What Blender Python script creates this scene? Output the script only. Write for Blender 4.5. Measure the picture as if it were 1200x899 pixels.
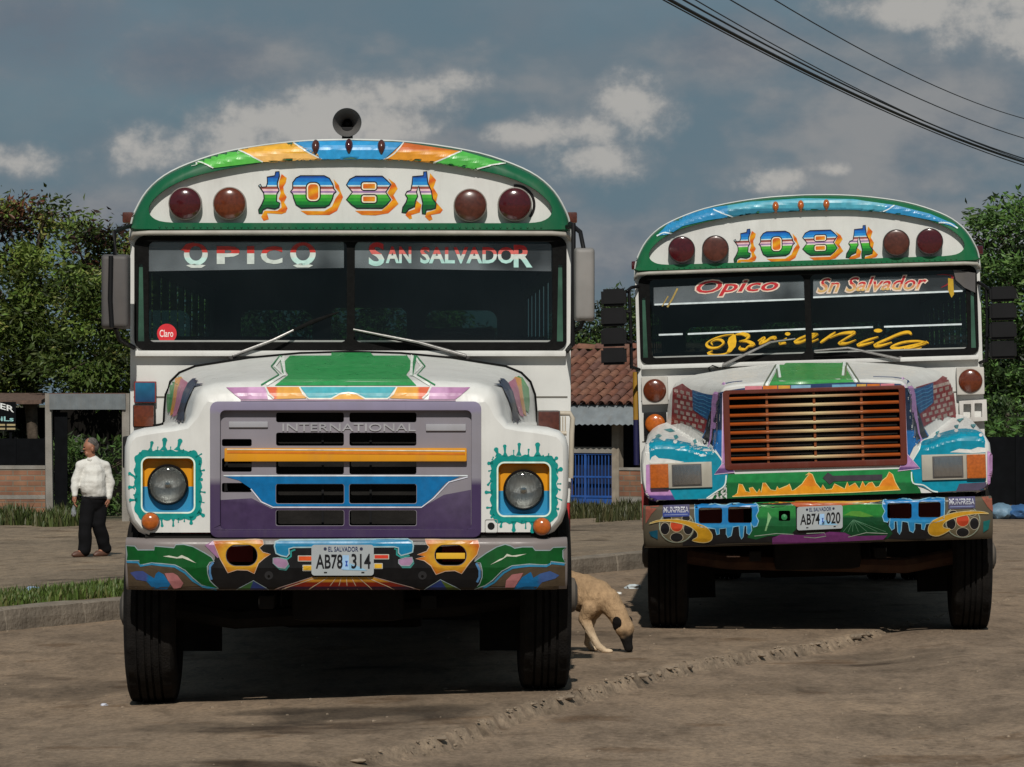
import bpy, bmesh, math, random
from mathutils import Vector, Matrix, geometry, noise
from mathutils.bvhtree import BVHTree
R = math.radians
random.seed(7)
for o in list(bpy.data.objects):
    bpy.data.objects.remove(o)
scene = bpy.context.scene
COL = scene.collection

# ------------------------------------------------------------------ camera
F, HX, HY, CAMZ = 4500.0, 600.0, 461.0, 1.64      # focal length and horizon in photo pixels (1200 x 899)
cam_d = bpy.data.cameras.new('camera')
cam = bpy.data.objects.new('camera', cam_d); COL.objects.link(cam)
cam.location = (0, 0, CAMZ); cam.rotation_euler = (R(90), 0, 0)
cam_d.sensor_width = 36; cam_d.lens = 36 * F / 1200.0
cam_d.shift_y = (HY - 449.5) / 1200.0
cam_d.clip_start = 0.5; cam_d.clip_end = 6000
scene.camera = cam

# ------------------------------------------------------------------ sun and sky
SUN_EL, SUN_AZ = 43.0, 1.0       # elevation; degrees to the left of straight behind the camera
sun_d = bpy.data.lights.new('sun', 'SUN'); sun_d.energy = 3.5; sun_d.angle = R(0.55); sun_d.color = (1.0, 0.95, 0.87)
sun = bpy.data.objects.new('sun', sun_d); COL.objects.link(sun)
to_sun = Vector((-math.sin(R(SUN_AZ)) * math.cos(R(SUN_EL)), -math.cos(R(SUN_AZ)) * math.cos(R(SUN_EL)), math.sin(R(SUN_EL))))
sun.rotation_euler = to_sun.to_track_quat('Z', 'Y').to_euler(); sun.location = to_sun * 60
world = bpy.data.worlds.new('World'); scene.world = world; world.use_nodes = True

def make_world():
    nt = world.node_tree; nt.nodes.clear(); N = nt.nodes; L = nt.links
    out = N.new('ShaderNodeOutputWorld'); bg = N.new('ShaderNodeBackground'); bg.inputs['Strength'].default_value = 0.1
    L.new(bg.outputs[0], out.inputs[0])
    sky = N.new('ShaderNodeTexSky'); sky.sky_type = 'NISHITA'; sky.sun_disc = False
    sky.sun_elevation = R(SUN_EL); sky.sun_rotation = math.atan2(to_sun.x, to_sun.y); sky.air_density = 1.0; sky.dust_density = 1.5
    tc = N.new('ShaderNodeTexCoord')
    def noise_n(scale, det, rough, zs, off):
        mp = N.new('ShaderNodeMapping'); mp.inputs['Scale'].default_value = (scale, scale, scale * zs); mp.inputs['Location'].default_value = off
        L.new(tc.outputs['Generated'], mp.inputs[0])
        n = N.new('ShaderNodeTexNoise'); n.inputs['Scale'].default_value = 1; n.inputs['Detail'].default_value = det; n.inputs['Roughness'].default_value = rough
        L.new(mp.outputs[0], n.inputs['Vector']); return n.outputs['Fac']
    def mr(v, a, b, c=0, d=1, smooth=True):
        m = N.new('ShaderNodeMapRange'); m.interpolation_type = 'SMOOTHSTEP' if smooth else 'LINEAR'
        m.inputs[1].default_value = a; m.inputs[2].default_value = b; m.inputs[3].default_value = c; m.inputs[4].default_value = d
        L.new(v, m.inputs[0]); return m.outputs[0]
    def math_n(op, a, b):
        m = N.new('ShaderNodeMath'); m.operation = op
        for i, v in enumerate((a, b)):
            if isinstance(v, (int, float)): m.inputs[i].default_value = v
            else: L.new(v, m.inputs[i])
        return m.outputs[0]
    def mix(fac, a, b):
        m = N.new('ShaderNodeMix'); m.data_type = 'RGBA'
        L.new(fac, m.inputs[0])
        for i, v in ((6, a), (7, b)):
            if isinstance(v, tuple): m.inputs[i].default_value = (*v, 1)
            else: L.new(v, m.inputs[i])
        return m.outputs[2]
    dim = N.new('ShaderNodeMix'); dim.data_type = 'RGBA'; dim.blend_type = 'MULTIPLY'; dim.inputs[0].default_value = 1
    L.new(sky.outputs[0], dim.inputs[6]); dim.inputs[7].default_value = (0.42, 0.5, 0.56, 1)
    def dirpx(px, py):
        return Vector(((px - HX) / F, 1.0, (HY - py) / F)).normalized()
    def field_of(blobs, edge):
        tot = None
        for px, py, rx, ry in blobs:
            s = N.new('ShaderNodeVectorMath'); s.operation = 'SUBTRACT'; L.new(tc.outputs['Generated'], s.inputs[0]); s.inputs[1].default_value = dirpx(px, py)
            m = N.new('ShaderNodeVectorMath'); m.operation = 'MULTIPLY'; L.new(s.outputs[0], m.inputs[0]); m.inputs[1].default_value = (F / rx, F / 400, F / ry)
            ln = N.new('ShaderNodeVectorMath'); ln.operation = 'LENGTH'; L.new(m.outputs[0], ln.inputs[0])
            v = mr(ln.outputs['Value'], 0, edge, 1, 0); tot = v if tot is None else math_n('MAXIMUM', tot, v)
        return tot
    def add(a, n, k): return math_n('ADD', a, math_n('MULTIPLY', math_n('SUBTRACT', n, .5), k))
    # grey rain-cloud layer: blue-grey gaps, soft lilac-grey banks, the same mixture all round the sky
    big = noise_n(9, 5, .55, 1.7, (3.1, .4, .2)); fine = noise_n(24, 6, .58, 1.7, (1.2, 4.2, 7.0)); wide = noise_n(8, 4, .5, 2.0, (9.4, 3.3, 2.7))
    grey = mix(mr(fine, .35, .7), (1.18, 1.78, 2.2), (1.42, 1.85, 2.2))
    base = mix(mr(big, .33, .52, .78, .96), dim.outputs[2], grey)
    banks = field_of([(40, 30, 170, 80), (230, 70, 190, 60), (120, 250, 160, 40), (1090, 130, 230, 120), (1000, 270, 280, 70), (560, 230, 160, 60), (700, 300, 200, 70), (860, 60, 120, 60)], 1.6)
    bk = mr(add(add(math_n('MAXIMUM', math_n('MULTIPLY', banks, .8), mr(big, .5, .7, 0, .8)), fine, 1.3), big, .6), .2, .95)
    bcol = mix(mr(add(fine, big, .8), .35, .7), (1.35, 1.55, 1.9), (2.6, 2.66, 2.72))
    base = mix(math_n('MULTIPLY', bk, .92), base, bcol)
    # cumulus heads; the noise gives them their ragged outline
    tot = field_of([(330, 150, 120, 58), (280, 165, 110, 52), (400, 120, 100, 46), (480, 108, 90, 38), (540, 96, 55, 26), (180, 178, 100, 46), (430, 150, 120, 50),
             (690, 150, 85, 44), (735, 128, 90, 56), (700, 190, 100, 40), (600, 160, 60, 22), (915, 210, 85, 28), (970, 198, 50, 16), (1100, 8, 200, 36), (1190, 40, 130, 50), (10, 190, 80, 28)], 1.5)
    n1 = noise_n(62, 8, .6, 1.25, (.3, .1, 5.0)); n2_ = noise_n(150, 6, .6, 1.2, (8, 2, 1))
    e = add(add(math_n('MULTIPLY', math_n('MAXIMUM', tot, mr(wide, .6, .75, 0, .8)), .95), n1, 1.35), n2_, .4)
    cov = mr(e, .26, .9)
    ccol = mix(mr(add(e, n2_, .8), .45, 1.05), (2.35, 2.5, 2.65), (4.4, 4.25, 4.0))
    L.new(mix(math_n('MULTIPLY', cov, .88), base, ccol), bg.inputs['Color'])
make_world()
vs = scene.view_settings; vs.view_transform = 'Standard'; vs.look = 'None'; vs.exposure = 0.0; vs.gamma = 1.0; vs.use_curve_mapping = False

# ------------------------------------------------------------------ helpers
def lin(c):
    c = c / 255.0
    return c / 12.92 if c <= .04045 else ((c + .055) / 1.055) ** 2.4
def C(h, g=1.06):
    h = h.lstrip('#')
    return tuple(min(.84, lin(int(h[i:i + 2], 16)) * g) for i in (0, 2, 4))

def M(name, col=(.5, .5, .5), rough=.5, metal=0.0, var=.12, scale=6.0, bump=0.0, bscale=40.0, coat=0.0, attr=False, dirt=0.0, dirtcol=(.16, .12, .08), spec=.5, detail=4, stretch=(1, 1, 1)):
    m = bpy.data.materials.new(name); m.use_nodes = True
    nt = m.node_tree; N = nt.nodes; L = nt.links
    b = N['Principled BSDF']; b.inputs['Roughness'].default_value = rough; b.inputs['Metallic'].default_value = metal
    b.inputs['Coat Weight'].default_value = coat; b.inputs['Coat Roughness'].default_value = .12; b.inputs['Specular IOR Level'].default_value = spec
    tc = N.new('ShaderNodeTexCoord')
    mp = N.new('ShaderNodeMapping'); mp.inputs['Scale'].default_value = stretch; L.new(tc.outputs['Object'], mp.inputs[0])
    n = N.new('ShaderNodeTexNoise'); n.inputs['Scale'].default_value = scale; n.inputs['Detail'].default_value = detail; L.new(mp.outputs[0], n.inputs['Vector'])
    r = N.new('ShaderNodeMapRange'); r.inputs[1].default_value = .3; r.inputs[2].default_value = .7; r.inputs[3].default_value = 1 - var; r.inputs[4].default_value = 1 + var
    L.new(n.outputs['Fac'], r.inputs[0])
    mu = N.new('ShaderNodeMix'); mu.data_type = 'RGBA'; mu.blend_type = 'MULTIPLY'; mu.inputs[0].default_value = 1
    if attr:
        a = N.new('ShaderNodeVertexColor'); a.layer_name = 'Col'; L.new(a.outputs[0], mu.inputs[6])
    else:
        mu.inputs[6].default_value = (*col, 1)
    L.new(r.outputs[0], mu.inputs[7])
    out = mu.outputs[2]
    if dirt > 0:
        n2 = N.new('ShaderNodeTexNoise'); n2.inputs['Scale'].default_value = 3.2; n2.inputs['Detail'].default_value = 9; n2.inputs['Roughness'].default_value = .68
        mp2 = N.new('ShaderNodeMapping'); mp2.inputs['Scale'].default_value = (2.6, 2.6, .45); L.new(tc.outputs['Object'], mp2.inputs[0]); L.new(mp2.outputs[0], n2.inputs['Vector'])
        r2 = N.new('ShaderNodeMapRange'); r2.inputs[1].default_value = .47; r2.inputs[2].default_value = .78; r2.inputs[3].default_value = 0; r2.inputs[4].default_value = dirt; L.new(n2.outputs['Fac'], r2.inputs[0])
        mx = N.new('ShaderNodeMix'); mx.data_type = 'RGBA'; L.new(r2.outputs[0], mx.inputs[0]); L.new(out, mx.inputs[6]); mx.inputs[7].default_value = (*dirtcol, 1)
        out = mx.outputs[2]
        rr = N.new('ShaderNodeMapRange'); rr.inputs[1].default_value = .3; rr.inputs[2].default_value = .75; rr.inputs[3].default_value = rough; rr.inputs[4].default_value = min(1, rough + .3)
        L.new(n2.outputs['Fac'], rr.inputs[0]); L.new(rr.outputs[0], b.inputs['Roughness'])
    L.new(out, b.inputs['Base Color'])
    if bump > 0:
        nb = N.new('ShaderNodeTexNoise'); nb.inputs['Scale'].default_value = bscale; nb.inputs['Detail'].default_value = 6; L.new(mp.outputs[0], nb.inputs['Vector'])
        bm_ = N.new('ShaderNodeBump'); bm_.inputs['Strength'].default_value = bump; bm_.inputs['Distance'].default_value = .02; L.new(nb.outputs['Fac'], bm_.inputs['Height'])
        L.new(bm_.outputs[0], b.inputs['Normal'])
    return m

def glass_mat(name, tint, rough=.02, ior=1.45):
    m = bpy.data.materials.new(name); m.use_nodes = True
    nt = m.node_tree; N = nt.nodes; L = nt.links; N.clear()
    o = N.new('ShaderNodeOutputMaterial'); mx = N.new('ShaderNodeMixShader'); t = N.new('ShaderNodeBsdfTransparent'); g = N.new('ShaderNodeBsdfGlossy'); f = N.new('ShaderNodeFresnel')
    t.inputs[0].default_value = (*tint, 1); g.inputs['Roughness'].default_value = rough; f.inputs[0].default_value = ior
    L.new(f.outputs[0], mx.inputs[0]); L.new(t.outputs[0], mx.inputs[1]); L.new(g.outputs[0], mx.inputs[2]); L.new(mx.outputs[0], o.inputs[0])
    return m

def film_mat():
    if 'sun_strip_film' in bpy.data.materials: return bpy.data.materials['sun_strip_film']
    m = glass_mat('sun_strip_film', (.55, .6, .62), .15, 1.7); nt = m.node_tree; N = nt.nodes; L = nt.links
    o = [n for n in N if n.type == 'OUTPUT_MATERIAL'][0]; src = o.inputs[0].links[0].from_socket
    d = N.new('ShaderNodeBsdfDiffuse'); d.inputs[0].default_value = (.4, .46, .5, 1); mx = N.new('ShaderNodeMixShader'); mx.inputs[0].default_value = .3  # pale diffuse layer stands in for the sky reflected in the film
    n = N.new('ShaderNodeTexNoise'); n.inputs['Scale'].default_value = 2.2; n.inputs['Detail'].default_value = 3; tc = N.new('ShaderNodeTexCoord'); L.new(tc.outputs['Object'], n.inputs['Vector'])
    r = N.new('ShaderNodeMapRange'); r.inputs[1].default_value = .35; r.inputs[2].default_value = .65; r.inputs[3].default_value = .06; r.inputs[4].default_value = .38; L.new(n.outputs['Fac'], r.inputs[0]); L.new(r.outputs[0], mx.inputs[0])
    L.new(src, mx.inputs[1]); L.new(d.outputs[0], mx.inputs[2]); L.new(mx.outputs[0], o.inputs[0]); return m
MT = {}
MT['paint'] = M('enamel_paint', rough=.24, var=.06, scale=5, attr=True, spec=.3, dirt=.2, dirtcol=(.12, .095, .07), bump=.012, bscale=5)
MT['decal'] = M('sign_paint', rough=.22, var=.14, scale=26, attr=True, spec=.3, dirt=.06, dirtcol=(.05, .04, .03))
MT['black_rubber'] = M('black_rubber', (.005, .005, .005), .8, var=.3, scale=30, bump=.2, spec=.12)
MT['tyre'] = M('tyre_rubber', (.010, .009, .0085), .9, var=.35, scale=14, bump=.35, bscale=90, dirt=.4, dirtcol=(.03, .024, .018), spec=.15)
MT['black_plastic'] = M('black_plastic', (.007, .007, .008), .55, var=.2, spec=.2)
MT['grey_plastic'] = M('grey_plastic', (.21, .20, .19), .5, var=.12, dirt=.25)
MT['dark_grey'] = M('dark_grey_plastic', (.075, .07, .07), .5, var=.15, dirt=.2)
MT['chrome'] = M('chrome', (.62, .62, .60), .18, 1.0, var=.1)
MT['steel'] = M('dull_steel', (.32, .31, .30), .45, .8, var=.2, bump=.1)
MT['frame'] = M('chassis_black', (.012, .011, .010), .85, var=.4, bump=.2, spec=.2)
MT['rust'] = M('rusty_axle', (.07, .032, .018), .85, var=.4, bump=.4, dirt=.3)
MT['interior'] = M('interior_trim', (.045, .05, .055), .8, var=.2, spec=.2)
MT['seat'] = M('seat_vinyl', (.03, .028, .035), .6, var=.2)
MT['glass'] = glass_mat('windscreen_glass', (.42, .55, .53))
def dust_and_reflection(m):
    nt = m.node_tree; N = nt.nodes; L = nt.links; o = [n for n in N if n.type == 'OUTPUT_MATERIAL'][0]; src = o.inputs[0].links[0].from_socket
    d = N.new('ShaderNodeBsdfDiffuse'); d.inputs[0].default_value = (.26, .32, .38, 1); mx = N.new('ShaderNodeMixShader'); tc = N.new('ShaderNodeTexCoord')  # bluish veil of dust, also standing in for sky reflections in the glass
    n = N.new('ShaderNodeTexNoise'); n.inputs['Scale'].default_value = 1.6; n.inputs['Detail'].default_value = 7; L.new(tc.outputs['Object'], n.inputs['Vector'])
    r = N.new('ShaderNodeMapRange'); r.inputs[1].default_value = .32; r.inputs[2].default_value = .72; r.inputs[3].default_value = .002; r.inputs[4].default_value = .018; L.new(n.outputs['Fac'], r.inputs[0]); L.new(r.outputs[0], mx.inputs[0])
    L.new(src, mx.inputs[1]); L.new(d.outputs[0], mx.inputs[2]); L.new(mx.outputs[0], o.inputs[0])
dust_and_reflection(MT['glass'])
MT['side_glass'] = glass_mat('side_window_glass', (.26, .34, .31))
MT['red_lens'] = M('red_lamp_lens', (.055, .004, .006), .16, var=.25, scale=60, coat=.8)
MT['amber_lens'] = M('amber_lamp_lens', (.11, .022, .006), .2, var=.25, scale=60, coat=.8)
MT['orange_lens'] = M('orange_lamp_lens', (.42, .10, .012), .2, var=.2, scale=60, coat=.8)
MT['brown_lens'] = M('faded_lamp_lens', (.075, .02, .012), .3, var=.3, scale=50, coat=.4)
def lamp_glass():
    m = M('headlamp_glass', (.34, .34, .335), .16, .85, var=.12, scale=14, bump=.12, bscale=40, coat=.6, stretch=(6, 1, 1))
    return m
MT['lamp_glass'] = lamp_glass()
MT['reflector'] = M('lamp_reflector', (.72, .72, .7), .42, 1.0, var=.1, scale=20, bump=.25, bscale=34, stretch=(4, 1, 1))
MT['clear_lens'] = glass_mat('clear_lens', (.8, .82, .82), .06, 1.6)

def link(o, parent=None):
    COL.objects.link(o)
    if parent is not None: o.parent = parent
    return o
def tag(o, label, cat, group=None):
    o['label'] = label; o['category'] = cat
    if group: o['group'] = group
    return o
def empty(name, loc=(0, 0, 0), rz=0.0, mat=None):
    o = bpy.data.objects.new(name, None); o.empty_display_size = .2
    if mat is not None: o.matrix_world = mat
    else: o.location = loc; o.rotation_euler = (0, 0, rz)
    return link(o)
def obj(name, verts, faces, mat, parent=None, smooth=None, cols=None, vcols=None):
    me = bpy.data.meshes.new(name); me.from_pydata([tuple(v) for v in verts], [], faces); me.update()
    if mat is not None: me.materials.append(mat)
    if cols is not None or vcols is not None:
        at = me.color_attributes.new('Col', 'FLOAT_COLOR', 'CORNER')
        i = 0
        for p in me.polygons:
            for li in p.loop_indices:
                c = cols[p.index] if cols is not None else vcols[me.loops[li].vertex_index]
                at.data[li].color = (c[0], c[1], c[2], 1)
    if smooth is not None:
        me.shade_smooth()
        if smooth < 180: me.set_sharp_from_angle(angle=R(smooth))
    o = bpy.data.objects.new(name, me)
    return link(o, parent)
def from_bm(name, bm, mat, parent=None, smooth=None, col=None):
    bmesh.ops.recalc_face_normals(bm, faces=bm.faces)
    me = bpy.data.meshes.new(name); bm.to_mesh(me); bm.free()
    if mat is not None: me.materials.append(mat)
    if col is not None: fill_col(me, col)
    if smooth is not None:
        me.shade_smooth()
        if smooth < 180: me.set_sharp_from_angle(angle=R(smooth))
    o = bpy.data.objects.new(name, me)
    return link(o, parent)
def fill_col(me, f):
    at = me.color_attributes.new('Col', 'FLOAT_COLOR', 'CORNER')
    for l in me.loops:
        c = f(me.vertices[l.vertex_index].co) if callable(f) else f
        at.data[l.index].color = (c[0], c[1], c[2], 1)
class MB:
    """collects simple shapes into one mesh"""
    def __init__(s): s.v = []; s.f = []
    def add(s, v, f):
        k = len(s.v); s.v += [Vector(p) for p in v]; s.f += [tuple(i + k for i in q) for q in f]; return s
    def box(s, x0, x1, y0, y1, z0, z1, mtx=None, b=0.0):
        bm = bmesh.new(); bmesh.ops.create_cube(bm, size=1)
        for v in bm.verts: v.co = Vector(((x0 + x1) / 2 + v.co.x * (x1 - x0), (y0 + y1) / 2 + v.co.y * (y1 - y0), (z0 + z1) / 2 + v.co.z * (z1 - z0)))
        if b > 0: bmesh.ops.bevel(bm, geom=bm.edges[:], offset=b, segments=2, profile=.7, affect='EDGES')
        bm.verts.index_update()
        return s.bm(bm, mtx)
    def bm(s, bm, mtx=None):
        bm.verts.index_update()
        s.add([(mtx @ v.co) if mtx else v.co.copy() for v in bm.verts], [tuple(v.index for v in f.verts) for f in bm.faces]); bm.free(); return s
    def tube(s, pts, r, n=8, cap=True):
        pts = [Vector(p) for p in pts]; rs = r if isinstance(r, (list, tuple)) else [r] * len(pts)
        ring = []; k = len(s.v); up = None
        for i, p in enumerate(pts):
            d = (pts[min(i + 1, len(pts) - 1)] - pts[max(i - 1, 0)]).normalized()
            a = d.cross(Vector((0, 0, 1)) if abs(d.z) < .95 else Vector((1, 0, 0))).normalized(); b = d.cross(a)
            for j in range(n):
                t = 2 * math.pi * j / n; s.v.append(p + (a * math.cos(t) + b * math.sin(t)) * rs[i])
        for i in range(len(pts) - 1):
            for j in range(n):
                s.f.append((k + i * n + j, k + i * n + (j + 1) % n, k + (i + 1) * n + (j + 1) % n, k + (i + 1) * n + j))
        if cap:
            s.f.append(tuple(k + j for j in range(n))[::-1]); s.f.append(tuple(k + (len(pts) - 1) * n + j for j in range(n)))
        return s
    def lathe(s, prof, n=32, mtx=None):
        """prof: (radius, height) round local z"""
        k = len(s.v)
        for r_, h in prof:
            for j in range(n):
                t = 2 * math.pi * j / n; p = Vector((r_ * math.cos(t), r_ * math.sin(t), h)); s.v.append(mtx @ p if mtx else p)
        for i in range(len(prof) - 1):
            for j in range(n):
                s.f.append((k + i * n + j, k + i * n + (j + 1) % n, k + (i + 1) * n + (j + 1) % n, k + (i + 1) * n + j))
        return s
    def build(s, name, mat, parent=None, smooth=30, col=None):
        o = obj(name, s.v, s.f, mat, parent, smooth)
        if col is not None: fill_col(o.data, col)
        return o

def tess(outer, holes=()):
    """triangles of a 2-D polygon with holes"""
    loops = [[Vector((p[0], p[1], 0)) for p in outer]] + [[Vector((p[0], p[1], 0)) for p in h] for h in holes]
    tris = geometry.tessellate_polygon(loops)
    return [v for l in loops for v in l], [tuple(t) for t in tris]
def rrect(x0, y0, x1, y1, r, n=5):
    out = []
    for cx, cy, a in ((x1 - r, y0 + r, -90), (x1 - r, y1 - r, 0), (x0 + r, y1 - r, 90), (x0 + r, y0 + r, 180)):
        for i in range(n + 1):
            t = R(a + 90 * i / n); out.append((cx + r * math.cos(t), cy + r * math.sin(t)))
    return out
def ell(cx, cy, rx, ry=None, n=28, a0=0, a1=360):
    ry = rx if ry is None else ry
    full = abs(a1 - a0) >= 360
    return [(cx + rx * math.cos(R(a0 + (a1 - a0) * i / (n if full else n - 1))), cy + ry * math.sin(R(a0 + (a1 - a0) * i / (n if full else n - 1)))) for i in range(n)]
def smooth_line(pts, k=6, closed=False):
    P = [Vector((p[0], p[1])) for p in pts]; out = []; n = len(P)
    for i in range(n if closed else n - 1):
        p0 = P[(i - 1) % n] if closed or i > 0 else P[i]; p1 = P[i]; p2 = P[(i + 1) % n]; p3 = P[(i + 2) % n] if closed or i + 2 < n else P[(i + 1) % n]
        for j in range(k):
            t = j / k
            out.append(tuple(.5 * ((2 * p1) + (p2 - p0) * t + (2 * p0 - 5 * p1 + 4 * p2 - p3) * t * t + (3 * p1 - p0 - 3 * p2 + p3) * t ** 3)))
    if not closed: out.append(tuple(P[-1]))
    return out

# ------------------------------------------------------------------ vehicle frame and painted decoration
class Frame:
    """local frame of a vehicle: x right, y to the rear, z up; photo pixels become points on its own planes and panels"""
    def __init__(s, loc, yaw, roll=0.0):
        s.M = Matrix.Translation(Vector(loc)) @ Matrix.Rotation(R(yaw), 4, 'Z') @ Matrix.Translation((0, 0, .6)) @ Matrix.Rotation(R(roll), 4, 'Y') @ Matrix.Translation((0, 0, -.6))
        s.I = s.M.inverted(); s.o = s.I @ Vector((0, 0, CAMZ))
    def ray(s, px, py):
        return (s.I.to_3x3() @ Vector(((px - HX) / F, 1.0, (HY - py) / F))).normalized()
    def mirror(s, px, py, yl=.5):
        p = s.at(px, py, yl); p.x = -p.x; w = s.M @ p; return (HX + F * w.x / w.y, HY - F * (w.z - CAMZ) / w.y)
    def at(s, px, py, yl):
        d = s.ray(px, py); return s.o + d * ((yl - s.o.y) / d.y)
def bvh_of(*objs):
    v = []; f = []
    for o in objs:
        k = len(v); v += [x.co.copy() for x in o.data.vertices]; f += [tuple(i + k for i in p.vertices) for p in o.data.polygons]
    return BVHTree.FromPolygons(v, f)
TMP = bpy.data.scenes.new('workbench')
def temp_mesh(o):
    """mesh of one object, its modifiers applied, worked out on its own"""
    TMP.collection.objects.link(o)
    with bpy.context.temp_override(scene=TMP, view_layer=TMP.view_layers[0]):
        dg = bpy.context.evaluated_depsgraph_get(); me = bpy.data.meshes.new_from_object(o.evaluated_get(dg))
    TMP.collection.objects.unlink(o); return me
def text2d(s, box, shear=0.0, bold=0.0, slope=0.0):
    cu = bpy.data.curves.new('lettering', 'FONT'); cu.body = s; cu.shear = shear; cu.offset = bold; cu.resolution_u = 3
    o = bpy.data.objects.new('lettering', cu)
    me = temp_mesh(o)
    v = [(p.co.x, p.co.y) for p in me.vertices]; f = [tuple(p.vertices) for p in me.polygons]
    bpy.data.objects.remove(o); bpy.data.curves.remove(cu); bpy.data.meshes.remove(me)
    x0 = min(p[0] for p in v); x1 = max(p[0] for p in v); y0 = min(p[1] for p in v); y1 = max(p[1] for p in v)
    X0, Y0, X1, Y1 = box      # Y0 top, Y1 bottom in pixels
    w = [(X0 + (p[0] - x0) / (x1 - x0) * (X1 - X0), Y1 - (p[1] - y0) / (y1 - y0) * (Y1 - Y0)) for p in v]
    if slope: w = [(x, y + slope * (x - X0)) for x, y in w]
    return w, f
class Decal:
    def __init__(s, fr, yl=0.0, bvh=None, grid=4.0, T=None, base=None, step=.0011):
        s.fr = fr; s.yl = yl; s.bvh = bvh; s.grid = grid; s.T = T; s.v = []; s.f = []; s.c = []; s.base = base if base is not None else (.0015 if bvh is None else .0032); s.step = step
    def raw(s, v2, faces, color, layer=0, cuts=(), bands=None, xcuts=()):
        bm = bmesh.new(); bv = [bm.verts.new((p[0], p[1], 0)) for p in v2]
        for q in faces:
            try: bm.faces.new([bv[i] for i in q])
            except ValueError: pass
        cuts = list(cuts); xc = list(xcuts)
        if bands: cuts += [b[0] for b in bands[:-1]]
        if s.bvh is not None:
            xs = [p[0] for p in v2]; ys = [p[1] for p in v2]; g = s.grid
            t = min(ys) + g
            while t < max(ys): cuts.append(t); t += g
            t = min(xs) + g
            while t < max(xs): xc.append(t); t += g
        for y in cuts: bmesh.ops.bisect_plane(bm, geom=bm.verts[:] + bm.edges[:] + bm.faces[:], plane_co=(0, y, 0), plane_no=(0, 1, 0))
        for x in xc: bmesh.ops.bisect_plane(bm, geom=bm.verts[:] + bm.edges[:] + bm.faces[:], plane_co=(x, 0, 0), plane_no=(1, 0, 0))
        bm.verts.index_update(); k = len(s.v); lift = s.base + s.step * layer
        for v in bm.verts:
            x, y = v.co.x, v.co.y
            X, Y = s.T(x, y) if s.T else (x, y)
            if s.bvh is None:
                s.v.append(s.fr.at(X, Y, s.yl - lift))
            else:
                d = s.fr.ray(X, Y); h = s.bvh.ray_cast(s.fr.o, d)
                if h[0] is None: h = s.bvh.find_nearest(s.fr.at(X, Y, s.yl))
                n = h[1] if h[1].dot(d) < 0 else -h[1]
                s.v.append(h[0] + n * lift)
        for q in bm.faces:
            s.f.append(tuple(v.index + k for v in q.verts))
            cc = q.calc_center_median()
            if bands:
                c = bands[-1][1]
                for lim, col in bands:
                    if cc.y < lim: c = col; break
                s.c.append([c] * len(q.verts))
            elif callable(color): s.c.append([color(v.co.x, v.co.y) for v in q.verts])
            else: s.c.append([color] * len(q.verts))
        bm.free(); return s
    def poly(s, outer, color, holes=(), **k):
        v, f = tess(outer, holes); return s.raw(v, f, color, **k)
    def stroke(s, pts, w, color, closed=False, layer=1, taper=False):
        P = [Vector(p) for p in pts]; n = len(P); v = []; f = []
        for i in range(n):
            a = P[(i - 1) % n] if closed or i > 0 else P[i]; b = P[(i + 1) % n] if closed or i < n - 1 else P[i]
            d = b - a
            d = d.normalized() if d.length > 1e-6 else Vector((1, 0))
            nn = Vector((-d.y, d.x)); ww = w * (math.sin(math.pi * (i + .25) / (n - .5)) if taper else 1.0) * .5
            v += [P[i] + nn * ww, P[i] - nn * ww]
        for i in range(n if closed else n - 1):
            j = (i + 1) % n; f.append((2 * i, 2 * j, 2 * j + 1, 2 * i + 1))
        return s.raw(v, f, color, layer=layer)
    def nib(s, pts, wmin, wmax, ang, color, layer=1):
        """a broad-pen stroke"""
        P = [Vector(p) for p in smooth_line(pts, 6)]; n = len(P); v = []; f = []
        for i in range(n):
            d = (P[min(i + 1, n - 1)] - P[max(i - 1, 0)]).normalized(); nn = Vector((-d.y, d.x))
            t = math.atan2(d.y, d.x); w = wmin + (wmax - wmin) * abs(math.sin(t - R(ang))) ** 1.5
            e = min(1, .35 + 3 * min(i, n - 1 - i) / n)
            v += [P[i] + nn * w * e * .5, P[i] - nn * w * e * .5]
        for i in range(n - 1): f.append((2 * i, 2 * i + 2, 2 * i + 3, 2 * i + 1))
        return s.raw(v, f, color, layer=layer)
    def text(s, t, box, color=None, layer=1, shear=0, bold=0, slope=0, bands=None):
        v, f = text2d(t, box, shear, bold, slope); return s.raw(v, f, color, layer=layer, bands=bands)
    def build(s, name, parent, mat=None):
        me = bpy.data.meshes.new(name); me.from_pydata([tuple(v) for v in s.v], [], s.f); me.update()
        me.materials.append(mat or MT['decal'])
        at = me.color_attributes.new('Col', 'FLOAT_COLOR', 'CORNER')
        for p in me.polygons:
            # keep the painted side outwards
            for li, c in zip(p.loop_indices, s.c[p.index]): at.data[li].color = (c[0], c[1], c[2], 1)
        bm = bmesh.new(); bm.from_mesh(me)
        fl = [f for f in bm.faces if f.normal.dot(f.calc_center_median() - s.fr.o) > 0]
        if fl: bmesh.ops.reverse_faces(bm, faces=fl)
        bm.to_mesh(me); bm.free()
        o = bpy.data.objects.new(name, me); return link(o, parent)
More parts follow.
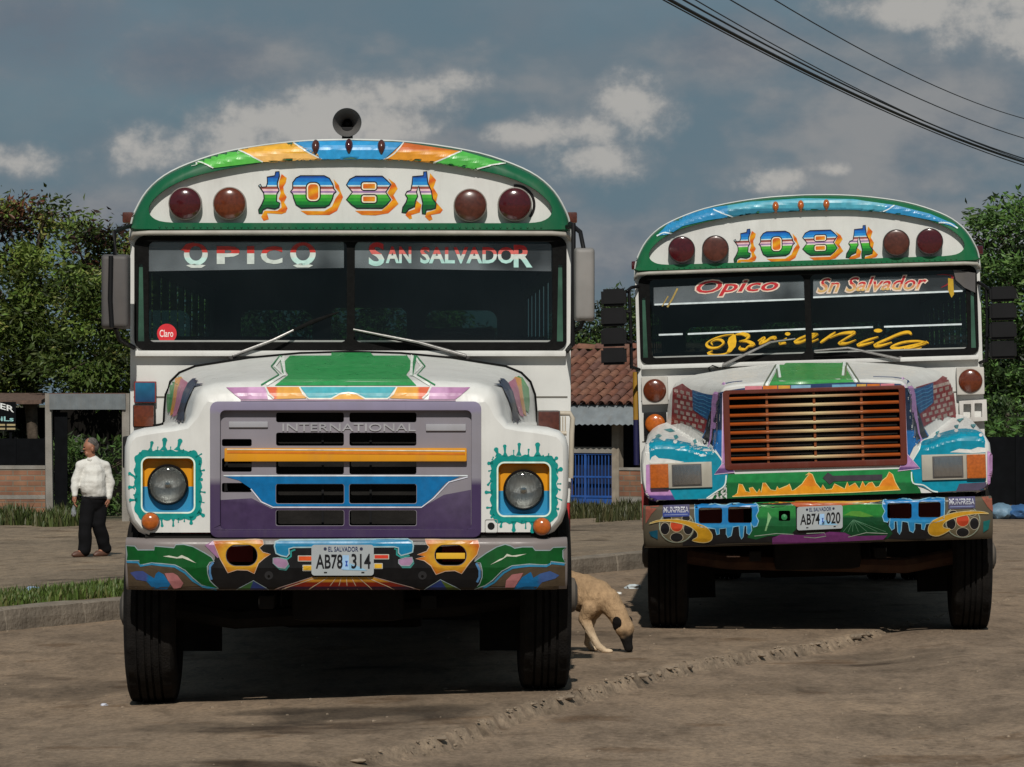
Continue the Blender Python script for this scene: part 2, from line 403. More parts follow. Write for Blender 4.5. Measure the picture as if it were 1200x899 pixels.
def px_prism(fr, outer, yl, depth, holes=(), bevel=0.0):
    """a panel traced on a plane of the vehicle, given its thickness towards the rear (+y)"""
    v, f = tess(outer, holes); bm = bmesh.new()
    bv = [bm.verts.new(fr.at(p[0], p[1], yl)) for p in v]
    for q in f:
        try: bm.faces.new([bv[i] for i in q])
        except ValueError: pass
    if depth:
        r = bmesh.ops.extrude_face_region(bm, geom=bm.faces[:])
        for e in r['geom']:
            if isinstance(e, bmesh.types.BMVert): e.co.y += depth
    if bevel:
        ed = [e for e in bm.edges if len(e.link_faces) == 2 and e.calc_face_angle(0) > R(60)]
        bmesh.ops.bevel(bm, geom=ed, offset=bevel, segments=2, profile=.7, affect='EDGES')
    return bm
def loc_prism(outer, yl, depth, holes=(), bevel=0.0):
    v, f = tess(outer, holes); bm = bmesh.new()
    bv = [bm.verts.new((p[0], yl, p[1])) for p in v]
    for q in f:
        try: bm.faces.new([bv[i] for i in q])
        except ValueError: pass
    if depth:
        r = bmesh.ops.extrude_face_region(bm, geom=bm.faces[:])
        for e in r['geom']:
            if isinstance(e, bmesh.types.BMVert): e.co.y += depth
    if bevel:
        ed = [e for e in bm.edges if len(e.link_faces) == 2 and e.calc_face_angle(0) > R(60)]
        bmesh.ops.bevel(bm, geom=ed, offset=bevel, segments=2, profile=.7, affect='EDGES')
    return bm

# ------------------------------------------------------------------ ground
def smoothstep(a, b, x):
    t = max(0.0, min(1.0, (x - a) / (b - a))); return t * t * (3 - 2 * t)
def interp(tab, x):
    if x <= tab[0][0]: return tab[0][1]
    for (a, u), (b, v) in zip(tab, tab[1:]):
        if x <= b: return u + (v - u) * (x - a) / (b - a)
    return tab[-1][1]
EDGE = [(-3.0, 14.5), (-.66, 17.45), (-.35, 18.2), (.09, 19.95), (.45, 21.0), (.79, 22.2), (1.83, 24.9), (2.8, 27.3), (4.2, 31.4), (7, 40), (20, 80)]
def edge_y(x): return interp(EDGE, x)
def kerb_k(x, y): return y - (27.9 + 2.0 * (x + 2.9))        # depth beyond the kerb line
SIDE = [(0, .15), (1.5, .13), (8, -.15), (19, -.5), (31, -.615), (41, -.71), (58, -.775), (80, -.9), (400, -1.4), (3000, -6)]
KEND = 3.4
def n2(x, y, s, o=0.0): return noise.noise(Vector((x * s + o, y * s - o, o * 1.7)))
def gz(x, y, fine=True):
    z = .033 * max(-1.6, min(1.3, x + .9)) * (1 - smoothstep(22.5, 25.5, y)) * smoothstep(17.5, 20, y)
    z -= .05 * smoothstep(0, 1, (y - 45) / 30) if y > 45 else 0
    if y > 60: z -= (y - 60) * .004
    # broken edge of the concrete: the near lane lies lower
    ey = edge_y(x) + .16 * n2(x, y, 1.9, 3) + .06 * n2(x, y, 6, 9)
    s = y - ey
    st = .07 * smoothstep(-1.2, -.2, x) * (1 - smoothstep(2.1, 3.0, x))
    z -= st * (1 - smoothstep(-.10, .02, s))
    if fine and -.35 < s < .05: z += (.012 * n2(x, y, 7, 2) + .008 * n2(x, y, 19, 5)) * st / .07 * smoothstep(-.3, -.02, s)
    k = kerb_k(x, y)
    if k > 0 and x < KEND + 1.5:
        t = 1 - smoothstep(KEND, KEND + 1.5, x)
        z = z * (1 - t) + t * interp(SIDE, k)
    if fine and y < 60: z += .006 * n2(x, y, .9, 1) + .003 * n2(x, y, 4, 6)
    return z
def axis(parts):
    out = []
    for a, b, st in parts:
        t = a
        while t < b - 1e-6: out.append(t); t += st
    return out
def gp(px, py): d = F * CAMZ / (py - HY); return ((px - HX) / F * d, d)
STAINS = [(*gp(430, 838), .55, .5, .6), (*gp(330, 832), .3, .25, .45), (*gp(480, 890), .16, .12, .75), (*gp(250, 850), .5, .3, .35), (*gp(700, 745), .5, .9, .3), (*gp(880, 800), .8, .6, .25), (*gp(1080, 840), .7, .5, .25), (*gp(60, 800), .5, .6, .3), (*gp(1000, 760), .5, .5, .3), (*gp(620, 880), .6, .35, .25)]
def build_ground():
    xs = [-1500, -600, -250, -120, -60, -30, -18, -12, -9, -7, -6] + axis([(-5, 4.6, .045), (4.6, 8, .2), (8, 14, 1)]) + [14, 20, 40, 90, 200, 500, 1500]
    ys = [-300, -100, -30, -10, 0, 6, 10, 13, 14.5, 15.5] + axis([(16, 28, .03), (28, 34, .07), (34, 42, .14), (42, 60, .5), (60, 90, 2)]) + [90, 100, 120, 160, 230, 350, 600, 1100, 2500]
    nx, ny = len(xs), len(ys); v = []
    for y in ys:
        for x in xs: v.append((x, y, gz(x, y)))
    f = [(j * nx + i, j * nx + i + 1, (j + 1) * nx + i + 1, (j + 1) * nx + i) for j in range(ny - 1) for i in range(nx - 1)]
    m = bpy.data.materials.new('dusty_concrete'); m.use_nodes = True; nt = m.node_tree; N = nt.nodes; L = nt.links; b = N['Principled BSDF']
    b.inputs['Roughness'].default_value = .92; b.inputs['Specular IOR Level'].default_value = .25
    g = N.new('ShaderNodeNewGeometry'); at = N.new('ShaderNodeVertexColor'); at.layer_name = 'Col'
    def nz(s, d=6, r=.6, sc=(1, 1, 1)):
        mp = N.new('ShaderNodeMapping'); mp.inputs['Scale'].default_value = sc; L.new(g.outputs['Position'], mp.inputs[0])
        n = N.new('ShaderNodeTexNoise'); n.inputs['Scale'].default_value = s; n.inputs['Detail'].default_value = d; n.inputs['Roughness'].default_value = r; L.new(mp.outputs[0], n.inputs['Vector']); return n.outputs['Fac']
    def ramp(v, pts):
        r = N.new('ShaderNodeValToRGB'); L.new(v, r.inputs[0]); e = r.color_ramp.elements
        e[0].position, e[0].color = pts[0][0], (*pts[0][1], 1); e[1].position, e[1].color = pts[-1][0], (*pts[-1][1], 1)
        for p, c in pts[1:-1]: q = e.new(p); q.color = (*c, 1)
        return r.outputs[0]
    def mul(a, c, fac=1.0):
        mx = N.new('ShaderNodeMix'); mx.data_type = 'RGBA'; mx.blend_type = 'MULTIPLY'; mx.inputs[0].default_value = fac; L.new(a, mx.inputs[6]); L.new(c, mx.inputs[7]); return mx.outputs[2]
    col = at.outputs[0]
    col = mul(col, ramp(nz(.55, 8, .62, (1, .5, 1)), [(.28, (.66, .66, .66)), (.5, (1, 1, 1)), (.72, (1.22, 1.2, 1.16))]))
    col = mul(col, ramp(nz(3.2, 8, .7, (1, .35, 1)), [(.3, (.74, .73, .72)), (.52, (1, 1, 1)), (.75, (1.18, 1.17, 1.14))]))
    col = mul(col, ramp(nz(30, 6, .75, (1, .6, 1)), [(.3, (.6, .6, .6)), (.5, (1, 1, 1)), (.7, (1.35, 1.34, 1.32))]))
    col = mul(col, ramp(nz(9, 6, .7, (.8, .22, 1)), [(.33, (.7, .69, .68)), (.48, (1, 1, 1)), (.7, (1.15, 1.14, 1.12))]))
    col = mul(col, ramp(nz(2.2, 4, .6, (.5, .5, 1)), [(.60, (1, 1, 1)), (.66, (.72, .66, .6)), (.72, (.6, .52, .46))]))
    # oil and damp stains, and dark specks of grit
    col = mul(col, ramp(nz(1.15, 5, .55, (.55, .9, 1)), [(.30, (.40, .37, .35)), (.37, (.92, .92, .92)), (.42, (1, 1, 1))]))
    vo = N.new('ShaderNodeTexVoronoi'); vo.inputs['Scale'].default_value = 5.5; L.new(g.outputs['Position'], vo.inputs['Vector'])
    col = mul(col, ramp(vo.outputs['Distance'], [(.045, (.3, .25, .22)), (.075, (1, 1, 1))]))
    L.new(col, b.inputs['Base Color'])
    bp = N.new('ShaderNodeBump'); bp.inputs['Strength'].default_value = .55; bp.inputs['Distance'].default_value = .02
    ad = N.new('ShaderNodeMath'); ad.operation = 'ADD'; L.new(nz(30, 8, .7), ad.inputs[0]); L.new(nz(5, 6, .6, (1, .4, 1)), ad.inputs[1]); L.new(ad.outputs[0], bp.inputs['Height']); L.new(bp.outputs[0], b.inputs['Normal'])
    road, edge_c, path, dirt = (.232, .172, .120), (.32, .25, .18), (.215, .165, .115), (.125, .095, .06)
    vc = []
    for x, y, z in v:
        c = road
        if y < 45:
            s = y - edge_y(x) - .16 * n2(x, y, 1.9, 3) - .06 * n2(x, y, 6, 9)
            t = math.exp(-(s + .03) ** 2 / .004) * smoothstep(-1.2, -.2, x); tt = .55 * t
            c = tuple(c[i] * (1 - tt) + edge_c[i] * tt for i in range(3))
            if -.22 < s < -.03 and x > -1.2 and x < 2.9:
                q = smoothstep(-.22, -.1, s) * (1 - smoothstep(-.06, -.03, s)) * max(0, min(1, .55 + 1.6 * n2(x, y, 5, 7))); c = tuple(c[i] * (1 - .4 * q) for i in range(3))
            if s < -.1 and x > -1.2: c = (c[0] * 1.05, c[1] * 1.05, c[2] * 1.06)
        for sx, sy, rx, ry, am in STAINS:
            q = ((x - sx) / rx) ** 2 + ((y - sy) / ry) ** 2
            if q < 2.2:
                q = (1 - smoothstep(.25, 1.5, q + 1.3 * n2(x, y, 2.6, sx))) * am; c = tuple(c[i] * (1 - q) for i in range(3))
        k = kerb_k(x, y)
        if k > 0 and x < KEND + 1: c = path
        if 0 < k < 7 and x < -1: t = .5; c = tuple(path[i] * (1 - t) + dirt[i] * t for i in range(3))
        if y > 72: c = (.09, .085, .05)
        vc.append(c)
    o = obj('ground', v, f, m, None, 180, vcols=vc); o['kind'] = 'structure'
    return o
build_ground()
MT['concrete'] = M('kerb_concrete', (.21, .18, .145), .9, var=.25, scale=5, bump=.5, bscale=30, dirt=.4, dirtcol=(.08, .06, .045), spec=.2)
def build_kerb():
    root = empty('kerb', (-2.9, 27.9, 0)); root['kind'] = 'structure'
    ang = math.atan2(2, 1); U = Vector((math.cos(ang), math.sin(ang), 0)); ms = []
    for q in range(3):
        bm = bmesh.new(); bmesh.ops.create_cube(bm, size=1)
        bmesh.ops.subdivide_edges(bm, edges=bm.edges[:], cuts=3, use_grid_fill=True)
        for v in bm.verts:
            v.co = Vector((v.co.x * .985, v.co.y * .17, v.co.z * .32)); v.co += Vector((0, 1, 1)) * .006 * noise.noise(v.co * 5 + Vector((q * 9, 0, 0)))
            if v.co.z > .15 and v.co.y < -.07: v.co.y += .012; v.co.z -= .012
        me = bpy.data.meshes.new('kerb_stone'); bm.to_mesh(me); bm.free(); me.materials.append(MT['concrete']); ms.append(me)
    for i in range(-5, 16):
        c = U * (i * 1.0); o = bpy.data.objects.new('kerb_stone', ms[i % 3]); link(o, root)
        wx, wy = -2.9 + c.x, 27.9 + c.y
        o.location = (c.x, c.y, (.005 if i % 2 else 0) + .0 + (.15 - .16)); o.rotation_euler = (random.uniform(-.012, .012), 0, ang + random.uniform(-.01, .01))
build_kerb()

# ------------------------------------------------------------------ setting behind the buses
def wpt(px, py, d): return Vector(((px - HX) / F * d, d, CAMZ + (HY - py) / F * d))
def leaf_mat(name):
    m = bpy.data.materials.new(name); m.use_nodes = True; nt = m.node_tree; N = nt.nodes; L = nt.links; b = N['Principled BSDF']
    a = N.new('ShaderNodeVertexColor'); a.layer_name = 'Col'; L.new(a.outputs[0], b.inputs['Base Color']); b.inputs['Roughness'].default_value = .5
    b.inputs['Specular IOR Level'].default_value = .35
    t = N.new('ShaderNodeBsdfTranslucent'); L.new(a.outputs[0], t.inputs[0]); mx = N.new('ShaderNodeMixShader'); mx.inputs[0].default_value = .25
    o = N['Material Output']; L.new(b.outputs[0], mx.inputs[1]); L.new(t.outputs[0], mx.inputs[2]); L.new(mx.outputs[0], o.inputs[0]); return m
MT['leaf'] = leaf_mat('leaf_green')
MT['bark'] = M('bark', (.075, .058, .043), .9, var=.35, scale=8, bump=.6, bscale=25, spec=.2)
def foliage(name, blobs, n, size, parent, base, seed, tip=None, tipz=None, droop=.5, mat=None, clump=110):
    """leaves in clumps spread through the volume of the crown: open outline, gaps, lit and shaded clumps"""
    rnd = random.Random(seed); v = []; f = []; vc = []
    vol = [b[3] * b[4] * b[5] for b in blobs]; tot = sum(vol)
    for b, vo in zip(blobs, vol):
        for _ in range(max(1, int(n * vo / tot / clump))):
            while True:
                q = Vector((rnd.uniform(-1, 1), rnd.uniform(-1, 1), rnd.uniform(-1, 1)))
                if q.length < 1 and rnd.random() < .25 + q.length ** 2: break
            c = Vector((b[0] + q.x * b[3], b[1] + q.y * b[4], b[2] + q.z * b[5]))
            out = Vector((q.x, q.y, q.z * .6 + .25)).normalized(); cs = rnd.uniform(.6, 1.3); tone = rnd.choice((.22, .4, .7, 1.1, 1.6, 2.1))  # random clump tones imitate lit and shaded foliage
            young = tip is not None and tipz is not None and c.z > tipz + rnd.uniform(-.5, .7) and rnd.random() < .55
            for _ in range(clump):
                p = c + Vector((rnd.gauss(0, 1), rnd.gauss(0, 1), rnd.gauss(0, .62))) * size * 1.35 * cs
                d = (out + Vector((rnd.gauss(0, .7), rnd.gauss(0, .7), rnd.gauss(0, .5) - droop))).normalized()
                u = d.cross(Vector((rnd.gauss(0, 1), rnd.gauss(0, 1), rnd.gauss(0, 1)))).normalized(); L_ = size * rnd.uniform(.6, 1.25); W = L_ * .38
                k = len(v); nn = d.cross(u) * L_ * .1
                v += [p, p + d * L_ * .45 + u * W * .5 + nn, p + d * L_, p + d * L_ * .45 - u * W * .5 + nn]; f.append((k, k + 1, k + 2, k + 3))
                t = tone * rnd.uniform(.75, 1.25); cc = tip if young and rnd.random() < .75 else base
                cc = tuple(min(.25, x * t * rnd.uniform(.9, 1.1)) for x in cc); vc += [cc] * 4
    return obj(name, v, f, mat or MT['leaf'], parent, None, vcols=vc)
def tree(name, label, base, height, blobs, n, size, col, seed, group=None, tip=None, tipz=None, trunk=.18, droop=.5):
    root = empty(name, base); tag(root, label, 'tree', group); b = Vector(base)
    loc = [(x - b.x, y - b.y, z - b.z, rx, ry, rz) for x, y, z, rx, ry, rz in blobs]
    rnd = random.Random(seed); m = MB(); top = Vector((rnd.uniform(-.2, .2), rnd.uniform(-.2, .2), height * .55))
    m.tube([(0, 0, -.2), (.02, .03, .3), top * .5 + Vector((.08, .05, 0)), top], [trunk * 1.35, trunk, trunk * .8, trunk * .5], 10)
    for q in loc:
        e = Vector(q[:3]); s0 = top * rnd.uniform(.55, 1); mid = s0.lerp(e, .5) + Vector((rnd.uniform(-.2, .2), rnd.uniform(-.2, .2), .1))
        m.tube([s0, mid, e], [trunk * .5, trunk * .3, trunk * .12], 7)
        for _ in range(3):
            e2 = e + Vector((rnd.uniform(-1, 1) * q[3], rnd.uniform(-1, 1) * q[4], rnd.uniform(-.6, .8) * q[5])) * .75
            m.tube([mid.lerp(e, .4), e.lerp(e2, .5), e2], [trunk * .22, trunk * .12, trunk * .05], 5)
    m.build('trunk', MT['bark'], root, 60)
    foliage('crown', loc, n, size, root, col, seed, tip, None if tipz is None else tipz - b.z, droop)
    return root
def B(px, py, d, rx, ry, rz):
    p = wpt(px, py, d); return (p.x, p.y, p.z, rx, ry, rz)
tree('mango_tree', 'tall mango tree with reddish young leaves behind the brick wall, left of the near bus', (wpt(38, 0, 82).x, 82, -.9), 6.4,
     [B(25, 275, 82, 1.3, 1.2, .62), B(50, 255, 82, .8, .8, .45), B(-30, 285, 82, 1.3, 1.3, .8), B(-15, 350, 81, 1.2, 1.3, .9), B(48, 325, 81, 1.3, 1.2, .62), B(15, 400, 81, 1.5, 1.5, .8), B(70, 385, 80.5, 1.1, 1.1, .75), B(50, 440, 80, 1.4, 1.2, .6), B(-30, 440, 81, 1.3, 1.2, .8)],
     20000, .17, (.105, .155, .028), 3, 'trees behind the walls', (.085, .034, .018), 4.6, .2)
tree('mango_tree', 'shorter spreading mango tree right beside the left mirror of the near bus', (wpt(128, 0, 80).x, 80, -.9), 5.6,
     [B(100, 295, 80, .85, 1.0, .5), B(130, 305, 80, .8, .9, .5), B(160, 310, 80, .9, 1, .7), B(105, 350, 79, 1.0, 1, .7), B(140, 370, 79, 1.2, 1.1, .8), B(110, 420, 78.5, 1.2, 1.1, .7), B(160, 430, 79, 1.2, 1.2, .8), B(200, 370, 80, 1.4, 1.2, 1.2)],
     16000, .17, (.10, .155, .03), 11, 'trees behind the walls', (.08, .036, .02), 4.1, .16)
tree('leafy_tree', 'bushy tree rising behind the tiled roof between the two buses', (wpt(715, 0, 92).x, 92, -1.0), 5.0,
     [B(712, 375, 92, 1.0, .9, .7), B(690, 395, 91.5, .8, .9, .6), B(740, 390, 92, 1.0, 1, .8), B(680, 425, 91, 1.0, .9, .7), B(730, 430, 91, 1.2, 1, .8), B(780, 400, 92, 1.2, 1, 1.0)], 11000, .15, (.06, .10, .026), 21, 'trees behind the walls', trunk=.14)
tree('leafy_tree', 'dense dark green tree at the right edge behind the far bus', (wpt(1205, 0, 66).x, 66, -.2), 5.2,
     [B(1160, 290, 66, .55, .9, .5), B(1190, 275, 66, .7, .9, .55), B(1225, 280, 66, .9, 1, .7), B(1165, 345, 65.5, .8, .9, .7), B(1205, 350, 65, 1.0, 1, .8), B(1160, 410, 65, .8, .9, .7), B(1200, 425, 64.5, 1.1, 1, .8), B(1175, 480, 64, .9, .9, .7), B(1225, 490, 64, 1, 1, .9), B(1180, 540, 59, .8, .6, .7)],
     20000, .145, (.06, .115, .028), 31, 'trees behind the walls', trunk=.16)
def bush(name, label, px, py, d, r, n, size, col, seed, group):
    p = wpt(px, py, d); g = gz(p.x, p.y); root = empty(name, (p.x, p.y, g)); tag(root, label, 'bush', group)
    foliage('foliage', [(0, 0, r * .8, r * 1.2, r, r * .8), (r * .7, 0, r * .5, r * .7, r * .7, r * .5), (-r * .7, 0, r * .55, r * .7, r * .7, r * .55)], n, size, root, col, seed, droop=.1)
    m = MB(); rnd = random.Random(seed)
    for _ in range(5): m.tube([(rnd.uniform(-.1, .1), rnd.uniform(-.1, .1), -.05), (rnd.uniform(-.3, .3) * r, 0, r * .5), (rnd.uniform(-.9, .9) * r, rnd.uniform(-.4, .4) * r, r)], [.03, .02, .01], 5)
    m.build('stem', MT['bark'], root, 60)
bush('bush', 'leafy bush seen through the gateway behind the walking man', 100, 500, 76, 1.1, 2600, .16, (.04, .07, .018), 41, 'bushes inside the yards')
bush('bush', 'dark bush behind the black fence panel at the left edge', 20, 490, 77, 1.2, 2400, .16, (.03, .05, .015), 43, 'bushes inside the yards')
bush('bush', 'dark shrub under the tree at the right edge', 1185, 560, 60, 1.0, 3000, .13, (.022, .04, .012), 45, 'bushes inside the yards')

# brick material
def brick_mat(name, c1, c2, mortar, sc):
    m = bpy.data.materials.new(name); m.use_nodes = True; nt = m.node_tree; N = nt.nodes; L = nt.links; b = N['Principled BSDF']; b.inputs['Roughness'].default_value = .9
    tc = N.new('ShaderNodeTexCoord'); mp = N.new('ShaderNodeMapping'); L.new(tc.outputs['Object'], mp.inputs[0])
    sx = N.new('ShaderNodeSeparateXYZ'); cx = N.new('ShaderNodeCombineXYZ'); L.new(mp.outputs[0], sx.inputs[0]); L.new(sx.outputs['X'], cx.inputs['X']); L.new(sx.outputs['Z'], cx.inputs['Y'])
    br = N.new('ShaderNodeTexBrick'); L.new(cx.outputs[0], br.inputs['Vector']); br.inputs['Scale'].default_value = 1; br.inputs['Brick Width'].default_value = .27; br.inputs['Row Height'].default_value = sc; br.inputs['Mortar Size'].default_value = .012
    br.inputs['Color1'].default_value = (*c1, 1); br.inputs['Color2'].default_value = (*c2, 1); br.inputs['Mortar'].default_value = (*mortar, 1)
    n = N.new('ShaderNodeTexNoise'); n.inputs['Scale'].default_value = 3; n.inputs['Detail'].default_value = 6; L.new(tc.outputs['Object'], n.inputs['Vector'])
    r = N.new('ShaderNodeMapRange'); r.inputs[1].default_value = .3; r.inputs[2].default_value = .7; r.inputs[3].default_value = .65; r.inputs[4].default_value = 1.2; L.new(n.outputs['Fac'], r.inputs[0])
    mu = N.new('ShaderNodeMix'); mu.data_type = 'RGBA'; mu.blend_type = 'MULTIPLY'; mu.inputs[0].default_value = 1; L.new(br.outputs['Color'], mu.inputs[6]); L.new(r.outputs[0], mu.inputs[7]); L.new(mu.outputs[2], b.inputs['Base Color'])
    bp = N.new('ShaderNodeBump'); bp.inputs['Strength'].default_value = .6; bp.inputs['Distance'].default_value = .015; L.new(br.outputs['Fac'], bp.inputs['Height']); bp.invert = True; L.new(bp.outputs[0], b.inputs['Normal']); return m
MT['brick'] = brick_mat('brickwork', (.27, .135, .075), (.22, .10, .06), (.19, .15, .11), .1)
MT['render'] = M('grey_render', (.24, .225, .20), .9, var=.2, scale=3, bump=.3, dirt=.4)
MT['sheet'] = M('galvanised_sheet', (.19, .215, .23), .55, .2, var=.15, dirt=.25)
MT['dark_sheet'] = M('black_sheet', (.0035, .004, .005), .9, var=.3, spec=.1)
def yard_wall():
    d = 72.0; x0 = wpt(-90, 0, d).x; x1 = wpt(53, 0, d).x; zg = -.80; zt = wpt(0, 548, d).z; zl = wpt(0, 583, d).z
    r = empty('brick_wall', ((x0 + x1) / 2, d, zg)); tag(r, 'low brick wall with a cement band, left of the gate post', 'wall'); w = (x1 - x0) / 2
    MB().box(-w, w, 0, .15, -.2, zl - zg - .03).build('lower_brickwork', MT['brick'], r, None)
    MB().box(-w, w, -.008, .155, zl - zg - .03, zl - zg + .045).build('cement_band', MT['render'], r, None)
    MB().box(-w, w, 0, .15, zl - zg + .045, zt - zg - .03).build('upper_brickwork', MT['brick'], r, None)
    MB().box(-w, w, -.015, .165, zt - zg - .03, zt - zg + .04).build('coping', MT['render'], r, None)
    p = empty('fence_panel', ((x0 + x1) / 2, d + .06, zt + .04)); tag(p, 'black sheet fence panel standing on the brick wall', 'fence')
    h = wpt(0, 514, d).z - zt - .04; MB().box(-w, w, 0, .02, 0, h).build('sheet', MT['dark_sheet'], p, None)
    for i in range(5): MB().box(-w + i * w / 2.02, -w + i * w / 2.02 + .04, -.03, 0, 0, h + .03).build('fence_post', MT['dark_sheet'], p, None)
    # gateway
    a = wpt(53.5, 0, 71.9).x; b = wpt(62.5, 0, 71.9).x; g = empty('gateway', ((a + b) / 2, 71.9, zg)); tag(g, 'pale concrete gateway with a corrugated sheet lintel behind the walking man', 'gate'); zt2 = wpt(0, 461, 71.9).z - zg
    hw = (b - a) / 2
    m = MB(); m.add([(-hw * .8, -.1, -.2), (hw * 1.15, -.1, -.2), (hw * 1.15, .1, -.2), (-hw * .8, .1, -.2), (-hw, -.1, zt2), (hw * .55, -.1, zt2), (hw * .55, .1, zt2), (-hw, .1, zt2)], [(0, 1, 5, 4), (1, 2, 6, 5), (2, 3, 7, 6), (3, 0, 4, 7), (4, 5, 6, 7), (3, 2, 1, 0)]); m.build('post', MT['render'], g, None)
    xr = wpt(148, 0, 71.9).x - (a + b) / 2; MB().box(xr - .07, xr + .07, -.1, .1, -.2, zt2).build('post', MT['render'], g, None)
    z0 = wpt(0, 480, 71.8).z - zg; z1 = wpt(0, 461.5, 71.8).z - zg; m = MB(); n = 56
    for i in range(n + 1):
        x = hw * .2 + (xr - hw * .2) * i / n; y = -.14 - .012 * (i % 2); m.v += [Vector((x, y, z0)), Vector((x, y - .02, z1))]
    for i in range(n): m.f.append((2 * i, 2 * i + 2, 2 * i + 3, 2 * i + 1))
    m.build('lintel_sheet', MT['sheet'], g, None); MB().box(hw * .2, xr, -.13, .1, z1 - .02, z1 + .012).build('lintel_beam', M('red_oxide', (.13, .06, .045), .8), g, None)
    MB().box(hw * 1.3, hw * 1.3 + .24, .0, .05, -.1, z0 - .05).build('gate_leaf', MT['dark_sheet'], g, None)
    # sign board
    sx0 = wpt(-60, 0, 72.6).x; sx1 = wpt(18.5, 0, 72.6).x; zb = wpt(0, 505, 72.6).z; zt3 = wpt(0, 471, 72.6).z
    s = empty('sign_board', ((sx0 + sx1) / 2, 72.6, zb)); tag(s, 'black workshop sign board with white and pale blue lettering at the left edge', 'sign'); w = (sx1 - sx0) / 2; h = zt3 - zb
    MB().box(-w, w, 0, .03, 0, h).build('board', MT['dark_sheet'], s, None)
    MB().box(-w * .8, -w * .8 + .05, .03, .08, -1.2, h).build('sign_leg', MT['dark_sheet'], s, None); MB().box(w * .8, w * .8 + .05, .03, .08, -1.2, h).build('sign_leg', MT['dark_sheet'], s, None)
    def txt(t, bx, col, sl):
        v, f = text2d(t, bx, 0, .02); k = (sx0 + sx1) / 2
        vv = []
        for x, y in v: q = wpt(x, y + sl * (x - 18), 72.6); vv.append((q.x - k, -.006, q.z - zb))
        o = obj('sign_lettering', vv, f, M('sign_' + col[1:], C(col), .6), s, None)
    txt('LER', (-7, 477, 16.5, 484), '#d2d4d2', .28); txt('biLs', (-6, 488.5, 16, 494), '#8fc0c0', .03); 
    for py in (498, 502.5):       # two lines of small print, too blurred to read
        for x0, x1 in ((-20, -12), (-10, -3), (-1, 6), (8, 18)):
            p0, p1 = wpt(x0, py + 1.1, 72.6), wpt(x1, py - 1.1, 72.6); k0 = (sx0 + sx1) / 2
            MB().box(p0.x - k0, p1.x - k0, -.006, -.001, p0.z - zb, p1.z - zb).build('small_print', M('sign_print', C('#9a8c66'), .7), s, None)
    # shed with a low tiled edge, in the shade of the trees
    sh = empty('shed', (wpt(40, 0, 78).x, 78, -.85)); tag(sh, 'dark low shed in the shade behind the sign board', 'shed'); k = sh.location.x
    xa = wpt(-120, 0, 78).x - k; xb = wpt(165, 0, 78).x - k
    MB().box(xa, xb, .6, .75, 0, 2.2).build('wall', M('shade_dark_boards', (.008, .007, .006), .95, spec=.1), sh, None)  # wall coloured near-black to stand for the shade of the trees
    zr = wpt(0, 470, 76.5).z + .85
    m = MB(); m.add([(xa, -1.5, zr), (wpt(52, 0, 77).x - k, -1.5, zr + .02), (wpt(52, 0, 77).x - k, .9, zr + .16), (xa, .9, zr + .16), (xa, -1.5, zr - .08), (wpt(52, 0, 77).x - k, -1.5, zr - .06), (wpt(52, 0, 77).x - k, .9, zr + .08), (xa, .9, zr + .08)], [(0, 1, 2, 3), (7, 6, 5, 4), (0, 4, 5, 1), (1, 5, 6, 2), (2, 6, 7, 3), (3, 7, 4, 0)]); m.build('roof', M('old_tiles', (.10, .062, .045), .9, var=.4, scale=14), sh, None)
    MB().tube([(wpt(37, 0, 77).x - k, -1, -.1), (wpt(37, 0, 77).x - k + .05, -1, 1.1), (wpt(36, 0, 77).x - k, -1, zr - .05)], [.12, .1, .13], 8).build('prop', MT['bark'], sh, 60)
    MB().box(wpt(76, 0, 77).x - k, wpt(91, 0, 77).x - k, .5, .58, wpt(0, 531, 77).z + .85, wpt(0, 515, 77).z + .85).build('shutter', M('grey_board', (.10, .10, .10), .8), sh, None)
yard_wall()

